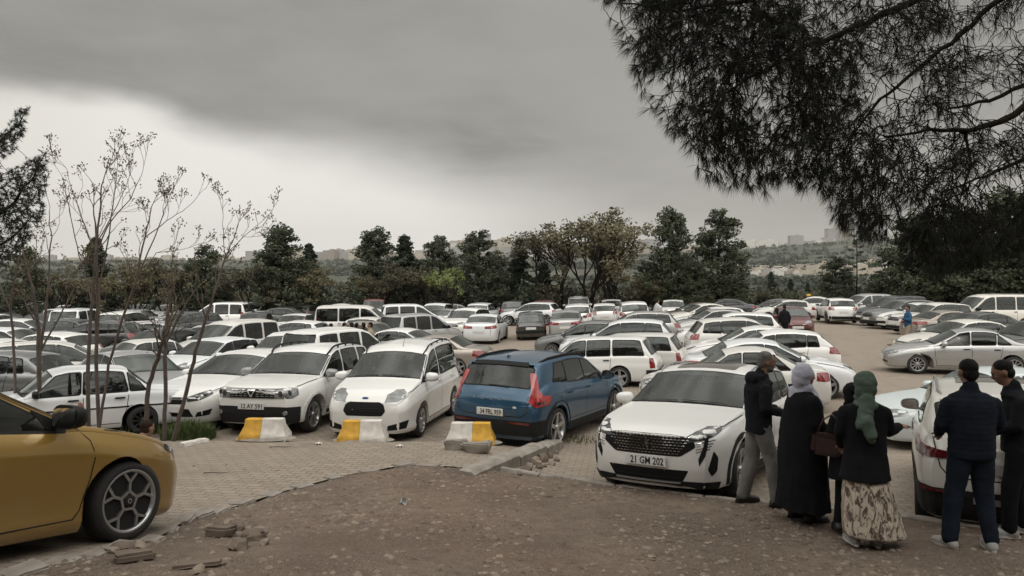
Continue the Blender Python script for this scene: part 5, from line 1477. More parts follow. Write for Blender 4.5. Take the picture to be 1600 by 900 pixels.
# jersey barriers
M_WHITEP = mat('chalky_white_paint', (.58, .55, .50), .8, var=.18, vscale=7, bump=.3, bscale=40)
M_YELP = mat('worn_yellow_paint', (.56, .31, .035), .7, var=.22, vscale=7, bump=.3, bscale=40)
def barrier(pxl, pxr, pyb, yellow_left, lab, ang=0.0):
    a = at(pxl, pyb, 12.72); b = Vector(((pxr - 800) / FPX * a.y, a.y - (.0 if yellow_left else .05), a.z)); L_ = (b - a).length
    root = empty('concrete_barrier', (a + b) / 2 + Vector((0, .16, 0)), atan2(b.y - a.y, b.x - a.x), lab, 'barrier', 'short jersey barriers across the bays'); root.scale = (.89, .78, .82)
    prof = [(-.24, -.05), (-.24, .06), (-.20, .12), (-.115, .26), (-.095, .38), (-.08, .395), (.08, .395), (.095, .38), (.115, .26), (.20, .12), (.24, .06), (.24, -.05)]
    def block(x0, x1, nm, m):
        bm = bmesh.new(); rows = []
        n = 6
        for i in range(n + 1):
            x = x0 + (x1 - x0) * i / n; e = abs(x) / (L_ / 2); 
            rows.append([bm.verts.new((x - (1 if x > 0 else -1) * .62 * (.24 - interp([(-.05, .24), (.06, .24), (.12, .20), (.26, .115), (.38, .095), (.4, .08)], z)) * max(0, (e - .70) / .30), y + .008 * noise.noise(Vector((x * 9, y * 9, z * 9))), z + .006 * noise.noise(Vector((x * 6, z * 8, y * 8))))) for y, z in prof])
        for r0, r1_ in zip(rows, rows[1:]):
            for j in range(len(prof)): f = bm.faces.new((r0[j], r1_[j], r1_[(j + 1) % 12], r0[(j + 1) % 12]))
        bm.faces.new(rows[0][::-1]); bm.faces.new(rows[-1]); bmesh.ops.recalc_face_normals(bm, faces=bm.faces)
        obj(nm, bm, m, root, smooth=35)
    mid = (-.04 if yellow_left else .04) * L_
    A = (-L_ / 2, mid, 'yellow_half' if yellow_left else 'white_half', M_YELP if yellow_left else M_WHITEP)
    B_ = (mid, L_ / 2, 'white_half' if yellow_left else 'yellow_half', M_WHITEP if yellow_left else M_YELP)
    block(A[0], A[1] - .002, *A[2:]); block(B_[0] + .002, B_[1], *B_[2:])
    bm = bmesh.new()
    pts = [(x, y) for x in np.linspace(-L_ / 2 - .12, L_ / 2 + .14, 9) for y in (0,)]
    ring = [bm.verts.new(((L_ / 2 + .14) * cos(t) * (1 + .1 * noise.noise(Vector((cos(t) * 2, sin(t) * 2, L_)))), .36 * sin(t), -.02)) for t in np.linspace(0, 2 * pi, 25)[:-1]]
    ring2 = [bm.verts.new((v.co.x * .8, v.co.y * .75, .022 + .012 * noise.noise(v.co * 8))) for v in ring]
    for k in range(24): bm.faces.new((ring[k], ring[(k + 1) % 24], ring2[(k + 1) % 24], ring2[k]))
    bm.faces.new(ring2); obj('mortar_bed', bm, M_CONC, root, smooth=60)
barrier(367, 450, 687, True, 'yellow and white barrier in front of the white suv with boxy grille')
barrier(521, 606, 690, True, 'yellow and white barrier before the white family van with the dark oval mouth')
barrier(692, 778, 693, False, 'white and yellow barrier behind the blue suv, two blocks at its foot')

def boulder(px, py, s, lab, flat=.55, m=None, box=None, rz=0, cat='stone', grp='rubble lumps', sub=2):
    p = at_base(px, py); z = dirt_z(p.x, p.y) if not inside(PAVE, p.x, p.y) else G(p.x, p.y)
    bm = bmesh.new()
    if box:
        add_box(bm, Vector((0, 0, 0)), box, bevel=.02); bmesh.ops.subdivide_edges(bm, edges=bm.edges[:], cuts=2, use_grid_fill=True)
        for v in bm.verts: v.co *= 1 + noise.noise(v.co * 9 + Vector((px, 0, 0))) * .36
    else: stone(bm, Vector((0, 0, 0)), s, px + py * .37, flat, sub=sub)
    o = obj('stone_block' if box else 'stone', bm, m or M_STONE2, smooth=38); hgt = box[2] * .45 if box else s * flat * .35
    o.location = (p.x, p.y, z + hgt); o.rotation_euler = (rnd.uniform(-.1, .1), rnd.uniform(-.1, .1), rz)
    tag(o, lab, cat, grp)
boulder(713, 703, 0, 'left of two rough blocks at the foot of the white and yellow barrier', box=(.34, .17, .16), rz=.05, m=M_CONC, cat='stone block', grp='blocks at the third barrier')
boulder(745, 708, 0, 'right of two rough blocks at the foot of the white and yellow barrier', box=(.40, .18, .17), rz=-.08, m=M_CONC, cat='stone block', grp='blocks at the third barrier')
boulder(764, 699, .055, 'fist-sized stone beside the right kerb block under the white and yellow barrier')
RB = [(205, 876, .10, 'broken slab of paving on the dirt nearest to the yellow car', (.26, .17, .07), .5),
      (305, 882, .10, 'flat brown slab half buried at the bottom edge, left of centre', (.30, .20, .04), .3),
      (345, 838, .10, 'largest wedge of broken block in the rubble pile right of the yellow car wheel', (.24, .15, .09), -.4),
      (368, 828, .07, 'pale rounded lump on top of the rubble pile right of the yellow car wheel', None, 0),
      (392, 838, .065, 'grey lump at the right end of the rubble pile by the yellow car wheel', None, 0),
      (372, 858, .08, 'smooth brown stone lying below the rubble pile by the yellow car wheel', None, 0),
      (398, 845, .06, 'pale egg-shaped stone at the lower right of the rubble pile', None, 0),
      (355, 818, .05, 'small angular chip behind the rubble pile by the drive lip', None, 0),
      (405, 833, .05, 'small dark chip right of the rubble pile', None, 0),
      (325, 826, .045, 'thin pale chip at the left side of the rubble pile', None, 0),
      (410, 852, .04, 'small round stone farthest right below the rubble pile', None, 0),
      (190, 862, .07, 'cracked lump of concrete beside the broken slab near the yellow car', None, 0),
      (215, 860, .05, 'small pale lump resting against the broken slab near the yellow car', None, 0),
      (172, 866, .045, 'small grey chip left of the broken slab near the yellow car', None, 0),
      (305, 893, .05, 'reddish stone at the very bottom edge left of centre', None, 0)]
for px, py, s_, lab, bx, rz in RB: boulder(px, py, s_ * 1.45, lab, box=tuple(v * 1.05 for v in bx) if bx else None, rz=rz, m=M_STONE2 if s_ > .05 else M_STONE)
# rubble beside the large kerb stones
r3 = random.Random(5)
spots = [(822, 737, .09), (835, 726, .11), (848, 722, .13), (858, 716, .10), (862, 728, .07), (842, 733, .06), (828, 731, .07), (870, 722, .06), (812, 742, .05), (851, 731, .05), (836, 741, .05), (866, 709, .06)]
des = ['dark squarish', 'pale flat', 'largest grey', 'brown rounded', 'small tan', 'grey angular', 'pale rounded', 'small dark', 'small flat grey', 'thin brown', 'small rough tan', 'small pale']
for (px, py, s_), dd in zip(spots, des):
    boulder(px, py, s_, '%s stone in the heap of rubble right of the three large kerb stones' % dd, flat=.7, m=M_STONE if 'pale' in dd or 'tan' in dd else M_STONE2)
# litter: crumpled clear plastic cup, twig, paper scraps
def litter(px, py, kind, lab):
    p = at_base(px, py); z = dirt_z(p.x, p.y) + .02 if not inside(PAVE, p.x, p.y) else G(p.x, p.y) + .01
    bm = bmesh.new()
    if kind == 'cup':
        add_lathe(bm, [(0, .02), (0, .028), (.05, .034), (.07, .036), (.071, .038), (.069, .030), (.01, .022)], 14, axis='Z')
        for v in bm.verts: v.co += Vector((noise.noise(v.co * 40), noise.noise(v.co * 37 + Vector((3, 0, 0))), noise.noise(v.co * 31))) * .014
        m = M_CUP
    elif kind == 'paper':
        bmesh.ops.create_grid(bm, x_segments=6, y_segments=5, size=.05)
        for v in bm.verts: v.co.z += noise.noise(v.co * 30) * .03 + .01
        e = [e for e in bm.edges if e.is_boundary]; r_ = bmesh.ops.extrude_edge_only(bm, edges=e)
        for g in r_['geom']:
            if isinstance(g, bmesh.types.BMVert): g.co.z -= .002
        m = M_WHITEP
    else:
        add_tube(bm, [(-.17, 0, .008), (-.05, .012, .012), (.08, -.004, .010), (.19, .01, .016)], [.008, .007, .006, .003], 6); m = M_STONE2
    o = obj({'cup': 'plastic_cup', 'paper': 'paper_scrap', 'twig': 'stick'}[kind], bm, m, smooth=50); o.location = (p.x, p.y, z)
    if kind == 'cup': o.rotation_euler = (R(75), .3, .5)
    tag(o, lab, 'litter' if kind != 'twig' else 'stick')
M_CUP = mat('clear_plastic', (.55, .60, .62), .12, spec=.8); M_CUP.node_tree.nodes['Principled BSDF'].inputs['Transmission Weight'].default_value = .55
litter(627, 786, 'cup', 'crumpled clear plastic cup lying alone on the foreground dirt')
litter(336, 742, 'twig', 'thin dry stick lying on the drive right of the yellow car')
litter(436, 701, 'twig', 'short dark twig on the drive below the first barrier')
litter(624, 699, 'paper', 'white paper scrap on the drive between the second and third barriers')
litter(868, 709, 'paper', 'dirty white scrap caught in the rubble by the rear wheel of the blue suv')
litter(497, 695, 'paper', 'tiny white scrap on the drive left of the second barrier')

# weeds and the planted strip of grass (uncountable blades)
M_GRASS = mat('grass_blades', (.050, .085, .022), .8, col2=(.10, .12, .04), vscale=3)
M_WEED = mat('dry_weeds', (.13, .12, .06), .85, col2=(.06, .085, .03), vscale=4)
def tuftfield(name, spots, m, lab, cat, h=(.1, .3), seed=1):
    rr = random.Random(seed); V, F = [], []
    for cx, cy, rad, n in spots:
        for _ in range(n):
            a = rr.uniform(0, 6.28); d = rad * sqrt(rr.random()); x, y = cx + d * cos(a) * 1.2, cy + d * sin(a); z = G(x, y) - .02
            hh = rr.uniform(*h) * (1 - .5 * d / rad); b = rr.uniform(0, 6.28); ln = rr.uniform(.1, .6) * hh; w_ = rr.uniform(.003, .010)
            i0 = len(V); px_, py_ = -sin(b) * w_, cos(b) * w_
            V += [(x - px_, y - py_, z), (x + px_, y + py_, z), (x + cos(b) * ln * .4 + px_, y + sin(b) * ln * .4 + py_, z + hh * .6), (x + cos(b) * ln * .4 - px_, y + sin(b) * ln * .4 - py_, z + hh * .6), (x + cos(b) * ln, y + sin(b) * ln, z + hh)]
            F += [(i0, i0 + 1, i0 + 2, i0 + 3), (i0 + 3, i0 + 2, i0 + 4)]
    tag(from_arrays(name, V, F, m), lab, cat, kind='stuff')
gb = at_base(292, 686); gb2 = at_base(270, 676); gb3 = at_base(312, 688)
tuftfield('grass', [(gb.x, gb.y, .42, 2600), (gb2.x - .3, gb2.y + .4, .7, 2600), (gb3.x, gb3.y, .18, 500), (gb.x - 2.2, gb.y + 1.2, 1.4, 3000)], M_GRASS, 'tall green grass and weeds at the foot of the bare saplings', 'grass', (.18, .52), 2)
w_ = at_base(1108, 772)
tuftfield('weeds', [(w_.x, w_.y, .3, 260), (w_.x - .35, w_.y + .1, .2, 90), (at_base(905, 690).x, at_base(905, 690).y, .35, 160)] + [(r3.uniform(1.5, 3), kerb_y(2) + .25, .2, 30) for _ in range(3)], M_WEED, 'sparse dry weeds growing by the dirt bank and the parked cars', 'weeds', (.05, .20), 3)
bm = bmesh.new()
a, b = at_base(283, 699), at_base(322, 690)
o = kerb_block((a.x, a.y), (b.x, b.y), .12, G(a.x, a.y) + .07, G(b.x, b.y) + .06, .2, 'kerb_stone', m=M_WHITEP); tag(o, 'short whitewashed kerb stone edging the grass under the bare saplings', 'kerb stone')
# hollow of bare soil under the planted strip
M_SOIL = mat('soil', (.075, .055, .04), .95, bump=.6, bscale=12, col2=(.11, .085, .06), vscale=2)
bm = bmesh.new(); n = 28
cx_, cy_ = gb.x - 2.6, gb.y + 1.2
ring = [bm.verts.new((cx_ + 3.1 * cos(t) * (1 + .08 * noise.noise(Vector((cos(t), sin(t), 2)))), cy_ + 1.5 * sin(t) + .12 * 3.1 * -cos(t) * 0, 0)) for t in np.linspace(0, 2 * pi, n + 1)[:-1]]
bm.faces.new(ring); bmesh.ops.inset_region(bm, faces=bm.faces[:], thickness=.4)
for v in bm.verts: v.co.z = G(v.co.x, v.co.y) + (.05 if not v.is_boundary else .006) + (.05 if len(v.link_faces) > 2 and not v.is_boundary else 0)
tag(obj('planted_strip', bm, M_SOIL, smooth=180), kind='structure')
# ============================================================ the parked cars
HT = {'hatch': 1.46, 'sedan': 1.48, 'oldsedan': 1.40, 'suv': 1.62, 'mpv': 1.82, 'wagon': 1.45, 'van': 1.98, 'sedan90': 1.42}
WORD = {'hatch': 'hatchback', 'sedan': 'saloon', 'oldsedan': 'boxy old saloon', 'suv': 'suv', 'mpv': 'tall family van', 'wagon': 'old estate car', 'van': 'minibus', 'sedan90': 'rounded older saloon'}
BUILD = {'hatch': t_hatch, 'sedan': t_sedan, 'oldsedan': t_oldsedan, 'suv': t_suv, 'mpv': t_mpv, 'wagon': t_wagon, 'van': t_van, 'sedan90': t_sedan90}
RIMS = {'hatch': 'cap', 'sedan': 'twin5', 'oldsedan': 'steel', 'suv': 'five', 'mpv': 'cap', 'wagon': 'steel', 'van': 'cap', 'sedan90': 'ten'}
PLACED = []
def set_pose(root, X, Y, phi, L, W, wb=None, dz=0.0):
    """stand a car on the ground, pitched and rolled with the slope under its wheels"""
    th = R(90 - phi); f = Vector((cos(th), sin(th), 0)); l = Vector((-sin(th), cos(th), 0))
    wb = wb or 2.6
    h_ = lambda v: G(X + v.x, Y + v.y)
    zf, zr = h_(f * wb / 2), h_(-f * wb / 2); zl, zrr = h_(l * W * .42), h_(-l * W * .42)
    fx = Vector((f.x * wb, f.y * wb, zf - zr)).normalized(); ly = Vector((l.x * W * .84, l.y * W * .84, zl - zrr)).normalized()
    up = fx.cross(ly).normalized(); ly = up.cross(fx)
    root.matrix_world = Matrix.Translation((X, Y, (zf + zr) / 2 + dz)) @ Matrix((fx, ly, up)).transposed().to_4x4()
    PLACED.append((root, X, Y, phi, L, W))
def hero(fn, color, style, X, Y, phi, lab, cat='car', rimc=None, steer=0.0, group=None, dz=0.0):
    c = fn(); r = assemble(c, color, style, cat, 'parked_car', rimc, steer)
    set_pose(r, X, Y, phi, c.L, c.W, c.wb, dz); tag(r, lab, cat, group or 'cars parked in the lot'); return r, c
def from_wheel(px, py, phi, c_axle, L, W, side):
    """centre of a car whose wheel (c_axle metres from the nose, side +1 = its left) touches the ground at a pixel"""
    p = at_base(px, py, G); th = R(90 - phi); f = Vector((cos(th), sin(th))); l = Vector((-sin(th), cos(th)))
    q = p.to_2d() - f * (L / 2 - c_axle) - l * side * (W / 2 - .1)
    return q.x, q.y

x, y = from_wheel(186, 846, 20, .86, 4.37, 1.86, -1)
ry, cy_ = hero(h_astra_yellow, 'yellow', 'honey', x, y, 20, 'mustard yellow hatchback whose bonnet and front wheel fill the bottom left corner', steer=R(-4), dz=.0)
x, y = from_wheel(484, 675, 192, .82, 4.32, 1.82, 1)
hero(h_duster, 'white', 'twin5', x, y, 192, 'white suv with a boxy chrome-barred grille facing the leftmost yellow and white barrier', 'car')
x, y = from_wheel(653, 683, 190, .86, 4.16, 1.77, 1)
hero(h_courier, 'white', 'twin5', x, y, 190, 'white tall family van with black roof rails, between the boxy suv and the blue suv')
x, y = from_wheel(866, 699, 30, .88 + 2.7, 4.43, 1.87, -1)
hero(h_xc40, 'blue', 'five', x, y, 30, 'dark blue suv parked with its tall red tail lamps towards the drive')
x, y = from_wheel(1151, 781, 213, .92, 4.45, 1.85, 1)
r3008, c3008 = hero(h_3008, 'white', 'five', x, y, 213, 'white suv with sloping slim headlamps and glass roof, nose to the dirt bank', steer=R(3))
hero(h_qashqai, 'cream', 'five', 6.09, 9.45, 28, 'white suv seen from behind, largest car at the right, behind the two men')
x, y = from_wheel(1434, 584, -72, .88, 4.42, 1.71, 1)
rv, cv = hero(t_sedan90, 'silver', 'ten', x, y, -72, 'silver older saloon driving left with its front side window open and a driver inside', steer=R(3))
hero(h_astra_white, 'white', 'twin5', -6.1, 17.1, 199, 'white hatchback with swept-back dark headlamps behind the leaning sapling trunks')

KINDS = {}
def proto(kind):
    if kind not in KINDS:
        c = BUILD[kind](); r = assemble(c, 'white', RIMS[kind]); KINDS[kind] = (c, r, [0])
    return KINDS[kind]
ALT = {}
def vary(o, kind):
    """no two makes alike: other wheels, with or without roof bars, slightly other proportions"""
    c = KINDS[kind][0]
    if rnd.random() < .6:
        st = rnd.choice(['twin5', 'five', 'ten', 'cap']); k = (kind, st)
        if k not in ALT:
            ty, rm = wheel_meshes(c.wr, st, .2); ty.materials.clear(); ty.materials.append(M_RUB); rm.materials.append(rnd.choice([M_ALLOY, M_STEEL, M_ALLOYD])); rm.materials.append(M_UNDER); ALT[k] = (ty, rm)
        for w in o.children:
            if w.name.startswith('wheel') and not w.name.startswith('wheel_'):
                w.data = ALT[k][0]
                for q in w.children: q.data = ALT[k][1]
    if kind in ('suv', 'wagon') and rnd.random() < .4:
        for w in list(o.children):
            if w.name.startswith('roof_rail'): bpy.data.objects.remove(w)
    VS[o.name] = (rnd.uniform(.965, 1.04), rnd.uniform(.98, 1.02), rnd.uniform(.965, 1.035))
VS = {}
def car(kind, color, px, ytop, phi, row, Y=None, lab=None, dz=0):
    c, r, used = proto(kind)
    if Y is None: Y = (CAMZ - HT[kind]) * FPX / (ytop - YH)
    X = (px - 800) / FPX * Y
    o = r if used[0] == 0 else copy_tree(r)
    used[0] += 1
    recolor(o, rnd.choice(['white', 'white', 'white2', 'white3', 'white4']) if color == 'white' else color)
    vary(o, kind)
    set_pose(o, X, Y, phi, c.L, c.W, c.wb, dz)
    o.matrix_world = o.matrix_world @ Matrix.Diagonal((*VS[o.name], 1))
    o['row'] = row; o['px'] = px; o['kindword'] = WORD[kind]; o['colour'] = color
    if lab: o['label'] = lab
    return o
CW = {'white': 'white', 'cream': 'off-white', 'silver': 'silver', 'grey': 'grey', 'dark': 'dark grey', 'black': 'black', 'blue': 'blue', 'red': 'dark red', 'beige': 'beige', 'green': 'dark green', 'paleblue': 'pale', 'brown': 'brown'}
CARS = [
 # kind, colour, px, roof y, heading, row
 ('oldsedan', 'white', 108, 574, -126, 'A', 14.7), ('hatch', 'grey', 20, 546, -92, 'A'), ('sedan90', 'silver', 222, 553, 128, 'B'),
 ('suv', 'white', 135, 528, 62, 'B'), ('oldsedan', 'white', 240, 531, -140, 'C'), ('hatch', 'white', 338, 528, -160, 'C'),
 ('mpv', 'white', 325, 498, -152, 'D'), ('suv', 'white', 430, 517, 192, 'C'), ('mpv', 'white', 540, 510, 32, 'C'), ('sedan', 'beige', 575, 504, 118, 'D'),
 ('sedan', 'white', 648, 509, 108, 'D'), ('sedan90', 'beige', 655, 524, -75, 'C'), ('mpv', 'silver', 655, 486, 40, 'E'), ('hatch', 'white', 455, 499, -80, 'E'),
 ('sedan', 'white', 760, 489, 8, 'E'), ('wagon', 'black', 831, 486, 2, 'E'), ('suv', 'white', 732, 481, 200, 'F'), ('sedan90', 'silver', 697, 481, 30, 'F'),
 ('sedan', 'silver', 887, 484, 7, 'E'), ('suv', 'white', 830, 471, -68, 'G'), ('suv', 'white', 905, 473, 8, 'G'), ('hatch', 'white', 945, 472, 6, 'G'), ('suv', 'white', 990, 471, 6, 'G'),
 ('suv', 'silver', 990, 486, -82, 'F'), ('hatch', 'grey', 915, 502, -72, 'E'), ('suv', 'white', 985, 499, -78, 'D'), ('wagon', 'white', 922, 527, -73, 'C'), ('wagon', 'white', 1000, 518, -70, 'C2'),
 ('sedan90', 'white', 1145, 544, -80, 'H'), ('sedan', 'white', 1198, 529, 100, 'H'), ('hatch', 'white', 1165, 515, -80, 'I'), ('sedan', 'white', 1172, 506, -80, 'I'),
 ('suv', 'white', 1148, 495, 94, 'J'), ('suv', 'white', 1140, 487, -78, 'J'), ('hatch', 'silver', 1108, 483, -96, 'K'), ('hatch', 'white', 1112, 478, -96, 'K'),
 ('sedan', 'cream', 1096, 474, -96, 'K'), ('sedan', 'brown', 1085, 472, -96, 'K'),
 ('hatch', 'white', 1098, 468, -170, 'L'), ('sedan', 'dark', 1146, 467, -80, 'L'), ('hatch', 'dark', 1207, 466, -70, 'L'), ('hatch', 'white', 1250, 467, -80, 'L'), ('sedan', 'white', 1268, 463, -60, 'M'), ('suv', 'white', 1306, 464, 10, 'M'),
 ('hatch', 'red', 1238, 479, -168, 'K2'),
 ('mpv', 'silver', 1348, 458, -103, 'R'), ('mpv', 'dark', 1392, 461, -102, 'R'), ('suv', 'grey', 1408, 468, -100, 'R'), ('hatch', 'white', 1425, 473, -100, 'R'), ('suv', 'white', 1455, 472, -99, 'R'),
 ('sedan', 'beige', 1490, 482, 84, 'R'), ('sedan', 'dark', 1520, 488, -97, 'R'), ('van', 'cream', 1535, 461, -93, 'S'), ('sedan', 'cream', 1545, 502, -94, 'R2'), ('suv', 'green', 1600, 497, -94, 'R2'),
 ('sedan', 'dark', 1530, 462, -95, 'T'), ('sedan', 'white', 1590, 463, -95, 'T'), ('hatch', 'white', 1455, 463, -95, 'T'), ('sedan', 'white', 1640, 470, 86, 'S'),
 ('sedan90', 'paleblue', 1545, 573, -91, 'H2'),
 ('van', 'white', 542, 476, 88, 'F'), ('sedan', 'white', 592, 481, 90, 'F'), ('mpv', 'white', 650, 474, 75, 'G'), ('suv', 'white', 688, 474, 190, 'G'),
 ('sedan90', 'silver', 722, 474, 80, 'G'), ('suv', 'white', 757, 471, 10, 'G'), ('suv', 'grey', 797, 469, 8, 'H3'),
 ('hatch', 'white', 612, 492, 100, 'E'),
 # far left rows
 ('suv', 'dark', 285, 486, -140, 'D2'), ('sedan', 'dark', 250, 514, -150, 'D2'), ('hatch', 'white', 95, 517, -80, 'D2'), ('hatch', 'white', 20, 512, 95, 'D2'), ('sedan', 'white', 8, 527, 100, 'C3'),
 ('sedan', 'dark', 95, 500, -95, 'E2'), ('suv', 'black', 158, 497, -98, 'E2'), ('sedan', 'silver', 205, 500, -95, 'E2'), ('hatch', 'white', 30, 497, 88, 'E2'), ('sedan', 'dark', -10, 500, 90, 'E2'),
]
# filler rows at the back left, in front of the trees: cars side by side, most of them white
frow = random.Random(21)
FILL = [('C3', 22.0, -40, 120, 0, [-92]), ('N', 33.0, -20, 480, 60, [-95, 85]), ('N2', 36.2, -20, 500, 60, [-95, 85]), ('O', 42, -10, 660, 54, [178, 2]), ('P', 48.5, -20, 700, 46, [92, -88]), ('P2', 55.5, 0, 1080, 40, [180, 0])]

class Slot: pass
SLOTS = []
for (r_, X, Yc, p_, L_, W_) in PLACED:
    q = Slot(); q.x, q.y, q.p, q.L, q.W, q.fix, q.spec = X, Yc, p_, L_, W_, True, None; SLOTS.append(q)
DIM = {'hatch': (4.1, 1.74), 'sedan': (4.52, 1.79), 'oldsedan': (4.2, 1.64), 'suv': (4.36, 1.83), 'mpv': (4.4, 1.82), 'wagon': (4.4, 1.64), 'van': (4.9, 1.92), 'sedan90': (4.42, 1.71)}
def slot(kind, color, px, ytop, phi, row, Y=None):
    if Y is None:
        Y = 20
        for _ in range(20): Y = (CAMZ - HT[kind] - G((px - 800) / FPX * Y, Y)) * FPX / (ytop - YH)
    q = Slot(); q.x, q.y, q.p, q.fix, q.spec = (px - 800) / FPX * Y, Y, phi, False, (kind, color, row); q.fix = (row in ('H', 'R')) or (row == 'A' and kind == 'oldsedan') or (px in (760, 831, 887, 540)); q.L, q.W = DIM[kind]; q.x0, q.y0 = q.x, q.y; SLOTS.append(q); return q
for k in CARS: slot(*k)
def circles(q):
    t = R(90 - q.p); r = q.W / 2 + .10; n = 4; a = q.L / 2 - r * .85
    return [(q.x + cos(t) * a * (-1 + 2 * i / (n - 1)), q.y + sin(t) * a * (-1 + 2 * i / (n - 1)), r) for i in range(n)]
def relax(slots, iters):
    for it in range(iters):
        mv = 0
        for i in range(len(slots)):
            A = slots[i]
            for j in range(i + 1, len(slots)):
                B_ = slots[j]
                if (A.fix and B_.fix) or abs(A.x - B_.x) > 5 or abs(A.y - B_.y) > 5: continue
                best = None
                for (ax, ay, ar) in circles(A):
                    for (bx, by, br_) in circles(B_):
                        dx_, dy_ = bx - ax, by - ay; d = sqrt(dx_ * dx_ + dy_ * dy_) + 1e-6; o = ar + br_ - d
                        if o > 0 and (best is None or o > best[0]): best = (o, dx_ / d, dy_ / d)
                if best:
                    o, ux, uy = best; mv += o; wa = 0 if A.fix else (1 if B_.fix else .5); wb_ = 0 if B_.fix else (1 if A.fix else .5)
                    A.x -= ux * o * wa * .6; A.y -= uy * o * wa * .6; B_.x += ux * o * wb_ * .6; B_.y += uy * o * wb_ * .6
        if mv < .05: break
    return mv
left_ = relax(SLOTS, 140)
n_named = len(SLOTS)
def free(px, Y, phi, kd):
    q = Slot(); q.x, q.y, q.p = (px - 800) / FPX * Y, Y, phi; q.L, q.W = DIM[kd]; cq = circles(q)
    for s_ in SLOTS:
        if abs(s_.x - q.x) > 5.2 or abs(s_.y - q.y) > 5.2: continue
        for (bx, by, br_) in circles(s_):
            for (ax, ay, ar) in cq:
                if (ax - bx) ** 2 + (ay - by) ** 2 < (ar + br_ + .12) ** 2: return False
    return True
for row, Y, x0, x1, step, phis in FILL:
    xx = x0
    while xx < x1:
        kd = frow.choice(['hatch', 'sedan', 'sedan', 'suv', 'hatch', 'sedan90', 'mpv', 'oldsedan']); cl = frow.choice(['white'] * 9 + ['silver', 'silver', 'dark', 'grey', 'cream', 'green', 'red'])
        ph = frow.choice(phis) + frow.uniform(-5, 5); Y_ = Y + frow.uniform(-.25, .25)
        if free(xx, Y_, ph, kd): q = slot(kd, cl, xx, 0, ph, row, Y=Y_); q.L, q.W = DIM[kd]; xx += FPX / Y * (2.5 if abs(cos(R(ph))) > .5 else 4.9)
        else: xx += FPX / Y * .5
for q in SLOTS:
    if q.spec: car(q.spec[0], q.spec[1], 800 + q.x / q.y * FPX, 0, q.p, q.spec[2], Y=q.y)
# ---- label every car: what it is, and where it stands among its neighbours
ROWTXT = {
 'A': 'in the front row behind the yellow car', 'B': 'in the second row behind the saplings', 'C': 'in the second row behind the front cars', 'C2': 'beside the old estate behind the blue suv',
 'C3': 'by the left edge behind the saplings', 'D': 'in the third row behind the front cars', 'D2': 'in the third row behind the saplings', 'E': 'in the row round the open lane',
 'E2': 'in the fourth row behind the saplings', 'F': 'in the row beyond the open lane', 'G': 'before the big budding tree', 'H': 'behind the white suv with glass roof',
 'H2': 'behind the white suv and the two men at right', 'H3': 'at the back of the lot under the dark pines', 'I': 'behind the white saloon with the alloy wheel', 'J': 'in the middle of the right block',
 'K': 'in the row of noses pointing left', 'K2': 'beside the man in black standing in the lane', 'L': 'in the far row under the twin pines', 'M': 'at the far end of the open lane',
 'R': 'in the row right of the lane', 'R2': 'behind the silver saloon with the driver', 'S': 'in the second row right of the lane', 'T': 'in the last row under the right-hand pines',
 'N': 'in the fifth row at the back left', 'N2': 'in the row behind the fifth at the back left', 'O': 'in the sixth row at the back left', 'P': 'in the seventh row at the back left', 'P2': 'in the last row under the trees', 'Q': 'at the far end under the budding tree'}
rows = {}
for (r_, X, Yc, *_) in PLACED:
    if 'row' in r_: rows.setdefault(r_['row'], []).append((r_['px'], r_))
for rw, lst in rows.items():
    lst.sort(key=lambda q: q[0])
    for i, (_, r_) in enumerate(lst):
        if 'label' not in r_ or not r_['label']:
            pos = '' if len(lst) == 1 else ', %s from the left' % ordn[i]
            r_['label'] = '%s %s%s %s' % (CW[r_['colour']], r_['kindword'], pos, ROWTXT[rw])
        r_['category'] = 'car'; r_['group'] = 'cars parked in the lot'
for (r_, *_) in PLACED:
    for k in ('row', 'px', 'kindword', 'colour'):
        if k in r_: del r_[k]
# sign on the taxi roof
M_TAXI = mat('taxi_yellow', (.70, .45, .02), .5)
bm = bmesh.new(); add_box(bm, Vector((0, 0, 0)), (.22, .5, .14), bevel=.03)
tx = min([(abs(800 + X / Yc * FPX - 1268), id(r_), r_) for (r_, X, Yc, *_) in PLACED if Yc > 50])[2]
o = obj('roof_sign', bm, M_TAXI, tx, smooth=40); o.location = (.2, 0, 1.55); tx['label'] = 'white taxi with a yellow roof sign at the far end of the lane'; tx['category'] = 'taxi'
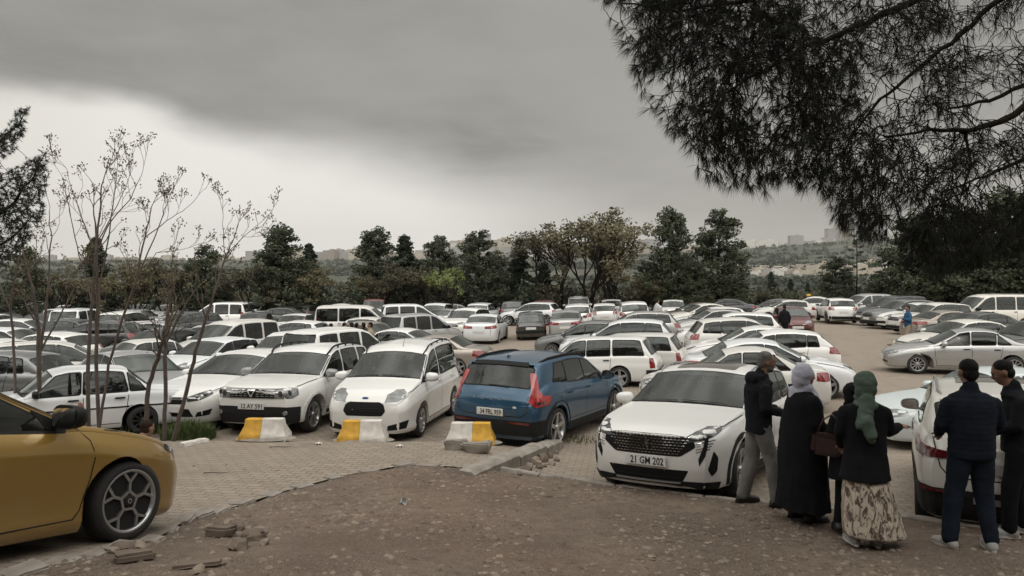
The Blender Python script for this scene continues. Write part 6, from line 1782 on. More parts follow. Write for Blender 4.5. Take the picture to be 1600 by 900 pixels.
# ============================================================ trees
M_BARK = mat('bark', (.085, .062, .048), .95, bump=.8, bscale=30, col2=(.13, .10, .08), vscale=6)
M_BARKD = mat('dark_bark', (.018, .014, .012), .95, spec=.1, bump=.7, bscale=30)
M_TWIG = mat('twigs', (.060, .046, .036), .9)
M_PINE = mat('pine_needles', (.036, .047, .024), .75, col2=(.060, .070, .036), vscale=.5)
M_CYP = mat('cypress_foliage', (.022, .032, .019), .8, col2=(.040, .050, .027), vscale=.7)
M_BUD = mat('budding_leaves', (.13, .118, .060), .75, col2=(.095, .082, .045), vscale=.6)
M_BRN = mat('brown_scrub', (.092, .078, .048), .85, col2=(.062, .062, .034), vscale=.6)
M_LIME = mat('young_leaves', (.15, .185, .045), .65, col2=(.11, .14, .038), vscale=.9)
def leafcloud(V, F, rr, c, rad, n, size, flat=.75, elong=1.0):
    for _ in range(n):
        while True:
            p = Vector((rr.uniform(-1, 1), rr.uniform(-1, 1), rr.uniform(-1, 1)))
            if p.length < 1: break
        p = p * (p.length ** -.25 if p.length > .05 else 1)
        q = Vector(c) + Vector((p.x * rad, p.y * rad, p.z * rad * flat)); i0 = len(V)
        u = Vector((rr.gauss(0, 1), rr.gauss(0, 1), rr.gauss(0, 1))).normalized(); w = u.orthogonal().normalized()
        w = (Matrix.Rotation(rr.uniform(0, 6.28), 3, u) @ w); s = size * rr.uniform(.6, 1.3)
        V += [q - w * s * .5, q + u * s * elong * .9 - w * s * .05, q + w * s * .5, q - u * s * elong * .5]; F.append((i0, i0 + 1, i0 + 2, i0 + 3))
def limb(bm, p0, p1, r0, r1, rr, sag=.1, n=4, seg=4):
    pts = []; d = p1 - p0; L_ = d.length
    off = Vector((rr.uniform(-1, 1), rr.uniform(-1, 1), rr.uniform(-.3, .8))) * L_ * sag
    for i in range(n + 1):
        t = i / n; pts.append(p0 + d * t + off * sin(pi * t))
    add_tube(bm, pts, [r0 + (r1 - r0) * i / n for i in range(n + 1)], seg, cap=False); return pts
def mk_pine(seed, H=9.5, wide=2.6, clumps=150, bare=.16, m=M_PINE, top=1.0):
    rr = random.Random(seed); bm = bmesh.new(); V, F = [], []
    tr = [Vector((0, 0, -.3))]; lean = Vector((rr.uniform(-.4, .4), rr.uniform(-.3, .3), 0))
    for i in range(1, 9): tr.append(Vector((lean.x * i / 8 + rr.uniform(-.12, .12), lean.y * i / 8 + rr.uniform(-.12, .12), H * .97 * i / 8)))
    add_tube(bm, tr, [.17 * (1 - i / 9) + .03 for i in range(9)], 7)
    for k in range(clumps):
        h = bare + (1 - bare) * (k + rr.random()) / clumps
        prof = interp([(0, .55), (.25, 1), (.55, .85), (.8, .62), (.93, .42), (1, .12 * top)], h)
        a = rr.uniform(0, 6.28); rad = wide * prof * (rr.uniform(.35, 1) ** .6); zz = H * h
        i = min(7, int(zz / (H * .97) * 8)); base = tr[i].lerp(tr[i + 1], max(0, min(1, zz / (H * .97) * 8 - i))); base = Vector((base.x, base.y, zz - .25 * rad))
        tip = Vector((base.x + rad * cos(a), base.y + rad * sin(a), zz + rr.uniform(-.2, .35)))
        limb(bm, base, tip, .05 * (1.1 - h), .012, rr, .08)
        cr = rr.uniform(.35, .80) * (1.1 - .45 * h)
        leafcloud(V, F, rr, tip, cr, int(54 * cr / .5), .13, .7, 1.5)
        if rad > .8: leafcloud(V, F, rr, base.lerp(tip, .55), cr * .9, 34, .14, .7, 1.5)
    return bm, V, F, m
def mk_cone(seed, H=7, wide=1.6, m=M_CYP):
    rr = random.Random(seed); bm = bmesh.new(); V, F = [], []
    add_tube(bm, [(0, 0, -.3), (.03, 0, H * .5), (0, .03, H)], [.13, .08, .01], 6)
    n = int(26 * H)
    for k in range(n):
        h = (k + rr.random()) / n; prof = (1 - h) ** .8 * (.55 + .45 * min(1, h / .12)) * (1 + .25 * sin(h * 31 + seed)); a = rr.uniform(0, 6.28); rad = wide * prof * rr.uniform(.5, 1)
        tip = Vector((rad * cos(a), rad * sin(a), H * h * .98 + .12 * H * .1)); base = Vector((0, 0, tip.z - rad * .25))
        if k % 2 == 0: limb(bm, base, tip, .02, .006, rr, .04, 2, 3)
        leafcloud(V, F, rr, tip, .26 + .18 * (1 - h), 34, .15, .5, 1.4)
    leafcloud(V, F, rr, (0, 0, H * .98), .14, 22, .1, 2.4, 1.5)
    return bm, V, F, m
def branch_rec(bm, rr, p, d, L_, r, depth, tips, spread=.55, up=.12, kids=(2, 3), seg=4, ratio=.72, gnarl=.16, minr=.004):
    pts = [p]; q = p.copy(); dd = d.copy(); n = 4
    for i in range(n):
        dd = (dd + Vector((rr.gauss(0, gnarl), rr.gauss(0, gnarl), rr.gauss(0, gnarl) + up * .4))).normalized(); q = q + dd * (L_ / n); pts.append(q.copy())
    r1_ = max(minr, r * .66); add_tube(bm, pts, [r + (r1_ - r) * i / n for i in range(n + 1)], seg if depth > 1 else 3, cap=False)
    if depth == 0: tips.append((q, dd)); return
    nk = rr.randint(*kids)
    for k in range(nk):
        ax = dd.orthogonal(); ax = Matrix.Rotation(rr.uniform(0, 6.28), 3, dd) @ ax
        nd = (Matrix.Rotation(rr.uniform(.4, 1) * spread, 3, ax) @ dd + Vector((0, 0, up))).normalized()
        st = pts[-1] if k < 2 else pts[2]
        branch_rec(bm, rr, st, nd, L_ * ratio * rr.uniform(.75, 1.15), r1_, depth - 1, tips, spread, up, kids, seg, ratio, gnarl, minr)
def mk_decid(seed, H=8, m=M_BUD, leaves=17, depth=5, size=.13, spread=.62, stems=3, crad=.42):
    rr = random.Random(seed); bm = bmesh.new(); V, F = [], []; tips = []
    for s in range(stems):
        a = rr.uniform(0, 6.28) if stems > 1 else 0; d = Vector((cos(a) * .28, sin(a) * .28, 1)).normalized()
        branch_rec(bm, rr, Vector((cos(a) * .1, sin(a) * .1, -.2)), d, H * .27, .11 * H / 8, depth, tips, spread, .10, (2, 3), 4, .76, .10, .010)
    mz = max(t[0].z for t in tips); sc_ = H / mz
    for v in bm.verts: v.co *= sc_
    for p, d in tips: leafcloud(V, F, rr, p * sc_, crad, leaves, size, .8, 1.2)
    return bm, V, F, m
TREEP = {}
def tree_proto(key, fn, label_kind, barkm=M_BARKD):
    bm, V, F, m = fn()
    root = empty(key)
    obj('trunk', bm, barkm, root, smooth=180)
    from_arrays('crown', V, F, m, root)
    TREEP[key] = [root, 0]
for i in range(3): tree_proto('pine_tree' if i == 0 else 'pine_tree_%s' % 'ab'[i - 1], lambda i=i: mk_pine(40 + i, 9.5 + i * .4, 2.6 + .3 * i, 150), '')
for i in range(2): tree_proto('cypress_tree%s' % ('', '_b')[i], lambda i=i: mk_cone(50 + i, 7 + i, 1.7), '')
for i in range(3): tree_proto('budding_tree%s' % ('', '_b', '_c')[i], lambda i=i: mk_decid(60 + i, 8, M_BUD if i != 1 else M_BRN, 15 if i != 2 else 19), '')
tree_proto('young_tree', lambda: mk_decid(71, 5, M_LIME, 20, 4, .13, .6, 2, .36), '')
tree_proto('shrub', lambda: mk_decid(75, 3.4, M_BRN, 40, 4, .12, .9, 5, .40), '')
def tree(key, px, ytop, Y, lab, wide=1.0, rot=None, H0=None, kindname=None, grp='trees beyond the lot'):
    root, used = TREEP[key]; X = (px - 800) / FPX * Y
    zb = ground(X, Y) if Y < 92 else far_z(X, Y)
    H0 = {'pine': 9.7, 'cypr': 7.5, 'budd': 8, 'youn': 5, 'shru': 3.4}[key[:4]]
    if key.endswith('_b') and key[:4] == 'cypr': H0 = 8
    if key == 'cypress_tree': H0 = 7
    if key[:4] == 'pine': H0 = {'pine_tree': 9.5, 'pine_tree_a': 9.9, 'pine_tree_b': 10.3}[key]
    top = CAMZ - (ytop - YH) / FPX * Y; s = (top - zb) / H0
    o = root if used == 0 else copy_tree(root); TREEP[key][1] += 1
    o.location = (X, Y, zb); o.rotation_euler = (0, 0, rot if rot is not None else rnd.uniform(0, 6.28)); o.scale = (s * wide, s * wide, s)
    tag(o, lab, 'tree' if key != 'shrub' else 'shrub', grp)
    return o
TREES = [
 ('pine_tree', 1047, 331, 62, 1.0, 'left one of the twin tall dark pines right of the centre'),
 ('pine_tree_a', 1122, 332, 62, 1.15, 'right one of the twin tall dark pines right of the centre'),
 ('pine_tree_b', 745, 362, 64, 1.25, 'dark round-topped pine left of the big budding tree'),
 ('pine_tree', 588, 360, 66, 1.25, 'tall slim dark pine left of the pointed cypress'),
 ('cypress_tree', 632, 369, 64, 1.5, 'pointed dark cypress left of the bright young tree'),
 ('pine_tree_a', 688, 372, 67, 1.2, 'dark pine with a small rounded top behind the bright young tree'),
 ('cypress_tree_b', 812, 374, 66, 1.35, 'broad dark conifer with drooping tip left of the big budding tree'),
 ('pine_tree_b', 775, 395, 70, 1.6, 'low wide dark pine filling the gap left of the big budding tree'),
 ('budding_tree', 915, 327, 58, 1.25, 'largest budding broadleaf tree with sparse yellow green leaves in the centre'),
 ('budding_tree_b', 870, 352, 62, 1.2, 'brownish budding tree on the left flank of the largest broadleaf'),
 ('budding_tree_c', 965, 350, 61, 1.1, 'olive budding tree on the right flank of the largest broadleaf'),
 ('young_tree', 705, 421, 54, 1.0, 'bright yellow green young tree standing among the far cars'),
 ('pine_tree', 443, 356, 56, 1.3, 'dark pine with an open round top left of the centre'),
 ('pine_tree_a', 320, 386, 56, 1.2, 'dark rounded pine behind the leaning sapling'),
 ('cypress_tree_b', 483, 382, 58, 1.3, 'narrow dark conifer right of the open-topped pine'),
 ('budding_tree_b', 410, 412, 55, 1.5, 'brown leafless thicket tree below the open-topped pine'),
 ('budding_tree_c', 470, 410, 56, 1.3, 'olive brown bushy tree below the narrow conifer'),
 ('pine_tree_b', 40, 385, 52, 1.1, 'dark pine at the far left behind the bare saplings'),
 ('cypress_tree', 150, 372, 54, 1.2, 'dark conifer behind the twin-stemmed sapling'),
 ('budding_tree', 90, 425, 52, 1.3, 'pale olive budding tree behind the leftmost sapling'),
 ('budding_tree_c', 205, 408, 52, 1.3, 'olive budding tree right of the twin-stemmed sapling'),
 ('budding_tree_b', 262, 404, 54, 1.3, 'brownish budding tree left of the rounded pine'),
 ('budding_tree_c', 350, 428, 58, 1.5, 'low yellow green bushy tree right of the rounded pine'),
 ('budding_tree_b', 625, 412, 60, 1.4, 'brown bushy tree under the pointed cypress'),
 ('budding_tree', 580, 430, 62, 1.2, 'dull brown tree under the tall slim pine'),
 ('budding_tree_b', 668, 425, 61, 1.2, 'russet brown tree left of the bright young tree'),
 ('cypress_tree', 850, 410, 68, 1.5, 'low dark conifer at the foot of the brownish budding tree'),
 ('pine_tree_b', 1010, 408, 68, 1.2, 'low dark pine between the largest broadleaf and the twin pines'),
 ('budding_tree_c', 1005, 432, 62, 1.2, 'green bushy tree left of the twin pines'),
 ('pine_tree', 1085, 410, 60, 1.3, 'dark pine filling the gap between the twin pines'),
 ('pine_tree_a', 1150, 436, 60, 1.3, 'short spreading pine at the right foot of the twin pines'),
 ('cypress_tree', 1205, 425, 72, 1.0, 'small pointed conifer left of the valley view'),
 ('cypress_tree_b', 1235, 436, 74, 1.2, 'short conifer in front of the valley fields'),
 ('budding_tree_b', 1190, 452, 66, 1.2, 'low brown bush-like tree right of the twin pines'),
 ('cypress_tree', 1262, 443, 70, 1.1, 'little dark conifer below the valley town'),
 ('pine_tree_b', 1305, 402, 62, 1.35, 'rounded green pine in front of the right end of the town'),
 ('pine_tree', 1420, 338, 58, 1.3, 'broad dark pine right of the sparse spruce-like sapling'),
 ('pine_tree_a', 1375, 425, 60, 1.3, 'low olive pine left of the broad dark pine'),
 ('pine_tree_b', 1500, 322, 56, 1.25, 'dark pine behind the off-white minibus'),
 ('pine_tree', 1570, 300, 54, 1.25, 'big dark pine near the right edge'),
 ('pine_tree_a', 1640, 300, 52, 1.2, 'big dark pine cut by the right edge'),
 ('budding_tree_b', 1480, 410, 58, 1.6, 'brown shadowy thicket tree between the right-hand pines'),
 ('budding_tree', 1545, 420, 57, 1.5, 'olive thicket tree below the big dark pine at right'),
 ('cypress_tree', 1610, 400, 58, 1.5, 'dark conifer low at the right edge'),
]
for k, px, yt, Y, wd, lab in TREES: tree(k, px, yt, Y, lab, wd)
for k_, (o_, u_) in TREEP.items():
    if not u_:
        for c_ in list(o_.children): bpy.data.objects.remove(c_)
        bpy.data.objects.remove(o_)
# closed understorey that reads as one mass behind the last cars
rr = random.Random(9); V, F = [], []
for k in range(620):
    X = -52 + 104 * k / 620 + rr.uniform(-.5, .5); Y = rr.uniform(61, 73)
    px = 800 + X / Y * FPX
    if 1170 < px < 1290: hmax = 1.6
    elif 520 < px < 560: hmax = 2.0
    else: hmax = 2.0
    h = rr.uniform(.3, hmax)
    leafcloud(V, F, rr, (X, Y, h - (Y - 61) * .02), rr.uniform(.5, 1.1), 80, .2, .8, 1.2)
tag(from_arrays('undergrowth', V, F, [M_CYP, M_BRN]), 'dark undergrowth filling the gaps between the tree trunks behind the lot', 'undergrowth', kind='stuff')
uo = bpy.data.objects['undergrowth']
mi = []
for i in range(len(F) // 80): mi += [1 if rr.random() < .6 else 0] * 80
mi += [0] * (len(F) - len(mi)); uo.data.polygons.foreach_set('material_index', mi)
# sparse spruce-like sapling in front of the town
bm = bmesh.new(); rr = random.Random(4); V, F = [], []
add_tube(bm, [(0, 0, -.2), (.05, 0, 3), (0, 0, 6)], [.07, .05, .01], 5)
for k in range(24):
    z = 1.2 + 4.6 * k / 24; a = k * 2.4; L_ = (1.5 * (1 - k / 26) + .15) * rr.uniform(.7, 1.1); tip = Vector((L_ * cos(a), L_ * sin(a), z - .12 * L_ + .2)); limb(bm, Vector((0, 0, z)), tip, .014, .006, rr, .05, 3, 3)
    for t in (.5, .8, 1.0): leafcloud(V, F, rr, Vector((0, 0, z)).lerp(tip, t), .16, 9, .10, .5, 1.6)
sp_ = empty('spruce_tree', ((1338 - 800) / FPX * 60, 60, 0)); obj('trunk', bm, M_BARKD, sp_, smooth=180); from_arrays('crown', V, F, M_CYP, sp_); sp_.scale = (1.0, 1.0, 1.15)
tag(sp_, 'sparse see-through conifer sapling in front of the distant tower blocks', 'tree', 'trees beyond the lot')

# ---- the bare, budding saplings at the left
M_BUDS = mat('opening_buds', (.12, .115, .055), .8, col2=(.09, .07, .04), vscale=5)
M_SAP = mat('sapling_bark', (.078, .058, .048), .9, bump=.6, bscale=50, col2=(.125, .10, .085), vscale=9)
def sapling(Y, trunks, seed, lab, depth=3, twigL=.55, budn=7, spread=.6, base=None):
    """trunks: each a list of (px, py, radius); twigs fan out from the last points"""
    rr = random.Random(seed); root = empty('bare_sapling'); b0 = at(trunks[0][0][0], trunks[0][0][1], Y); b0.z = G(b0.x, Y)
    root.location = b0; tag(root, lab, 'tree', 'bare budding saplings'); tips = []; V, F = [], []
    for ti, tk in enumerate(trunks):
        bm = bmesh.new(); pts = []
        for i, (px, py, r) in enumerate(tk):
            p = at(px, py, Y + (ti % 3 - 1) * .12 * min(i, 3)) - b0; pts.append((p, r))
        if ti == 0 or tk[0][1] > 600: pts[0] = (Vector((pts[0][0].x, pts[0][0].y, -.05)), pts[0][1])
        # smooth path
        P_, Rr = [], []
        for (p, r), (q, r2) in zip(pts, pts[1:]):
            for t in (0, .25, .5, .75): P_.append(p.lerp(q, t) + Vector((rr.gauss(0, .008), rr.gauss(0, .01), 0))); Rr.append((r + (r2 - r) * t) * .72)
        P_.append(pts[-1][0]); Rr.append(pts[-1][1] * .72)
        add_tube(bm, P_, Rr, 8, cap=False)
        # side twigs on the upper half, a fan at the tip
        n0 = int(len(P_) * .5)
        for i in range(n0, len(P_) - 1, 2):
            d = (P_[i + 1] - P_[i]).normalized(); ax = d.orthogonal(); ax = Matrix.Rotation(rr.uniform(0, 6.28), 3, d) @ ax; nd = Matrix.Rotation(rr.uniform(.5, .9), 3, ax) @ d
            branch_rec(bm, rr, P_[i], nd, twigL * rr.uniform(.6, 1), Rr[i] * .55, depth - 1, tips, spread, .22, (1, 3), 4, .7, .14, .0035)
        d = (P_[-1] - P_[-3]).normalized()
        branch_rec(bm, rr, P_[-1], d, twigL * .9, Rr[-1], depth - 1, tips, spread, .2, (2, 3), 4, .72, .14, .0035)
        obj('trunk' if ti == 0 or tk[0][1] > 590 else 'branch', bm, M_SAP, root, smooth=180)
    for p, d in tips:
        for k in range(budn):
            q = p + Vector((rr.gauss(0, .035), rr.gauss(0, .035), rr.gauss(0, .03))); u = (d + Vector((rr.gauss(0, .7), rr.gauss(0, .7), rr.gauss(0, .7)))).normalized(); w = u.orthogonal().normalized() * .012; L_ = rr.uniform(.025, .06); i0 = len(V)
            V += [q - w * .4, q + u * L_ * .5 + w, q + u * L_, q + u * L_ * .5 - w]; F.append((i0, i0 + 1, i0 + 2, i0 + 3))
    from_arrays('buds', V, F, M_BUDS, root)['kind'] = 'stuff'
sapling(13.2, [[(137, 648, .05), (137, 560, .045), (143, 470, .035), (150, 390, .028), (158, 320, .02), (160, 290, .015)],
               [(150, 560, .025), (158, 440, .02), (176, 340, .014), (183, 275, .008)], [(143, 470, .02), (125, 400, .014), (112, 340, .010), (100, 280, .006)], [(150, 400, .02), (170, 350, .013), (205, 310, .010), (222, 275, .006)]], 1, 'tallest bare sapling with two straight stems reaching highest into the sky', twigL=.40)
sapling(13.6, [[(153, 645, .05), (150, 560, .045), (152, 480, .038), (152, 400, .03), (150, 350, .02)], [(152, 400, .018), (128, 340, .012), (112, 290, .007)], [(152, 380, .016), (180, 330, .011), (198, 290, .006)]], 2, 'second bare stem close against the tallest sapling, forking half way up', twigL=.36)
sapling(13.0, [[(150, 628, .035), (168, 570, .033), (190, 505, .03), (212, 440, .024), (228, 370, .018), (236, 330, .012)], [(212, 440, .02), (250, 350, .012), (262, 320, .008)], [(228, 370, .013), (262, 345, .009), (292, 325, .006)], [(200, 470, .012), (245, 395, .008), (285, 390, .005)]], 3, 'bare sapling leaning right from the foot of the tallest one', twigL=.34)
sapling(13.9, [[(57, 625, .06), (60, 560, .055), (58, 500, .045), (52, 450, .03), (38, 400, .018)], [(60, 555, .04), (70, 500, .035), (76, 430, .022), (80, 370, .014), (78, 330, .008)], [(64, 545, .028), (95, 490, .02), (112, 460, .012), (120, 440, .007)], [(55, 500, .025), (30, 460, .014), (12, 440, .008)]], 4, 'leftmost bare sapling, forked low behind the yellow car mirror', twigL=.36)
sapling(12.9, [[(256, 662, .05), (257, 600, .048), (258, 545, .045), (255, 520, .04), (265, 470, .022), (272, 440, .014)], [(258, 540, .035), (282, 490, .028), (300, 460, .016), (322, 435, .010)], [(256, 535, .022), (232, 515, .016), (200, 498, .009), (150, 478, .005)]], 5, 'crooked bare tree with a thick knotty fork between the white saloon and the white hatchback', twigL=.30)
sapling(13.3, [[(222, 640, .065), (232, 600, .055), (246, 560, .05), (252, 535, .045), (262, 520, .03)], [(252, 535, .03), (275, 478, .02), (268, 420, .01)]], 6, 'thick trunk leaning right behind the yellow bonnet', twigL=.35, depth=2)
sapling(12.8, [[(268, 658, .05), (290, 610, .048), (306, 550, .042), (320, 500, .036), (338, 450, .028), (350, 410, .018), (365, 375, .010)], [(338, 450, .016), (352, 400, .011), (348, 350, .006)], [(352, 405, .012), (380, 370, .008), (405, 350, .005)]], 7, 'bare tree leaning right in front of the white hatchback, its tip over the lot', twigL=.34)
sapling(14.2, [[(20, 640, .04), (22, 560, .035), (15, 480, .028), (30, 400, .02), (45, 340, .01)], [(15, 480, .02), (-10, 420, .012), (-20, 380, .006)]], 8, 'thin bare stem at the very left edge', twigL=.34)
# sawn stump beside the twin stems
bm = bmesh.new(); q = at(125, 640, 13.0); add_tube(bm, [(0, 0, -.1), (.0, 0, .15), (-.02, 0, .32), (-.035, .01, .42)], [.075, .07, .06, .025], 9)
for v in bm.verts: v.co += Vector((1, 1, 0)) * noise.noise(v.co * 12) * .02
o = obj('tree_stump', bm, mat('red_wood', (.16, .07, .045), .9, bump=.5, bscale=30)); o.location = (q.x, q.y, G(q.x, q.y) + .25); tag(o, 'splintered reddish stump beside the twin-stemmed sapling', 'stump')

# ---- the two near conifers whose branches hang into the picture
def hanging(name, lab, limbs, region, Yr, N, seed, mneedle, nper, nlen, nw, trunk, twr=.0030, up=.0, stray=.25, keep=None, dens=None, tight=(.9, .55), far_=0.0):
    """limbs: (px,py,Y,radius) lists; targets are scattered through the volume in 'region' (px,py polygon) and joined to the nearest limb"""
    rr = random.Random(seed); root = empty(name, trunk[0]); b0 = Vector(trunk[0]); tag(root, lab, 'tree')
    bm = bmesh.new(); add_tube(bm, [Vector(p) - b0 for p in trunk[1]], trunk[2], 10); obj('trunk', bm, M_BARKD, root, smooth=180)
    nodes = []
    for lm in limbs:
        bm = bmesh.new(); P_, Rr = [], []
        raw = [(at(a, b, c) - b0, r) for a, b, c, r in lm]
        for (p, r), (q, r2) in zip(raw, raw[1:]):
            n = max(2, int((q - p).length / .12))
            for i in range(n):
                t = i / n; P_.append(p.lerp(q, t) + Vector((rr.gauss(0, .010), rr.gauss(0, .014), rr.gauss(0, .010)))); Rr.append(r + (r2 - r) * t)
        P_.append(raw[-1][0]); Rr.append(raw[-1][1]); add_tube(bm, P_, Rr, 7, cap=False); obj('branch', bm, M_BARKD, root, smooth=180); nodes += P_
    nodes = [tuple(n) for n in nodes]; arr = np.zeros((N * 14 + len(nodes) + 50, 3)); cnt = len(nodes); arr[:cnt] = nodes
    tg = []
    xs_ = [p[0] for p in region]; ys_ = [p[1] for p in region]
    while len(tg) < N:
        a, b = rr.uniform(min(xs_), max(xs_)), rr.uniform(min(ys_), max(ys_))
        if not inside(region, a, b): continue
        if keep and rr.random() > keep(a, b): continue
        tg.append(at(a, b, rr.uniform(*Yr)) - b0)
    lim = np.array(nodes); tg.sort(key=lambda p: float(((lim - np.array(p)) ** 2).sum(1).min()))
    bm = bmesh.new(); V, F = [], []
    def tuft(p, d, n):
        for _ in range(n):
            u = (d * tight[0] + Vector((rr.gauss(0, tight[1]), rr.gauss(0, tight[1]), rr.gauss(0, tight[1])))).normalized(); L_ = nlen * rr.uniform(.7, 1.15); w = u.orthogonal(); w = (Matrix.Rotation(rr.uniform(0, 6.28), 3, u) @ w).normalized() * nw
            m_ = p + u * L_ * .55 + Vector((0, 0, -.004)); i0 = len(V)
            V.extend([p - w, p + w, m_ + w * .8, m_ - w * .8, p + u * L_ + Vector((0, 0, -.012 * L_ / .1))]); F.append((i0, i0 + 1, i0 + 2, i0 + 3)); F.append((i0 + 3, i0 + 2, i0 + 4))
    for t in tg:
        d2 = ((arr[:cnt] - np.array(t)) ** 2); d2 = d2[:, 0] + d2[:, 1] + d2[:, 2] * .55
        # prefer to grow downwards and outwards from the wood above
        pen = np.where(arr[:cnt, 2] < t.z - .05, 1.8, 1.0); 
        if rr.random() < far_: pen = pen + np.where(d2 < .10, 50.0, 0.0)
        j = int(np.argmin(d2 * pen)); s = Vector(arr[j]); d = t - s; L_ = d.length
        if L_ < .04: continue
        n = min(13, max(2, int(L_ / .06))); off = Vector((rr.gauss(0, .12), rr.gauss(0, .12), abs(rr.gauss(0, .14)))) * L_; P_ = []
        for i in range(n + 1):
            q = i / n; P_.append(s + d * q + off * sin(pi * q) + (Vector((rr.gauss(0, .011), rr.gauss(0, .011), rr.gauss(0, .011))) if 0 < i < n else Vector()))
        for p in P_[1:]:
            if cnt < len(arr): arr[cnt] = p; cnt += 1
        r0 = twr * (1 + min(2.2, L_ * 2.2)); add_tube(bm, P_, [r0 + (twr * .8 - r0) * i / n for i in range(n + 1)], 3, cap=False)
        dd = (P_[-1] - P_[-2]).normalized(); dd = (dd + Vector((0, 0, up))).normalized()
        tuft(P_[-1], dd, int(nper * (dens(t + b0) if dens else 1)))
        if rr.random() < stray: tuft(P_[len(P_) // 2], dd, nper // 2)
    obj('twigs', bm, M_BARKD, root); from_arrays('needles', V, F, mneedle, root); return root
PINEREG = [(905, -40), (925, 8), (965, 45), (985, 95), (1005, 165), (1035, 185), (1068, 228), (1085, 262), (1130, 288), (1185, 300), (1235, 285), (1290, 300), (1305, 345), (1360, 372), (1400, 402), (1470, 425), (1530, 405), (1600, 395), (1700, 380), (1700, -120), (905, -120)]
def pkeep(a, b):
    v = .52 + 1.25 * noise.noise(Vector((a / 95, b / 75, 1.3)))
    if 1000 < a < 1250 and b < 110: v += .9
    if b > 250 and a > 1330: v += .25
    if 1330 < a < 1480 and 60 < b < 260: v -= .22
    if a > 1480 and 60 < b < 300: v -= .12
    return v
def pdens(p):
    """needles sit thick on the outer and upper shoots, thin on the bare inner wood"""
    x = p.x / p.y; z = (p.z - CAMZ) / p.y; v = 1.1 - .8 * sstep(x, .38, .56) * sstep(z, .08, .14)
    return max(.25, v + .6 * noise.noise(p * 1.6))
hanging('overhanging_pine', 'near pine whose drooping needle branches fill the upper right of the sky',
 [[(1760, -60, 6.6, .05), (1600, -40, 6.6, .042), (1440, -6, 6.6, .035), (1370, 30, 6.6, .030), (1320, 48, 6.5, .024), (1250, 80, 6.4, .018), (1170, 122, 6.3, .012), (1115, 160, 6.2, .007)],
  [(1700, -90, 6.8, .04), (1545, 8, 6.8, .026), (1500, 55, 6.8, .022), (1450, 95, 6.7, .019), (1410, 125, 6.7, .016), (1370, 160, 6.6, .012), (1325, 215, 6.5, .007)],
  [(1760, 90, 6.4, .045), (1600, 166, 6.4, .030), (1560, 190, 6.4, .027), (1510, 205, 6.4, .021), (1450, 203, 6.3, .014), (1380, 214, 6.2, .008)],
  [(1700, 60, 7.4, .035), (1600, 130, 7.4, .024), (1545, 160, 7.4, .018), (1480, 170, 7.3, .010)],
  [(1440, -30, 7.2, .03), (1250, -20, 7.1, .026), (1150, 8, 7.0, .02), (1060, 18, 6.9, .013), (970, 8, 6.8, .007)],
  [(1505, 205, 6.4, .014), (1515, 260, 6.4, .010), (1500, 310, 6.4, .006)], [(1700, 240, 7.0, .03), (1600, 250, 7.0, .02), (1540, 275, 7.0, .012), (1470, 300, 6.9, .007)],
  [(1320, 48, 6.5, .014), (1270, 120, 6.4, .010), (1240, 180, 6.4, .007), (1225, 230, 6.3, .005)]],
 PINEREG, (5.4, 8.6), 6400, 17, mat('near_pine_needles', (.010, .012, .007), .8, spec=.2), 24, .125, .0014,
 ((9.4, 7.2, dirt(9.4, 7.2) - .1), [(9.4, 7.2, dirt(9.4, 7.2) - .1), (9.3, 7.1, 3.5), (9.0, 7.0, 6.5), (8.8, 7.0, 9.5)], [.30, .25, .2, .1]), keep=pkeep, up=-.45, tight=(1.25, .42), far_=.5, dens=pdens, stray=.45)
CEDREG = [(-60, 235), (0, 215), (30, 172), (48, 170), (40, 205), (22, 240), (0, 248), (0, 275), (30, 262), (52, 250), (76, 236), (72, 290), (70, 330), (48, 372), (20, 398), (0, 420), (-70, 430)]
hanging('cedar_tree', 'dark feathery cedar branches entering at the left edge above the saplings',
 [[(-160, 330, 9.2, .06), (-60, 260, 9.2, .03), (0, 225, 9.2, .016), (30, 195, 9.2, .009), (45, 172, 9.2, .004)],
  [(-160, 400, 9.2, .06), (-40, 360, 9.2, .03), (20, 320, 9.1, .018), (50, 280, 9.1, .010), (72, 240, 9.1, .004)],
  [(-120, 440, 9.2, .04), (-30, 400, 9.2, .022), (20, 370, 9.1, .012), (50, 340, 9.0, .005)]],
 CEDREG, (8.7, 9.6), 1350, 23, mat('cedar_needles', (.014, .020, .012), .8, col2=(.024, .03, .017), vscale=2), 17, .06, .0024,
 ((-9.0, 9.2, G(-9, 9.2) - .1), [(-9.0, 9.2, G(-9, 9.2) - .1), (-9.0, 9.2, 4), (-8.9, 9.1, 8)], [.22, .18, .1]), twr=.003, up=.5, stray=1.0)
GL = sorted(range(12), key=lambda i: [-9, -2.5, 5, 12, -16, -13, 1, 10, 19, -22, 26, -24][i])
# unseen pines added behind the camera to shade the foreground and darken the glass
for i, (x_, y_, k_, s_) in enumerate([(-9, -6, 'pine_tree', 1.3), (-2.5, -8, 'pine_tree_b', 1.35), (5, -6.5, 'pine_tree_a', 1.3), (12, -3, 'pine_tree', 1.35), (-16, -2, 'pine_tree_a', 1.3), (-13, -12, 'pine_tree_b', 1.5), (1, -15, 'pine_tree', 1.5), (10, -13, 'pine_tree_b', 1.5), (19, -7, 'pine_tree_a', 1.4), (-22, -8, 'pine_tree', 1.5), (26, 1, 'pine_tree', 1.4), (-24, 3, 'pine_tree_b', 1.3)]):
    o = copy_tree(TREEP[k_][0]); o.location = (x_, y_, G(x_, y_) - .2); o.scale = (s_ * 1.25, s_ * 1.25, s_); o.rotation_euler = (0, 0, i * 1.9)
    tag(o, '%s unseen shade pine, counted from the left, added behind the viewpoint' % ordn[GL.index(i)], 'tree', 'unseen pines added behind the viewpoint for shade')
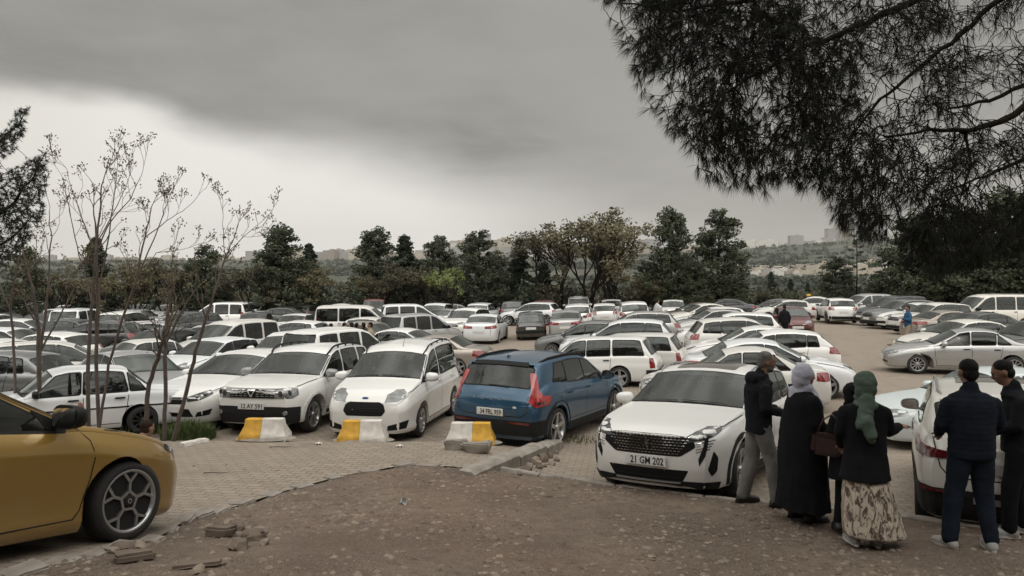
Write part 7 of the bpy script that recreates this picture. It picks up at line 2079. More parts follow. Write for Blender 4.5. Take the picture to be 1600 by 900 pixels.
# ============================================================ people
def fab(name, col, col2=None, rough=.9, bump=.35, bscale=180, vscale=6): return mat(name, col, rough, col2=col2 or tuple(c * .7 for c in col), vscale=vscale, bump=bump, bscale=bscale, spec=.15)
M_SKIN = mat('skin', (.33, .185, .125), .55, var=.12, vscale=9); M_SKIN2 = mat('tanned_skin', (.24, .13, .085), .6, var=.12, vscale=9)
M_HAIRG = fab('grey_hair', (.21, .20, .19), (.09, .088, .085), .8, .8, 120, 30); M_HAIRB = fab('black_hair', (.012, .010, .009), None, .6, .8, 120)
M_EYE = mat('eye', (.02, .015, .012), .2)
M_BLACKF = fab('black_cloth', (.010, .010, .012)); M_JACK = fab('charcoal_jacket', (.014, .015, .019)); M_NAVYF = fab('navy_cloth', (.012, .016, .026)); M_NAVY2 = fab('navy_denim', (.014, .020, .032))
M_JEAN = fab('grey_jeans', (.21, .205, .195), (.135, .13, .125), .9, .4, 220, 5); M_SHOE = mat('black_shoe', (.012, .011, .010), .5); M_SHOEW = mat('white_trainer', (.40, .39, .37), .6, col2=(.22, .21, .20), vscale=14)
M_SOLE = mat('shoe_sole', (.50, .48, .45), .7); M_LILAC = fab('lilac_scarf', (.55, .55, .64), (.40, .405, .48), .85, .4, 60, 7); M_GREENS = fab('green_scarf', (.105, .145, .115), (.062, .09, .07), .7, .4, 60, 7)
M_BEIGE = fab('beige_cloth', (.34, .28, .21)); M_BLUEF = fab('blue_cloth', (.03, .09, .17)); M_WHITEF = fab('white_cloth', (.55, .55, .54)); M_BROWNF = fab('brown_cloth', (.12, .075, .05)); M_BAG = mat('oxblood_leather', (.028, .008, .008), .35, coat=.4)
# printed skirt: pale ground with dark brushed marks
_t = NT('printed_skirt'); _v = _t.mapping(scale=(9, 9, 3.8)); _n = _t.noise(1.6, _v, 5, .6, 1.6); _n2 = _t.noise(3.1, _t.mapping(scale=(12, 12, 5), loc=(3, 0, 1)), 4, .6, 1.0)
_c = _t.mix(_t.ramp(_n, .48, .56), (.50, .43, .35), (.085, .062, .048)); _c = _t.mix(_t.ramp(_n2, .56, .62), _c, (.22, .17, .13)); M_SKIRT = _t.out(_c, None, .9)
M_PATTERNF = M_WHITEF

def blob(name, prims, voxel, m, parent, smooth_it=3, noise_amp=0.0, noise_sc=7.0, disp=None, cut=None):
    """melt tapered limbs and lobes into ONE continuous surface"""
    bm = bmesh.new()
    for p in prims:
        if p[0] == 'c':                    # tapered capsule: p0, r0, p1, r1, (squash along an axis)
            _, a, ra, b, rb_ = p[:5]; a, b = Vector(a), Vector(b); d = b - a; L_ = max(d.length, 1e-5); z = d / L_
            q = z.to_track_quat('Z', 'Y').to_matrix(); sq = p[5] if len(p) > 5 else None
            rings = []; S = 14
            prof = [(-ra * cos(t), ra * sin(t)) for t in np.linspace(0.12, pi / 2, 5)] + [(L_ * k / 6, ra + (rb_ - ra) * k / 6) for k in range(1, 6)] + [(L_ + rb_ * sin(t), rb_ * cos(t)) for t in np.linspace(0, pi / 2 - .12, 5)]
            for h, r in prof:
                ring = []
                for k in range(S):
                    an = 2 * pi * k / S; v = q @ Vector((r * cos(an), r * sin(an), h))
                    if sq: v = Vector((v.x * sq[0], v.y * sq[1], v.z * sq[2])) + (a - Vector((a.x, a.y, a.z)))
                    ring.append(bm.verts.new(a + v))
                rings.append(ring)
            for r0, r1_ in zip(rings, rings[1:]):
                for k in range(S): bm.faces.new((r0[k], r0[(k + 1) % S], r1_[(k + 1) % S], r1_[k]))
            bm.faces.new(rings[0][::-1]); bm.faces.new(rings[-1])
        elif p[0] == 'e':
            _, c_, r_ = p[:3]; rot = p[3] if len(p) > 3 else Matrix.Identity(3)
            res = bmesh.ops.create_uvsphere(bm, u_segments=18, v_segments=12, radius=1)
            for v in res['verts']: v.co = Vector(c_) + rot @ Vector((v.co.x * r_[0], v.co.y * r_[1], v.co.z * r_[2]))
        elif p[0] == 'l':                  # loft of ellipses: list of (centre, rx, ry, yaw)
            rings = []; S = 28
            for (c_, rx, ry, yw) in p[1]:
                ring = []
                for k in range(S):
                    an = 2 * pi * k / S; fold = 1.0
                    if len(p) > 2: fold = 1 + p[2](an, c_[2])
                    x_, y_ = rx * cos(an) * fold, ry * sin(an) * fold
                    ring.append(bm.verts.new(Vector(c_) + Vector((x_ * cos(yw) - y_ * sin(yw), x_ * sin(yw) + y_ * cos(yw), 0))))
                rings.append(ring)
            for r0, r1_ in zip(rings, rings[1:]):
                for k in range(S): bm.faces.new((r0[k], r0[(k + 1) % S], r1_[(k + 1) % S], r1_[k]))
            bm.faces.new(rings[0][::-1]); bm.faces.new(rings[-1])
    bmesh.ops.recalc_face_normals(bm, faces=bm.faces)
    me = bpy.data.meshes.new(name); bm.to_mesh(me); bm.free(); o = bpy.data.objects.new(name, me); link(o)
    md = o.modifiers.new('r', 'REMESH'); md.mode = 'VOXEL'; md.voxel_size = voxel; md.use_smooth_shade = True
    if smooth_it: ms = o.modifiers.new('s', 'SMOOTH'); ms.iterations = smooth_it; ms.factor = .5
    dg = bpy.context.evaluated_depsgraph_get(); m2 = bpy.data.meshes.new_from_object(o.evaluated_get(dg)); m2.name = name
    o.modifiers.clear(); o.data = m2; bpy.data.meshes.remove(me)
    m2.materials.clear(); m2.materials.append(m)
    if noise_amp or disp:
        nr = [v.normal.copy() for v in m2.vertices]
        for v, n in zip(m2.vertices, nr):
            d = noise.noise(Vector((v.co.x * noise_sc, v.co.y * noise_sc, v.co.z * noise_sc * .6))) * noise_amp + noise.noise(v.co * noise_sc * 2.7) * noise_amp * .4 if noise_amp else 0
            if disp: d += disp(v.co)
            v.co += n * d
    if cut:
        b2 = bmesh.new(); b2.from_mesh(m2); bmesh.ops.delete(b2, geom=[v for v in b2.verts if cut(v.co)], context='VERTS')
        be = [e for e in b2.edges if e.is_boundary]; r_ = bmesh.ops.extrude_edge_only(b2, edges=be)
        for g in r_['geom']:
            if isinstance(g, bmesh.types.BMVert): g.co -= g.normal * .006 if g.normal.length else Vector()
        b2.to_mesh(m2); b2.free()
    m2.polygons.foreach_set('use_smooth', [True] * len(m2.polygons)); o.parent = parent
    return o
def hand_prims(w, d, side, curl=.5, s=1.0, up=Vector((0, 0, 1))):
    """palm at wrist w pointing along d; four fingers of unequal length and a thumb off the side"""
    d = d.normalized(); a = d.cross(up)
    if a.length < .1: a = d.cross(Vector((0, 1, 0)))
    a = a.normalized() * side; n = a.cross(d).normalized() * side
    P_ = [('c', w, .024 * s, w + d * .045 * s, .028 * s), ('c', w + d * .02 * s + a * .018 * s, .017 * s, w + d * .075 * s + a * .024 * s, .014 * s), ('c', w + d * .02 * s - a * .018 * s, .017 * s, w + d * .075 * s - a * .026 * s, .013 * s)]
    for i, ln in enumerate((.062, .072, .068, .052)):
        b = w + d * (.078 - .004 * abs(i - 1)) * s + a * (.030 - .020 * i) * s; c1 = curl
        d1 = (d * cos(c1 * .6) - n * sin(c1 * .6)); d2 = (d * cos(c1 * 1.5) - n * sin(c1 * 1.5)); d3 = (d * cos(c1 * 2.2) - n * sin(c1 * 2.2))
        k1, k2 = b + d1 * ln * .5 * s, b + d1 * ln * .5 * s + d2 * ln * .32 * s
        P_ += [('c', b, .0088 * s, k1, .0082 * s), ('c', k1, .0082 * s, k2, .0075 * s), ('c', k2, .0075 * s, k2 + d3 * ln * .24 * s, .0065 * s)]
    t0 = w + d * .02 * s + a * .026 * s; t1 = t0 + (d * .6 + a * .7 - n * .25).normalized() * .036 * s; t2 = t1 + (d * .9 + a * .25 - n * .3).normalized() * .028 * s
    return P_ + [('c', t0, .012 * s, t1, .0098 * s), ('c', t1, .0095 * s, t2, .0075 * s)]
def foot_prims(an, yaw, s=1.0, grow=0.0):
    f = Vector((sin(-yaw), cos(-yaw), 0)); g = grow
    z = -an.z
    return [('c', an, .042 + g, Vector((an.x, an.y, .05)) - f * .03, .040 + g), ('c', Vector((an.x, an.y, .038)) - f * .045, .034 + g, Vector((an.x, an.y, .034)) + f * .10 * s, .036 + g), ('c', Vector((an.x, an.y, .034)) + f * .09 * s, .040 + g, Vector((an.x, an.y, .026)) + f * .165 * s, .026 + g)]
class Fig:
    """joints in metres: x right, y forward (facing), z up; height H, everything scaled from a 1.75 m body"""
    def __init__(f, H=1.75, stoop=0.0, lean=0.0, legs=((-.10, 0, .0), (.10, 0, .0)), arms=None, headyaw=0.0, headpitch=0.0, build=1.0, hips=.93):
        k = H / 1.75; f.k = k; f.H = H; f.b = build
        f.pel = Vector((0, 0, hips)) * k
        f.che = f.pel + Vector((0, lean, .36)) * k; f.nek = f.che + Vector((0, stoop, .155)) * k; f.hed = f.nek + Vector((0, stoop * 1.3 + .02, .155)) * k
        f.sh = [f.che + Vector((sx * .162 * build, 0, .038)) * k for sx in (-1, 1)]
        f.hip = [f.pel + Vector((sx * .085, 0, -.02)) * k for sx in (-1, 1)]
        f.ank, f.kne = [], []
        for i, (x, y, yaw) in enumerate(legs):
            a = Vector((x, y, .085)) * k; f.ank.append(a); h = f.hip[i]; m_ = (h + a) / 2; m_.z = .49 * k + (.0 if abs(y) < .1 else .0); m_.y += .035 * k; f.kne.append(m_)
        f.yaw = [l[2] for l in legs]; arms = arms or [((-.25, -.02, 1.10), (-.24, .06, .84)), ((.25, -.02, 1.10), (.24, .06, .84))]
        f.elb = [Vector(a[0]) * k for a in arms]; f.wri = [Vector(a[1]) * k for a in arms]
        f.hy, f.hp = headyaw, headpitch
        f.hrot = Matrix.Rotation(headyaw, 3, 'Z') @ Matrix.Rotation(headpitch, 3, 'X')
    def hv(f, x, y, z): return f.hed + f.hrot @ (Vector((x, y, z)) * f.k)
    def face(f):
        k = f.k; E = lambda c, r: ('e', f.hv(*c), tuple(v * k for v in r), f.hrot)
        P_ = [E((0, 0, .02), (.074, .094, .098)), E((0, .018, -.045), (.056, .070, .068)), E((0, .055, -.088), (.026, .026, .022)), ('c', f.hv(0, .088, .012), .008 * k, f.hv(0, .108, -.022), .014 * k),
              E((0, .086, .030), (.052, .016, .012)), E((0, .086, -.055), (.025, .012, .007)), E((0, .084, -.066), (.022, .011, .007)), E((-.040, .066, -.018), (.022, .020, .020)), E((.040, .066, -.018), (.022, .020, .020))]
        for s in (-1, 1): P_ += [E((s * .076, -.005, -.005), (.010, .020, .031)), E((s * .080, -.012, .010), (.007, .012, .014))]
        return P_
    def body(f, parent, voxel=.011, skin=None, curl=(.5, .5), handdir=None):
        k, b = f.k, f.b; P_ = f.face()
        P_ += [('c', f.nek - Vector((0, 0, .03 * k)), .060 * k, f.hed - Vector((0, .01, .03)) * k, .053 * k),
               ('l', [(f.pel + Vector((0, 0, -.08 * k)), .150 * k * b, .105 * k * b, 0), (f.pel + Vector((0, 0, .05)) * k, .160 * k * b, .11 * k * b, 0), (f.pel.lerp(f.che, .5), .145 * k * b, .10 * k * b, 0), (f.che, .175 * k * b, .11 * k, 0), (f.nek - Vector((0, 0, .055 * k)), .15 * k * b, .085 * k, 0), (f.nek, .06 * k, .06 * k, 0)])]
        for i in (0, 1):
            P_ += [('c', f.sh[i], .052 * k * b, f.elb[i], .040 * k), ('c', f.elb[i], .039 * k, f.wri[i], .025 * k), ('c', f.hip[i], .086 * k * b, f.kne[i], .056 * k), ('c', f.kne[i], .055 * k, f.ank[i], .036 * k)]
            d = (f.wri[i] - f.elb[i]) if not handdir or not handdir[i] else Vector(handdir[i])
            P_ += hand_prims(f.wri[i], d, -1 if i == 0 else 1, curl[i], k) + foot_prims(f.ank[i], f.yaw[i], k)
        o = blob('body', P_, voxel, skin or M_SKIN, parent, 1)
        for s in (-1, 1):
            bm = bmesh.new(); r_ = bmesh.ops.create_uvsphere(bm, u_segments=8, v_segments=6, radius=.0085 * k)
            for v in r_['verts']: v.co = Vector((v.co.x * 1.3, v.co.y, v.co.z * .7)) + f.hv(s * .031, .089, .010)
            obj('eye', bm, M_EYE, parent, smooth=180)
        return o
    def hair(f, parent, m, vox=.009, length=0.0, beard=None):
        k = f.k; E = lambda c, r: ('e', f.hv(*c), tuple(v * k for v in r), f.hrot)
        P_ = [E((0, -.016, .050), (.079, .092, .080)), E((0, -.046, -.012), (.072, .056, .068))]
        if length: P_ += [E((0, -.05, -.05), (.07, .05, .07 + length))]
        blob('hair', P_, vox, m, parent, 1, .003, 40)
        if beard: blob('beard', [E((0, .045, -.082), (.046, .046, .030)), E((0, .088, -.045), (.024, .010, .006)), E((-.05, .025, -.06), (.014, .03, .035)), E((.05, .025, -.06), (.014, .03, .035))], vox, beard, parent, 1)
    def trousers(f, parent, m, vox=.013, g=.022, amp=.008):
        k, b = f.k, f.b; P_ = [('l', [(f.pel + Vector((0, 0, -.10 * k)), .165 * k * b, .122 * k * b, 0), (f.pel + Vector((0, 0, .08)) * k, .170 * k * b, .125 * k * b, 0)])]
        for i in (0, 1): P_ += [('c', f.hip[i] + Vector((0, 0, -.02)), (.088 + g * .6) * k * b, f.kne[i], (.060 + g) * k), ('c', f.kne[i], (.060 + g * .9) * k, f.ank[i] + Vector((0, 0, .01)), (.046 + g) * k)]
        return blob('trousers', P_, vox, m, parent, 2, amp, 9)
    def shoes(f, parent, m, sole=M_SOLE, vox=.009):
        for i in (0, 1):
            o = blob('shoe', foot_prims(f.ank[i] - Vector((0, 0, .015)), f.yaw[i], f.k, .010), vox, m, parent, 2)
            for v in o.data.vertices:
                if v.co.z < .006: v.co.z = .004
            fw = Vector((sin(-f.yaw[i]), cos(-f.yaw[i]), 0)); bm = bmesh.new(); c_ = Vector((f.ank[i].x, f.ank[i].y, 0)) + fw * .055
            for zz in (0.0, .022): pass
            ring = lambda zz, g: [bm.verts.new(c_ + fw * (.155 * cos(t) + .0) * g + Vector((-fw.y, fw.x, 0)) * (.050 - .010 * (cos(t) < 0) ) * sin(t) * g + Vector((0, 0, zz))) for t in np.linspace(0, 2 * pi, 21)[:-1]]
            a, b = ring(0, 1), ring(.022, 1.0)
            for q in range(20): bm.faces.new((a[q], a[(q + 1) % 20], b[(q + 1) % 20], b[q]))
            bm.faces.new(a[::-1]); bm.faces.new(b); obj('sole', bm, sole, o, smooth=40)
    def jacket(f, parent, m, hem=.78, g=.03, vox=.013, amp=.010, name='jacket', sleeves=True, collar=True, disp=None, hood=False, hemw=None):
        k, b = f.k, f.b; hz = hem * k; hw = hemw or .178
        sx = f.pel.lerp(f.che, (hz - f.pel.z) / (f.che.z - f.pel.z))
        P_ = [('l', [(Vector((sx.x, sx.y, hz)), hw * k * b, (hw - .043) * k * b, 0), (f.pel.lerp(f.che, .25) if hem > .75 else Vector((sx.x, sx.y, f.pel.z)), .180 * k * b, .140 * k * b, 0), (f.pel.lerp(f.che, .6), .182 * k * b, .142 * k * b, 0), (f.che + Vector((0, 0, .0)), .200 * k * b, .142 * k, 0),
                     (f.che + Vector((0, 0, .065 * k)), .190 * k * b, .125 * k, 0), (f.che + Vector((0, (f.nek.y - f.che.y) * .9, .10 * k)), .178 * k * b, .118 * k, 0), (f.nek - Vector((0, .005, .025 * k)), .125 * k * b, .098 * k, 0), (f.nek, .078 * k, .078 * k, 0)])]
        for i in (0, 1):
            P_ += [('c', f.sh[i] + Vector((0, 0, -.01)), (.056 + g * .42) * k * b, f.elb[i], (.044 + g * .45) * k)]
            if sleeves: P_ += [('c', f.elb[i], (.044 + g * .45) * k, f.elb[i].lerp(f.wri[i], .97), (.032 + g * .45) * k)]
        for i in (0, 1): P_ += [('c', f.sh[i], .062 * k, f.nek - Vector((0, 0, .055 * k)), .080 * k)]
        P_ += [('c', f.nek + Vector((0, .02, -.075)) * k, .085 * k, f.nek + Vector((0, .015, -.01)) * k, .078 * k)]
        if collar: P_ += [('c', f.nek - Vector((0, .012, .02)), .072 * k, f.nek + Vector((0, .0, .035)) * k, .068 * k)]
        if hood: P_ += [('e', f.nek + Vector((0, -.10, -.02)) * k, (.125 * k, .075 * k, .085 * k)), ('c', f.nek + Vector((-.09, -.03, .0)) * k, .035 * k, f.nek + Vector((.09, -.03, .0)) * k, .035 * k)]
        return blob(name, P_, vox, m, parent, 2, amp, 8, disp)
def person(X, Y, phi, z=None, lab='', grp=None, dirtg=False):
    """root Empty at the feet; phi is the facing direction (0 = away, 90 = right)"""
    root = empty('person', (X, Y, z if z is not None else (dirt(X, Y) if dirtg else G(X, Y))), R(-phi)); tag(root, lab, 'person', grp); return root
def pw(px, py, dirtg=True):
    return at_base(px, py, dirt if dirtg else G)
FG = 'people standing on the dirt bank'
# --- man with grey hair, charcoal hooded jacket, grey jeans
q = pw(1186, 789); r_ = person(q.x, q.y, 82, z=q.z, lab='grey-haired bearded man in a dark hooded jacket and light grey jeans beside the white suv', grp=FG)
f = Fig(1.77, stoop=.03, legs=((-.10, -.13, .0), (.12, .16, .1)), arms=[((-.235, .0, 1.12), (-.13, .27, 1.06)), ((.235, -.04, 1.12), (.10, .26, 1.04))], headyaw=R(-10), headpitch=R(-4))
f.body(r_, .011, M_SKIN2, curl=(.7, .7)); f.hair(r_, M_HAIRG, beard=M_HAIRG); f.trousers(r_, M_JEAN, g=.024, amp=.012); f.shoes(r_, M_SHOE, M_SHOE); f.jacket(r_, M_JACK, hem=.82, g=.036, hood=True, amp=.014)
# --- woman in a long black abaya and lilac headscarf
def fold(amp, n, z0, z1): return lambda an, z: amp * (cos(an * n + z * 5) * .6 + cos(an * (n * 2 + 1) + 2 + z * 9) * .4) * min(1, max(0, (z1 - z) / (z1 - z0)))
q = pw(1256, 814); r_ = person(q.x, q.y, 78, z=q.z, lab='woman in a long black robe and lilac headscarf, second of the group from the left', grp=FG)
f = Fig(1.66, legs=((-.10, -.02, .0), (.10, .05, .0)), arms=[((-.235, .0, 1.12), (-.15, .22, .98)), ((.235, .0, 1.12), (.18, .24, .96))], headyaw=R(-12), build=1.15)
f.body(r_, .012, M_SKIN, curl=(.6, .6))
k = f.k
def robe(f, parent, m, zb, w0, w1, name='robe', offy=0.0, skew=0.0):
    k = f.k; P_ = [('l', [(Vector((skew, offy, zb)), w1, w1 * .86, 0), (Vector((skew * .7, offy * .7, zb + .25)), w1 * .93, w1 * .80, 0), (Vector((skew * .3, offy * .3, .75 * k)), w0 * 1.08, w0 * .88, 0), (Vector((0, -.01, 1.0 * k)), w0, w0 * .82, 0), (f.che + Vector((0, .0, .02)), .222 * k, .185 * k, 0), (f.che + Vector((0, 0, .085 * k)), .205 * k, .14 * k, 0), (f.nek, .085 * k, .085 * k, 0)], fold(.055, 7, zb, .9))]
    for i in (0, 1): P_ += [('c', f.sh[i], .082 * k, f.elb[i], .076 * k), ('c', f.elb[i], .076 * k, f.elb[i].lerp(f.wri[i], .9), .062 * k)]
    return blob(name, P_, .014, m, parent, 2, .010, 6)
robe(f, r_, M_BLACKF, .13, .262, .305); f.shoes(r_, M_SHOE, M_SHOE)
def scarf(f, parent, m, drape, tail=None, open_=.058, name='headscarf'):
    k = f.k; E = lambda c, r: ('e', f.hv(*c), tuple(v * k for v in r), f.hrot)
    P_ = [E((0, -.024, .030), (.110, .120, .112)), E((0, -.042, -.04), (.104, .104, .11)), E((0, .0, -.125), (.100, .092, .06)), ('c', f.nek + Vector((0, -.01, -.03)) * k, .098 * k, f.nek + Vector((0, 0, .05)) * k, .084 * k)]
    P_ += [('e', f.nek + Vector((0, drape[0], drape[1])) * k, tuple(v * k for v in drape[2:]))]
    if tail: P_ += tail
    o = blob(name, P_, .010, m, parent, 1, .009, 13, disp=lambda c_: .0022 * sin(c_.z * 60 + c_.x * 55 + noise.noise(c_ * 9) * 6))
    # open the front of the cloth round the face
    b2 = bmesh.new(); b2.from_mesh(o.data); inv = f.hrot.inverted(); kill = []
    for v in b2.verts:
        l = inv @ (v.co - f.hed) / k
        if l.y > .030 and (l.x / open_) ** 2 + ((l.z + .018) / (open_ * 1.30)) ** 2 < 1: kill.append(v)
    bmesh.ops.delete(b2, geom=kill, context='VERTS'); b2.to_mesh(o.data); b2.free(); return o
scarf(f, r_, M_LILAC, (.03, -.075, .155, .135, .075), [('c', f.nek + Vector((.04, .07, -.02)), .055, f.che + Vector((.07, .15, -.02)), .045), ('c', f.nek + Vector((-.05, -.06, -.02)), .07, f.che + Vector((-.06, -.08, .0)), .05)])
# --- woman in black, mostly hidden, with an oxblood handbag
q = pw(1334, 832); r_ = person(q.x, q.y, 12, z=q.z, lab='person in a black coat almost hidden behind the woman in the green headscarf', grp=FG)
f = Fig(1.50, legs=((-.15, .0, .0), (.02, .10, .0)), arms=[((-.25, .0, 1.10), (-.20, .12, .88)), ((.23, .0, 1.12), (.15, .2, .98))], build=1.02)
f.body(r_, .013, M_SKIN); f.trousers(r_, M_BLACKF, g=.006, amp=.004); f.shoes(r_, M_SHOE, M_SHOE); robe(f, r_, M_BLACKF, .52, .20, .225, 'coat'); scarf(f, r_, M_BLACKF, (.0, -.07, .15, .13, .07))
bp = Vector((q.x - .26, q.y - .04, q.z + .88)); bm = bmesh.new(); add_box(bm, Vector((0, 0, 0)), (.30, .13, .22), bevel=.035)
bmesh.ops.subdivide_edges(bm, edges=bm.edges[:], cuts=1, use_grid_fill=True)
for v in bm.verts: v.co += v.co.normalized() * noise.noise(v.co * 9) * .02
hb = obj('handbag', bm, M_BAG, smooth=60); hb.location = bp; hb.rotation_euler = (0, R(6), R(-20)); tag(hb, 'oxblood leather handbag hanging beside the woman in the long black robe', 'handbag')
bm = bmesh.new(); add_tube(bm, [(-.11, 0, .10), (-.07, 0, .24), (.0, .0, .30), (.07, 0, .24), (.11, 0, .10)], .009, 6); obj('strap', bm, M_BAG, hb)
# --- woman with the green headscarf, black cardigan and printed skirt
q = pw(1353, 852); r_ = person(q.x, q.y, 6, z=q.z, lab='woman in a green headscarf, black cardigan and pale printed skirt, right hand held out', grp=FG)
f = Fig(1.64, legs=((-.10, .0, .1), (.11, -.03, -.15)), arms=[((-.235, .02, 1.12), (-.16, .20, .96)), ((.25, .06, 1.13), (.42, .24, 1.14))], headyaw=R(-6), build=1.12)
f.body(r_, .011, M_SKIN, curl=(.6, .45), handdir=[None, (.8, .35, .12)]); f.shoes(r_, M_SHOEW)
P_ = [('l', [(Vector((.09, -.02, .10)), .28, .22, 0), (Vector((.075, -.02, .14)), .275, .22, 0), (Vector((.04, -.01, .35)), .24, .20, 0), (Vector((0, 0, .68)), .195, .16, 0), (Vector((0, 0, .82)), .14, .11, 0)], fold(.085, 9, .1, .9))]
blob('skirt', P_, .012, M_SKIRT, r_, 1, .006, 9)
f.jacket(r_, M_BLACKF, hem=.66, g=.04, amp=.012, name='cardigan', hemw=.225, collar=False)
scarf(f, r_, M_GREENS, (-.02, -.045, .13, .125, .065), [('c', f.nek + Vector((-.02, -.12, .02)), .058, f.che + Vector((-.05, -.19, -.02)), .062, (1.2, .6, 1)), ('c', f.che + Vector((-.05, -.18, -.02)), .060, f.che + Vector((-.01, -.19, -.14)), .055), ('c', f.che + Vector((-.01, -.19, -.14)), .05, f.che + Vector((.0, -.18, -.19)), .035), ('e', f.nek + Vector((-.01, -.10, .02)), (.05, .04, .035)), ('c', f.nek + Vector((-.04, -.10, .03)), .04, f.che + Vector((-.10, -.17, -.06)), .04)])
# --- man in quilted navy gilet seen from behind
q = pw(1520, 860); r_ = person(q.x, q.y, 4, z=q.z, lab='man with short black hair and quilted navy jacket seen from behind, white trainers', grp=FG)
f = Fig(1.77, legs=((-.17, .02, .35), (.17, -.02, -.15)), arms=[((-.25, .03, 1.13), (-.17, .24, 1.02)), ((.265, .04, 1.13), (.20, .26, 1.06))], headpitch=R(-8), build=1.12, stoop=.02)
f.body(r_, .012, M_SKIN2, curl=(.6, .6)); f.hair(r_, M_HAIRB); f.trousers(r_, M_NAVY2, g=.022, amp=.010); f.shoes(r_, M_SHOEW)
f.jacket(r_, M_NAVYF, hem=.84, g=.034, amp=.010, disp=lambda c_: -.0045 * max(0, 1 - abs(((c_.z * 21) % 1) - .5) * 6))
# --- man at the right edge
q = pw(1594, 838); r_ = person(q.x, q.y, -62, z=q.z, lab='man in dark clothes cut by the right edge, looking down at his hands', grp=FG)
f = Fig(1.74, stoop=.05, legs=((-.12, .08, .2), (.12, -.06, -.1)), arms=[((-.235, .04, 1.12), (-.12, .26, 1.02)), ((.235, .04, 1.12), (.12, .27, 1.04))], headpitch=R(-22), build=1.08)
f.body(r_, .012, M_SKIN2, curl=(.7, .7)); f.hair(r_, M_HAIRB); f.trousers(r_, M_BLACKF, g=.022); f.shoes(r_, M_SHOEW); f.jacket(r_, M_JACK, hem=.82, g=.034)
# --- people farther off
def far_person(px, py, phi, lab, top, bot, H=1.74, hair=M_HAIRB, Y=None, arms=None, skin=M_SKIN2, grp=None, sit=False, legs=None, shoes=M_SHOE, dirtg=False):
    if Y is None: p = at_base(px, py)
    else: p = Vector(((px - 800) / FPX * Y, Y, 0)); p.z = G(p.x, p.y)
    r_ = person(p.x, p.y, phi, z=p.z - (.0 if not sit else .45), lab=lab, grp=grp)
    f = Fig(H, legs=legs or ((-.10, .04, 0), (.10, -.04, 0)), arms=arms)
    f.body(r_, .02, skin); f.hair(r_, hair, .016); f.trousers(r_, bot, .02); f.jacket(r_, top, vox=.02, hem=.84); f.shoes(r_, shoes, vox=.014)
    return r_
PH = [((-.26, .02, 1.12), (-.10, .24, 1.16)), ((.26, .02, 1.12), (.06, .24, 1.18))]
far_person(1226, 0, 5, 'man in black standing in the lane beside the dark red car, back turned', M_BLACKF, M_BLACKF, Y=36)
far_person(1419, 541, -88, 'man in a blue top and beige trousers looking down at his phone in the lane', M_BLUEF, M_BEIGE, arms=PH, H=1.78)
# the patch of dark fabric he stands on
bm = bmesh.new(); ring = [bm.verts.new((.62 * cos(t), .22 * sin(t), 0)) for t in np.linspace(0, 2 * pi, 19)[:-1]]; rg2 = [bm.verts.new((v.co.x * .94, v.co.y * .9, .03)) for v in ring]
for i in range(18): bm.faces.new((ring[i], ring[(i + 1) % 18], rg2[(i + 1) % 18], rg2[i]))
bm.faces.new(rg2); o = obj('mat', bm, M_BROWNF, smooth=40); p = at_base(1408, 539); o.location = (p.x, p.y, p.z + .005); tag(o, 'dark brown mat on the paving under the man in the blue top', 'mat')
far_person(1027, 0, 60, 'man in a white shirt between the far cars left of the twin pines', M_WHITEF, M_BLACKF, Y=44, H=1.8)
cr = [(507, M_WHITEF, 'white top, leftmost of the group in front of the panel van', 30), (517, M_BLACKF, 'dark top, second in the group in front of the panel van', -20), (538, M_BROWNF, 'brown top in the middle of the group by the panel van', 60), (549, M_JACK, 'charcoal top beside the one in brown by the panel van', -50), (557, M_BROWNF, 'maroon-brown top, third from the right by the panel van', 20), (568, M_BLACKF, 'black top, second from the right in the group by the panel van', -40), (579, M_BEIGE, 'beige top, rightmost of the group by the panel van', -80)]
for px, m_, lab, ph in cr: far_person(px, 0, ph, 'person in a ' + lab, m_, M_BLACKF, Y=28.2 + (px % 3) * .35, H=1.62 + (px % 5) * .03, grp='people gathered by the panel van')
# someone crouching behind the yellow bonnet: only the head and shoulders rise above it
p = Vector(((196 - 800) / FPX * 9.4, 9.4, G(-4.7, 9.4))); r_ = person(p.x, p.y, 20, z=p.z - .83, lab='brown-haired person in a tan top sitting low behind the yellow bonnet')
f = Fig(1.62, stoop=.10, lean=.10); f.body(r_, .014, M_SKIN2); f.hair(r_, fab('brown_hair', (.03, .018, .012)), .010); f.jacket(r_, fab('khaki_cloth', (.13, .115, .085))); f.trousers(r_, M_BLACKF)
# driver of the silver saloon: the near front window is open
vm = rv.matrix_world
for o in list(rv.children):
    if o.name.startswith('side_window') and o.data.vertices:
        c_ = sum((v.co for v in o.data.vertices), Vector()) / len(o.data.vertices)
        if c_.x > .0: bpy.data.objects.remove(o)
dr = empty('person', (0, 0, 0), 0, 'driver with dark hair at the open window of the silver saloon', 'person')
wm = rv.matrix_world @ Matrix.Translation((cv.L / 2 - 2.16, .30, 1.02)); dr.matrix_world = wm
P_ = [('e', (0, 0, .14), (.095, .078, .11)), ('c', (0, 0, -.02), .055, (0, 0, .08), .05), ('l', [(Vector((-.04, 0, -.5)), .11, .16, 0), (Vector((-.02, 0, -.2)), .12, .20, 0), (Vector((0, 0, -.06)), .09, .18, 0), (Vector((0, 0, .0)), .06, .07, 0)]), ('c', (0, .18, -.12), .05, (.14, .22, -.30), .04), ('c', (.14, .22, -.30), .038, (.34, .10, -.12), .03), ('e', (.10, 0, .13), (.022, .012, .03))]
blob('body', P_, .014, M_SKIN2, dr, 1)
blob('shirt', [('l', [(Vector((-.04, 0, -.5)), .125, .18, 0), (Vector((-.02, 0, -.2)), .135, .215, 0), (Vector((0, 0, -.06)), .10, .195, 0), (Vector((0, 0, -.02)), .07, .08, 0)]), ('c', (0, .18, -.12), .062, (.13, .22, -.28), .052)], .014, M_BEIGE, dr, 2)
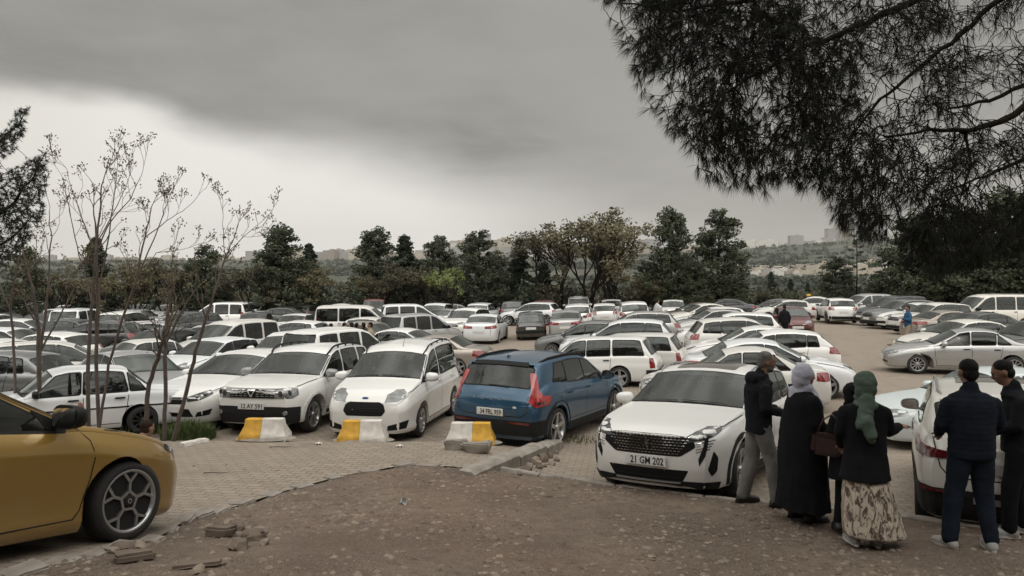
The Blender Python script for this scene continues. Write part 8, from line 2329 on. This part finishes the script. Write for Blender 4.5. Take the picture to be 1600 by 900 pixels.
blob('hair', [('e', (-.02, 0, .17), (.10, .085, .095))], .012, M_HAIRB, dr, 1)
HAZE = 0.00006
# ============================================================ the town beyond, and the haze
M_WIN = mat('far_window', (.03, .035, .04), .3)
WALLS = [mat('wall_%s' % n, c, .85, var=.12, vscale=.3) for n, c in (('cream', (.42, .37, .30)), ('grey', (.30, .29, .28)), ('tan', (.32, .275, .23)), ('white', (.55, .53, .49)), ('rose', (.27, .225, .195)))]
def bld_mesh(w, d, h, floors, cols, mi_wall):
    """a block with recessed window openings, a parapet and a stair head"""
    bm = bmesh.new(); add_box(bm, Vector((0, 0, h / 2)), (w, d, h), mi=0); add_box(bm, Vector((0, 0, h + .5)), (w * 1.02, d * 1.02, .9), mi=0); add_box(bm, Vector((w * .15, 0, h + 2)), (w * .22, d * .4, 2.4), mi=0)
    fh = h / floors
    for side, ln, off in (('y', w, -d / 2), ('x', d, -w / 2), ('X', d, w / 2)):
        n = cols if side == 'y' else max(2, int(cols * d / w))
        for f in range(floors):
            for k in range(n):
                u = -ln / 2 + ln * (k + .5) / n; z = fh * (f + .5); sz = ln / n * .5
                if side == 'y': add_box(bm, Vector((u, off, z)), (sz, .3, fh * .5), mi=1)
                else: add_box(bm, Vector((off, u, z)), (.3, sz, fh * .5), mi=1)
    me = bpy.data.meshes.new('building'); bm.to_mesh(me); bm.free(); return me
BPROT = []
for i, (w, d, h, fl, cl) in enumerate([(22, 14, 15, 5, 6), (30, 15, 22, 7, 8), (18, 18, 40, 12, 5), (14, 12, 9, 3, 4), (46, 14, 13, 4, 12), (60, 18, 30, 9, 14)]): BPROT.append((bld_mesh(w, d, h, fl, cl, 0), (w, d, h)))
NB = [0]
def building(pi_, px, D, wall, lab, s=1.0, rz=0, up=0):
    me, dim = BPROT[pi_]; X = (px - 800) / FPX * D; z = far_z(X, D)
    key = 'building_%d_%d' % (pi_, wall)
    m2 = bpy.data.meshes.get(key)
    if not m2: m2 = me.copy(); m2.name = key; m2.materials.clear(); m2.materials.append(WALLS[wall]); m2.materials.append(M_WIN)
    o = bpy.data.objects.new('apartment_block', m2); link(o); o.location = (X, D, z - 1.5); o.rotation_euler = (0, 0, rz); o.scale = (s, s, s); tag(o, lab, 'building'); return o
rb = random.Random(31)
CWL = ['cream', 'grey', 'tan', 'white', 'rose-brown']
def ordinal(n):
    if n <= 20: return ordn[n - 1].replace(' ', '-')
    t = {2: 'twenty', 3: 'thirty', 4: 'forty', 5: 'fifty'}[n // 10]
    return {2: 'twentieth', 3: 'thirtieth', 4: 'fortieth', 5: 'fiftieth'}[n // 10] if n % 10 == 0 else t + '-' + ordn[n % 10 - 1]
def band(px0, px1, n, D0, D1, kinds, text, grp, smin=.8, smax=1.3, walls=(0, 1, 2, 3, 4)):
    lst = []
    for i in range(n):
        px = px0 + (px1 - px0) * (i + rb.uniform(.1, .9)) / n; lst.append((px, rb.uniform(D0, D1), rb.choice(kinds), rb.choice(walls)))
    lst.sort()
    for i, (px, D, k, w) in enumerate(lst):
        o = building(k, px, D, w, '%s %s block, %s from left %s' % (CWL[w], ['small', 'midrise', 'tower', 'low', 'long', 'tall'][k], ordinal(i + 1), text), rb.uniform(smin, smax) * (1.7 if D > 3000 else .8), rb.uniform(-.4, .4)); o['group'] = grp
band(395, 470, 11, 3850, 4150, [0, 1, 4], 'on the skyline left of the gap', 'skyline buildings left', 1.2, 1.8)
band(500, 600, 20, 3800, 4150, [0, 1, 4, 1], 'on the skyline over the gap', 'skyline buildings over the gap', 1.2, 1.9, (0, 2, 4, 1))
band(600, 700, 13, 3850, 4150, [1, 4, 0], 'on the skyline behind the cypress', 'skyline buildings behind the cypress', 1.2, 1.8)
band(700, 835, 20, 3800, 4100, [1, 2, 5, 1], 'on the skyline left of the budding tree', 'skyline buildings left of the budding tree', 1.3, 1.9, (1, 3, 0, 1))
band(835, 1010, 20, 3800, 4150, [0, 1, 4, 5], 'on the skyline behind the budding tree', 'skyline buildings behind the budding tree', 1.2, 1.7, (0, 4, 1))
band(1010, 1100, 8, 3800, 4100, [4, 1, 0], 'on the skyline behind the twin pines', 'skyline buildings behind the twin pines', 1.2, 1.7, (4, 0, 2))
band(1140, 1310, 34, 3750, 4300, [4, 0, 1, 3], 'on the ridge above the valley', 'ridge buildings above the valley', .8, 1.5, (0, 1, 3, 1))
band(1311, 1352, 6, 3900, 4100, [2, 2, 5], 'in the cluster of towers on the ridge', 'tower cluster on the ridge', 1.5, 1.9, (0, 1))
band(60, 390, 26, 3850, 4150, [0, 4, 3, 1], 'on the skyline behind the saplings', 'skyline buildings behind the saplings', .8, 1.2, (0, 1, 2))
band(1355, 1440, 14, 3800, 4250, [4, 1, 0], 'on the ridge right of the tower cluster', 'ridge buildings right of the towers', 1.0, 1.5, (0, 1, 3))
band(1150, 1250, 58, 1350, 1850, [3, 3, 0, 3], 'in the jumbled valley town', 'houses in the valley town', .7, 1.1, (0, 3, 2, 1, 3))
band(1240, 1400, 30, 1450, 1900, [4, 4, 0, 1], 'at the right of the valley town', 'long blocks of the valley town', .8, 1.1, (0, 3, 0, 2))
# tree belts on the far slope, one far-off mass
V, F = [], []; rr = random.Random(12)
for k in range(4200):
    a = rr.uniform(-.62, .66); D = rr.choice([rr.uniform(900, 1300), rr.uniform(2300, 3600), rr.uniform(1900, 2300)]); X, Y = D * sin(a), D * cos(a)
    if noise.noise(Vector((X / 420, Y / 110, 7))) < -.12: continue
    leafcloud(V, F, rr, (X, Y, far_z(X, Y) + 3), 11 if D > 1900 else 7, 12, 8 if D > 1900 else 5, .5, 1.0)
tag(from_arrays('far_woods', V, F, M_CYP), 'distant tree belts and scrub across the far slope', 'woods', kind='stuff')
# pale road along the far slope
bm = bmesh.new(); pr = None
for i in range(61):
    a = .22 + .26 * i / 60; D = 2050 + 60 * sin(i * .12); X, Y = D * sin(a), D * cos(a); z = far_z(X, Y) + 3.0
    p = bm.verts.new((X, Y - 12, far_z(X, Y - 12) + 3)); q = bm.verts.new((X, Y + 16, far_z(X, Y + 16) + 4))
    if pr: bm.faces.new((pr[0], p, q, pr[1]))
    pr = (p, q)
tag(obj('far_road', bm, mat('road_dust', (.38, .34, .29), .9), smooth=180), kind='structure')
# the air
bm = bmesh.new(); add_box(bm, Vector((0, 2000, 180)), (14400, 11000, 560)); hz = obj('haze', bm)
hm = bpy.data.materials.new('haze_air'); hm.use_nodes = True; hn = hm.node_tree.nodes; hl = hm.node_tree.links
hn.remove(hn['Principled BSDF']); pv = hn.new('ShaderNodeVolumePrincipled'); pv.inputs['Color'].default_value = (.82, .81, .78, 1); pv.inputs['Density'].default_value = HAZE; pv.inputs['Anisotropy'].default_value = .2
hl.new(pv.outputs[0], hn['Material Output'].inputs['Volume']); hz.data.materials.append(hm); tag(hz, kind='stuff')
if HAZE == 0: bpy.data.objects.remove(hz)
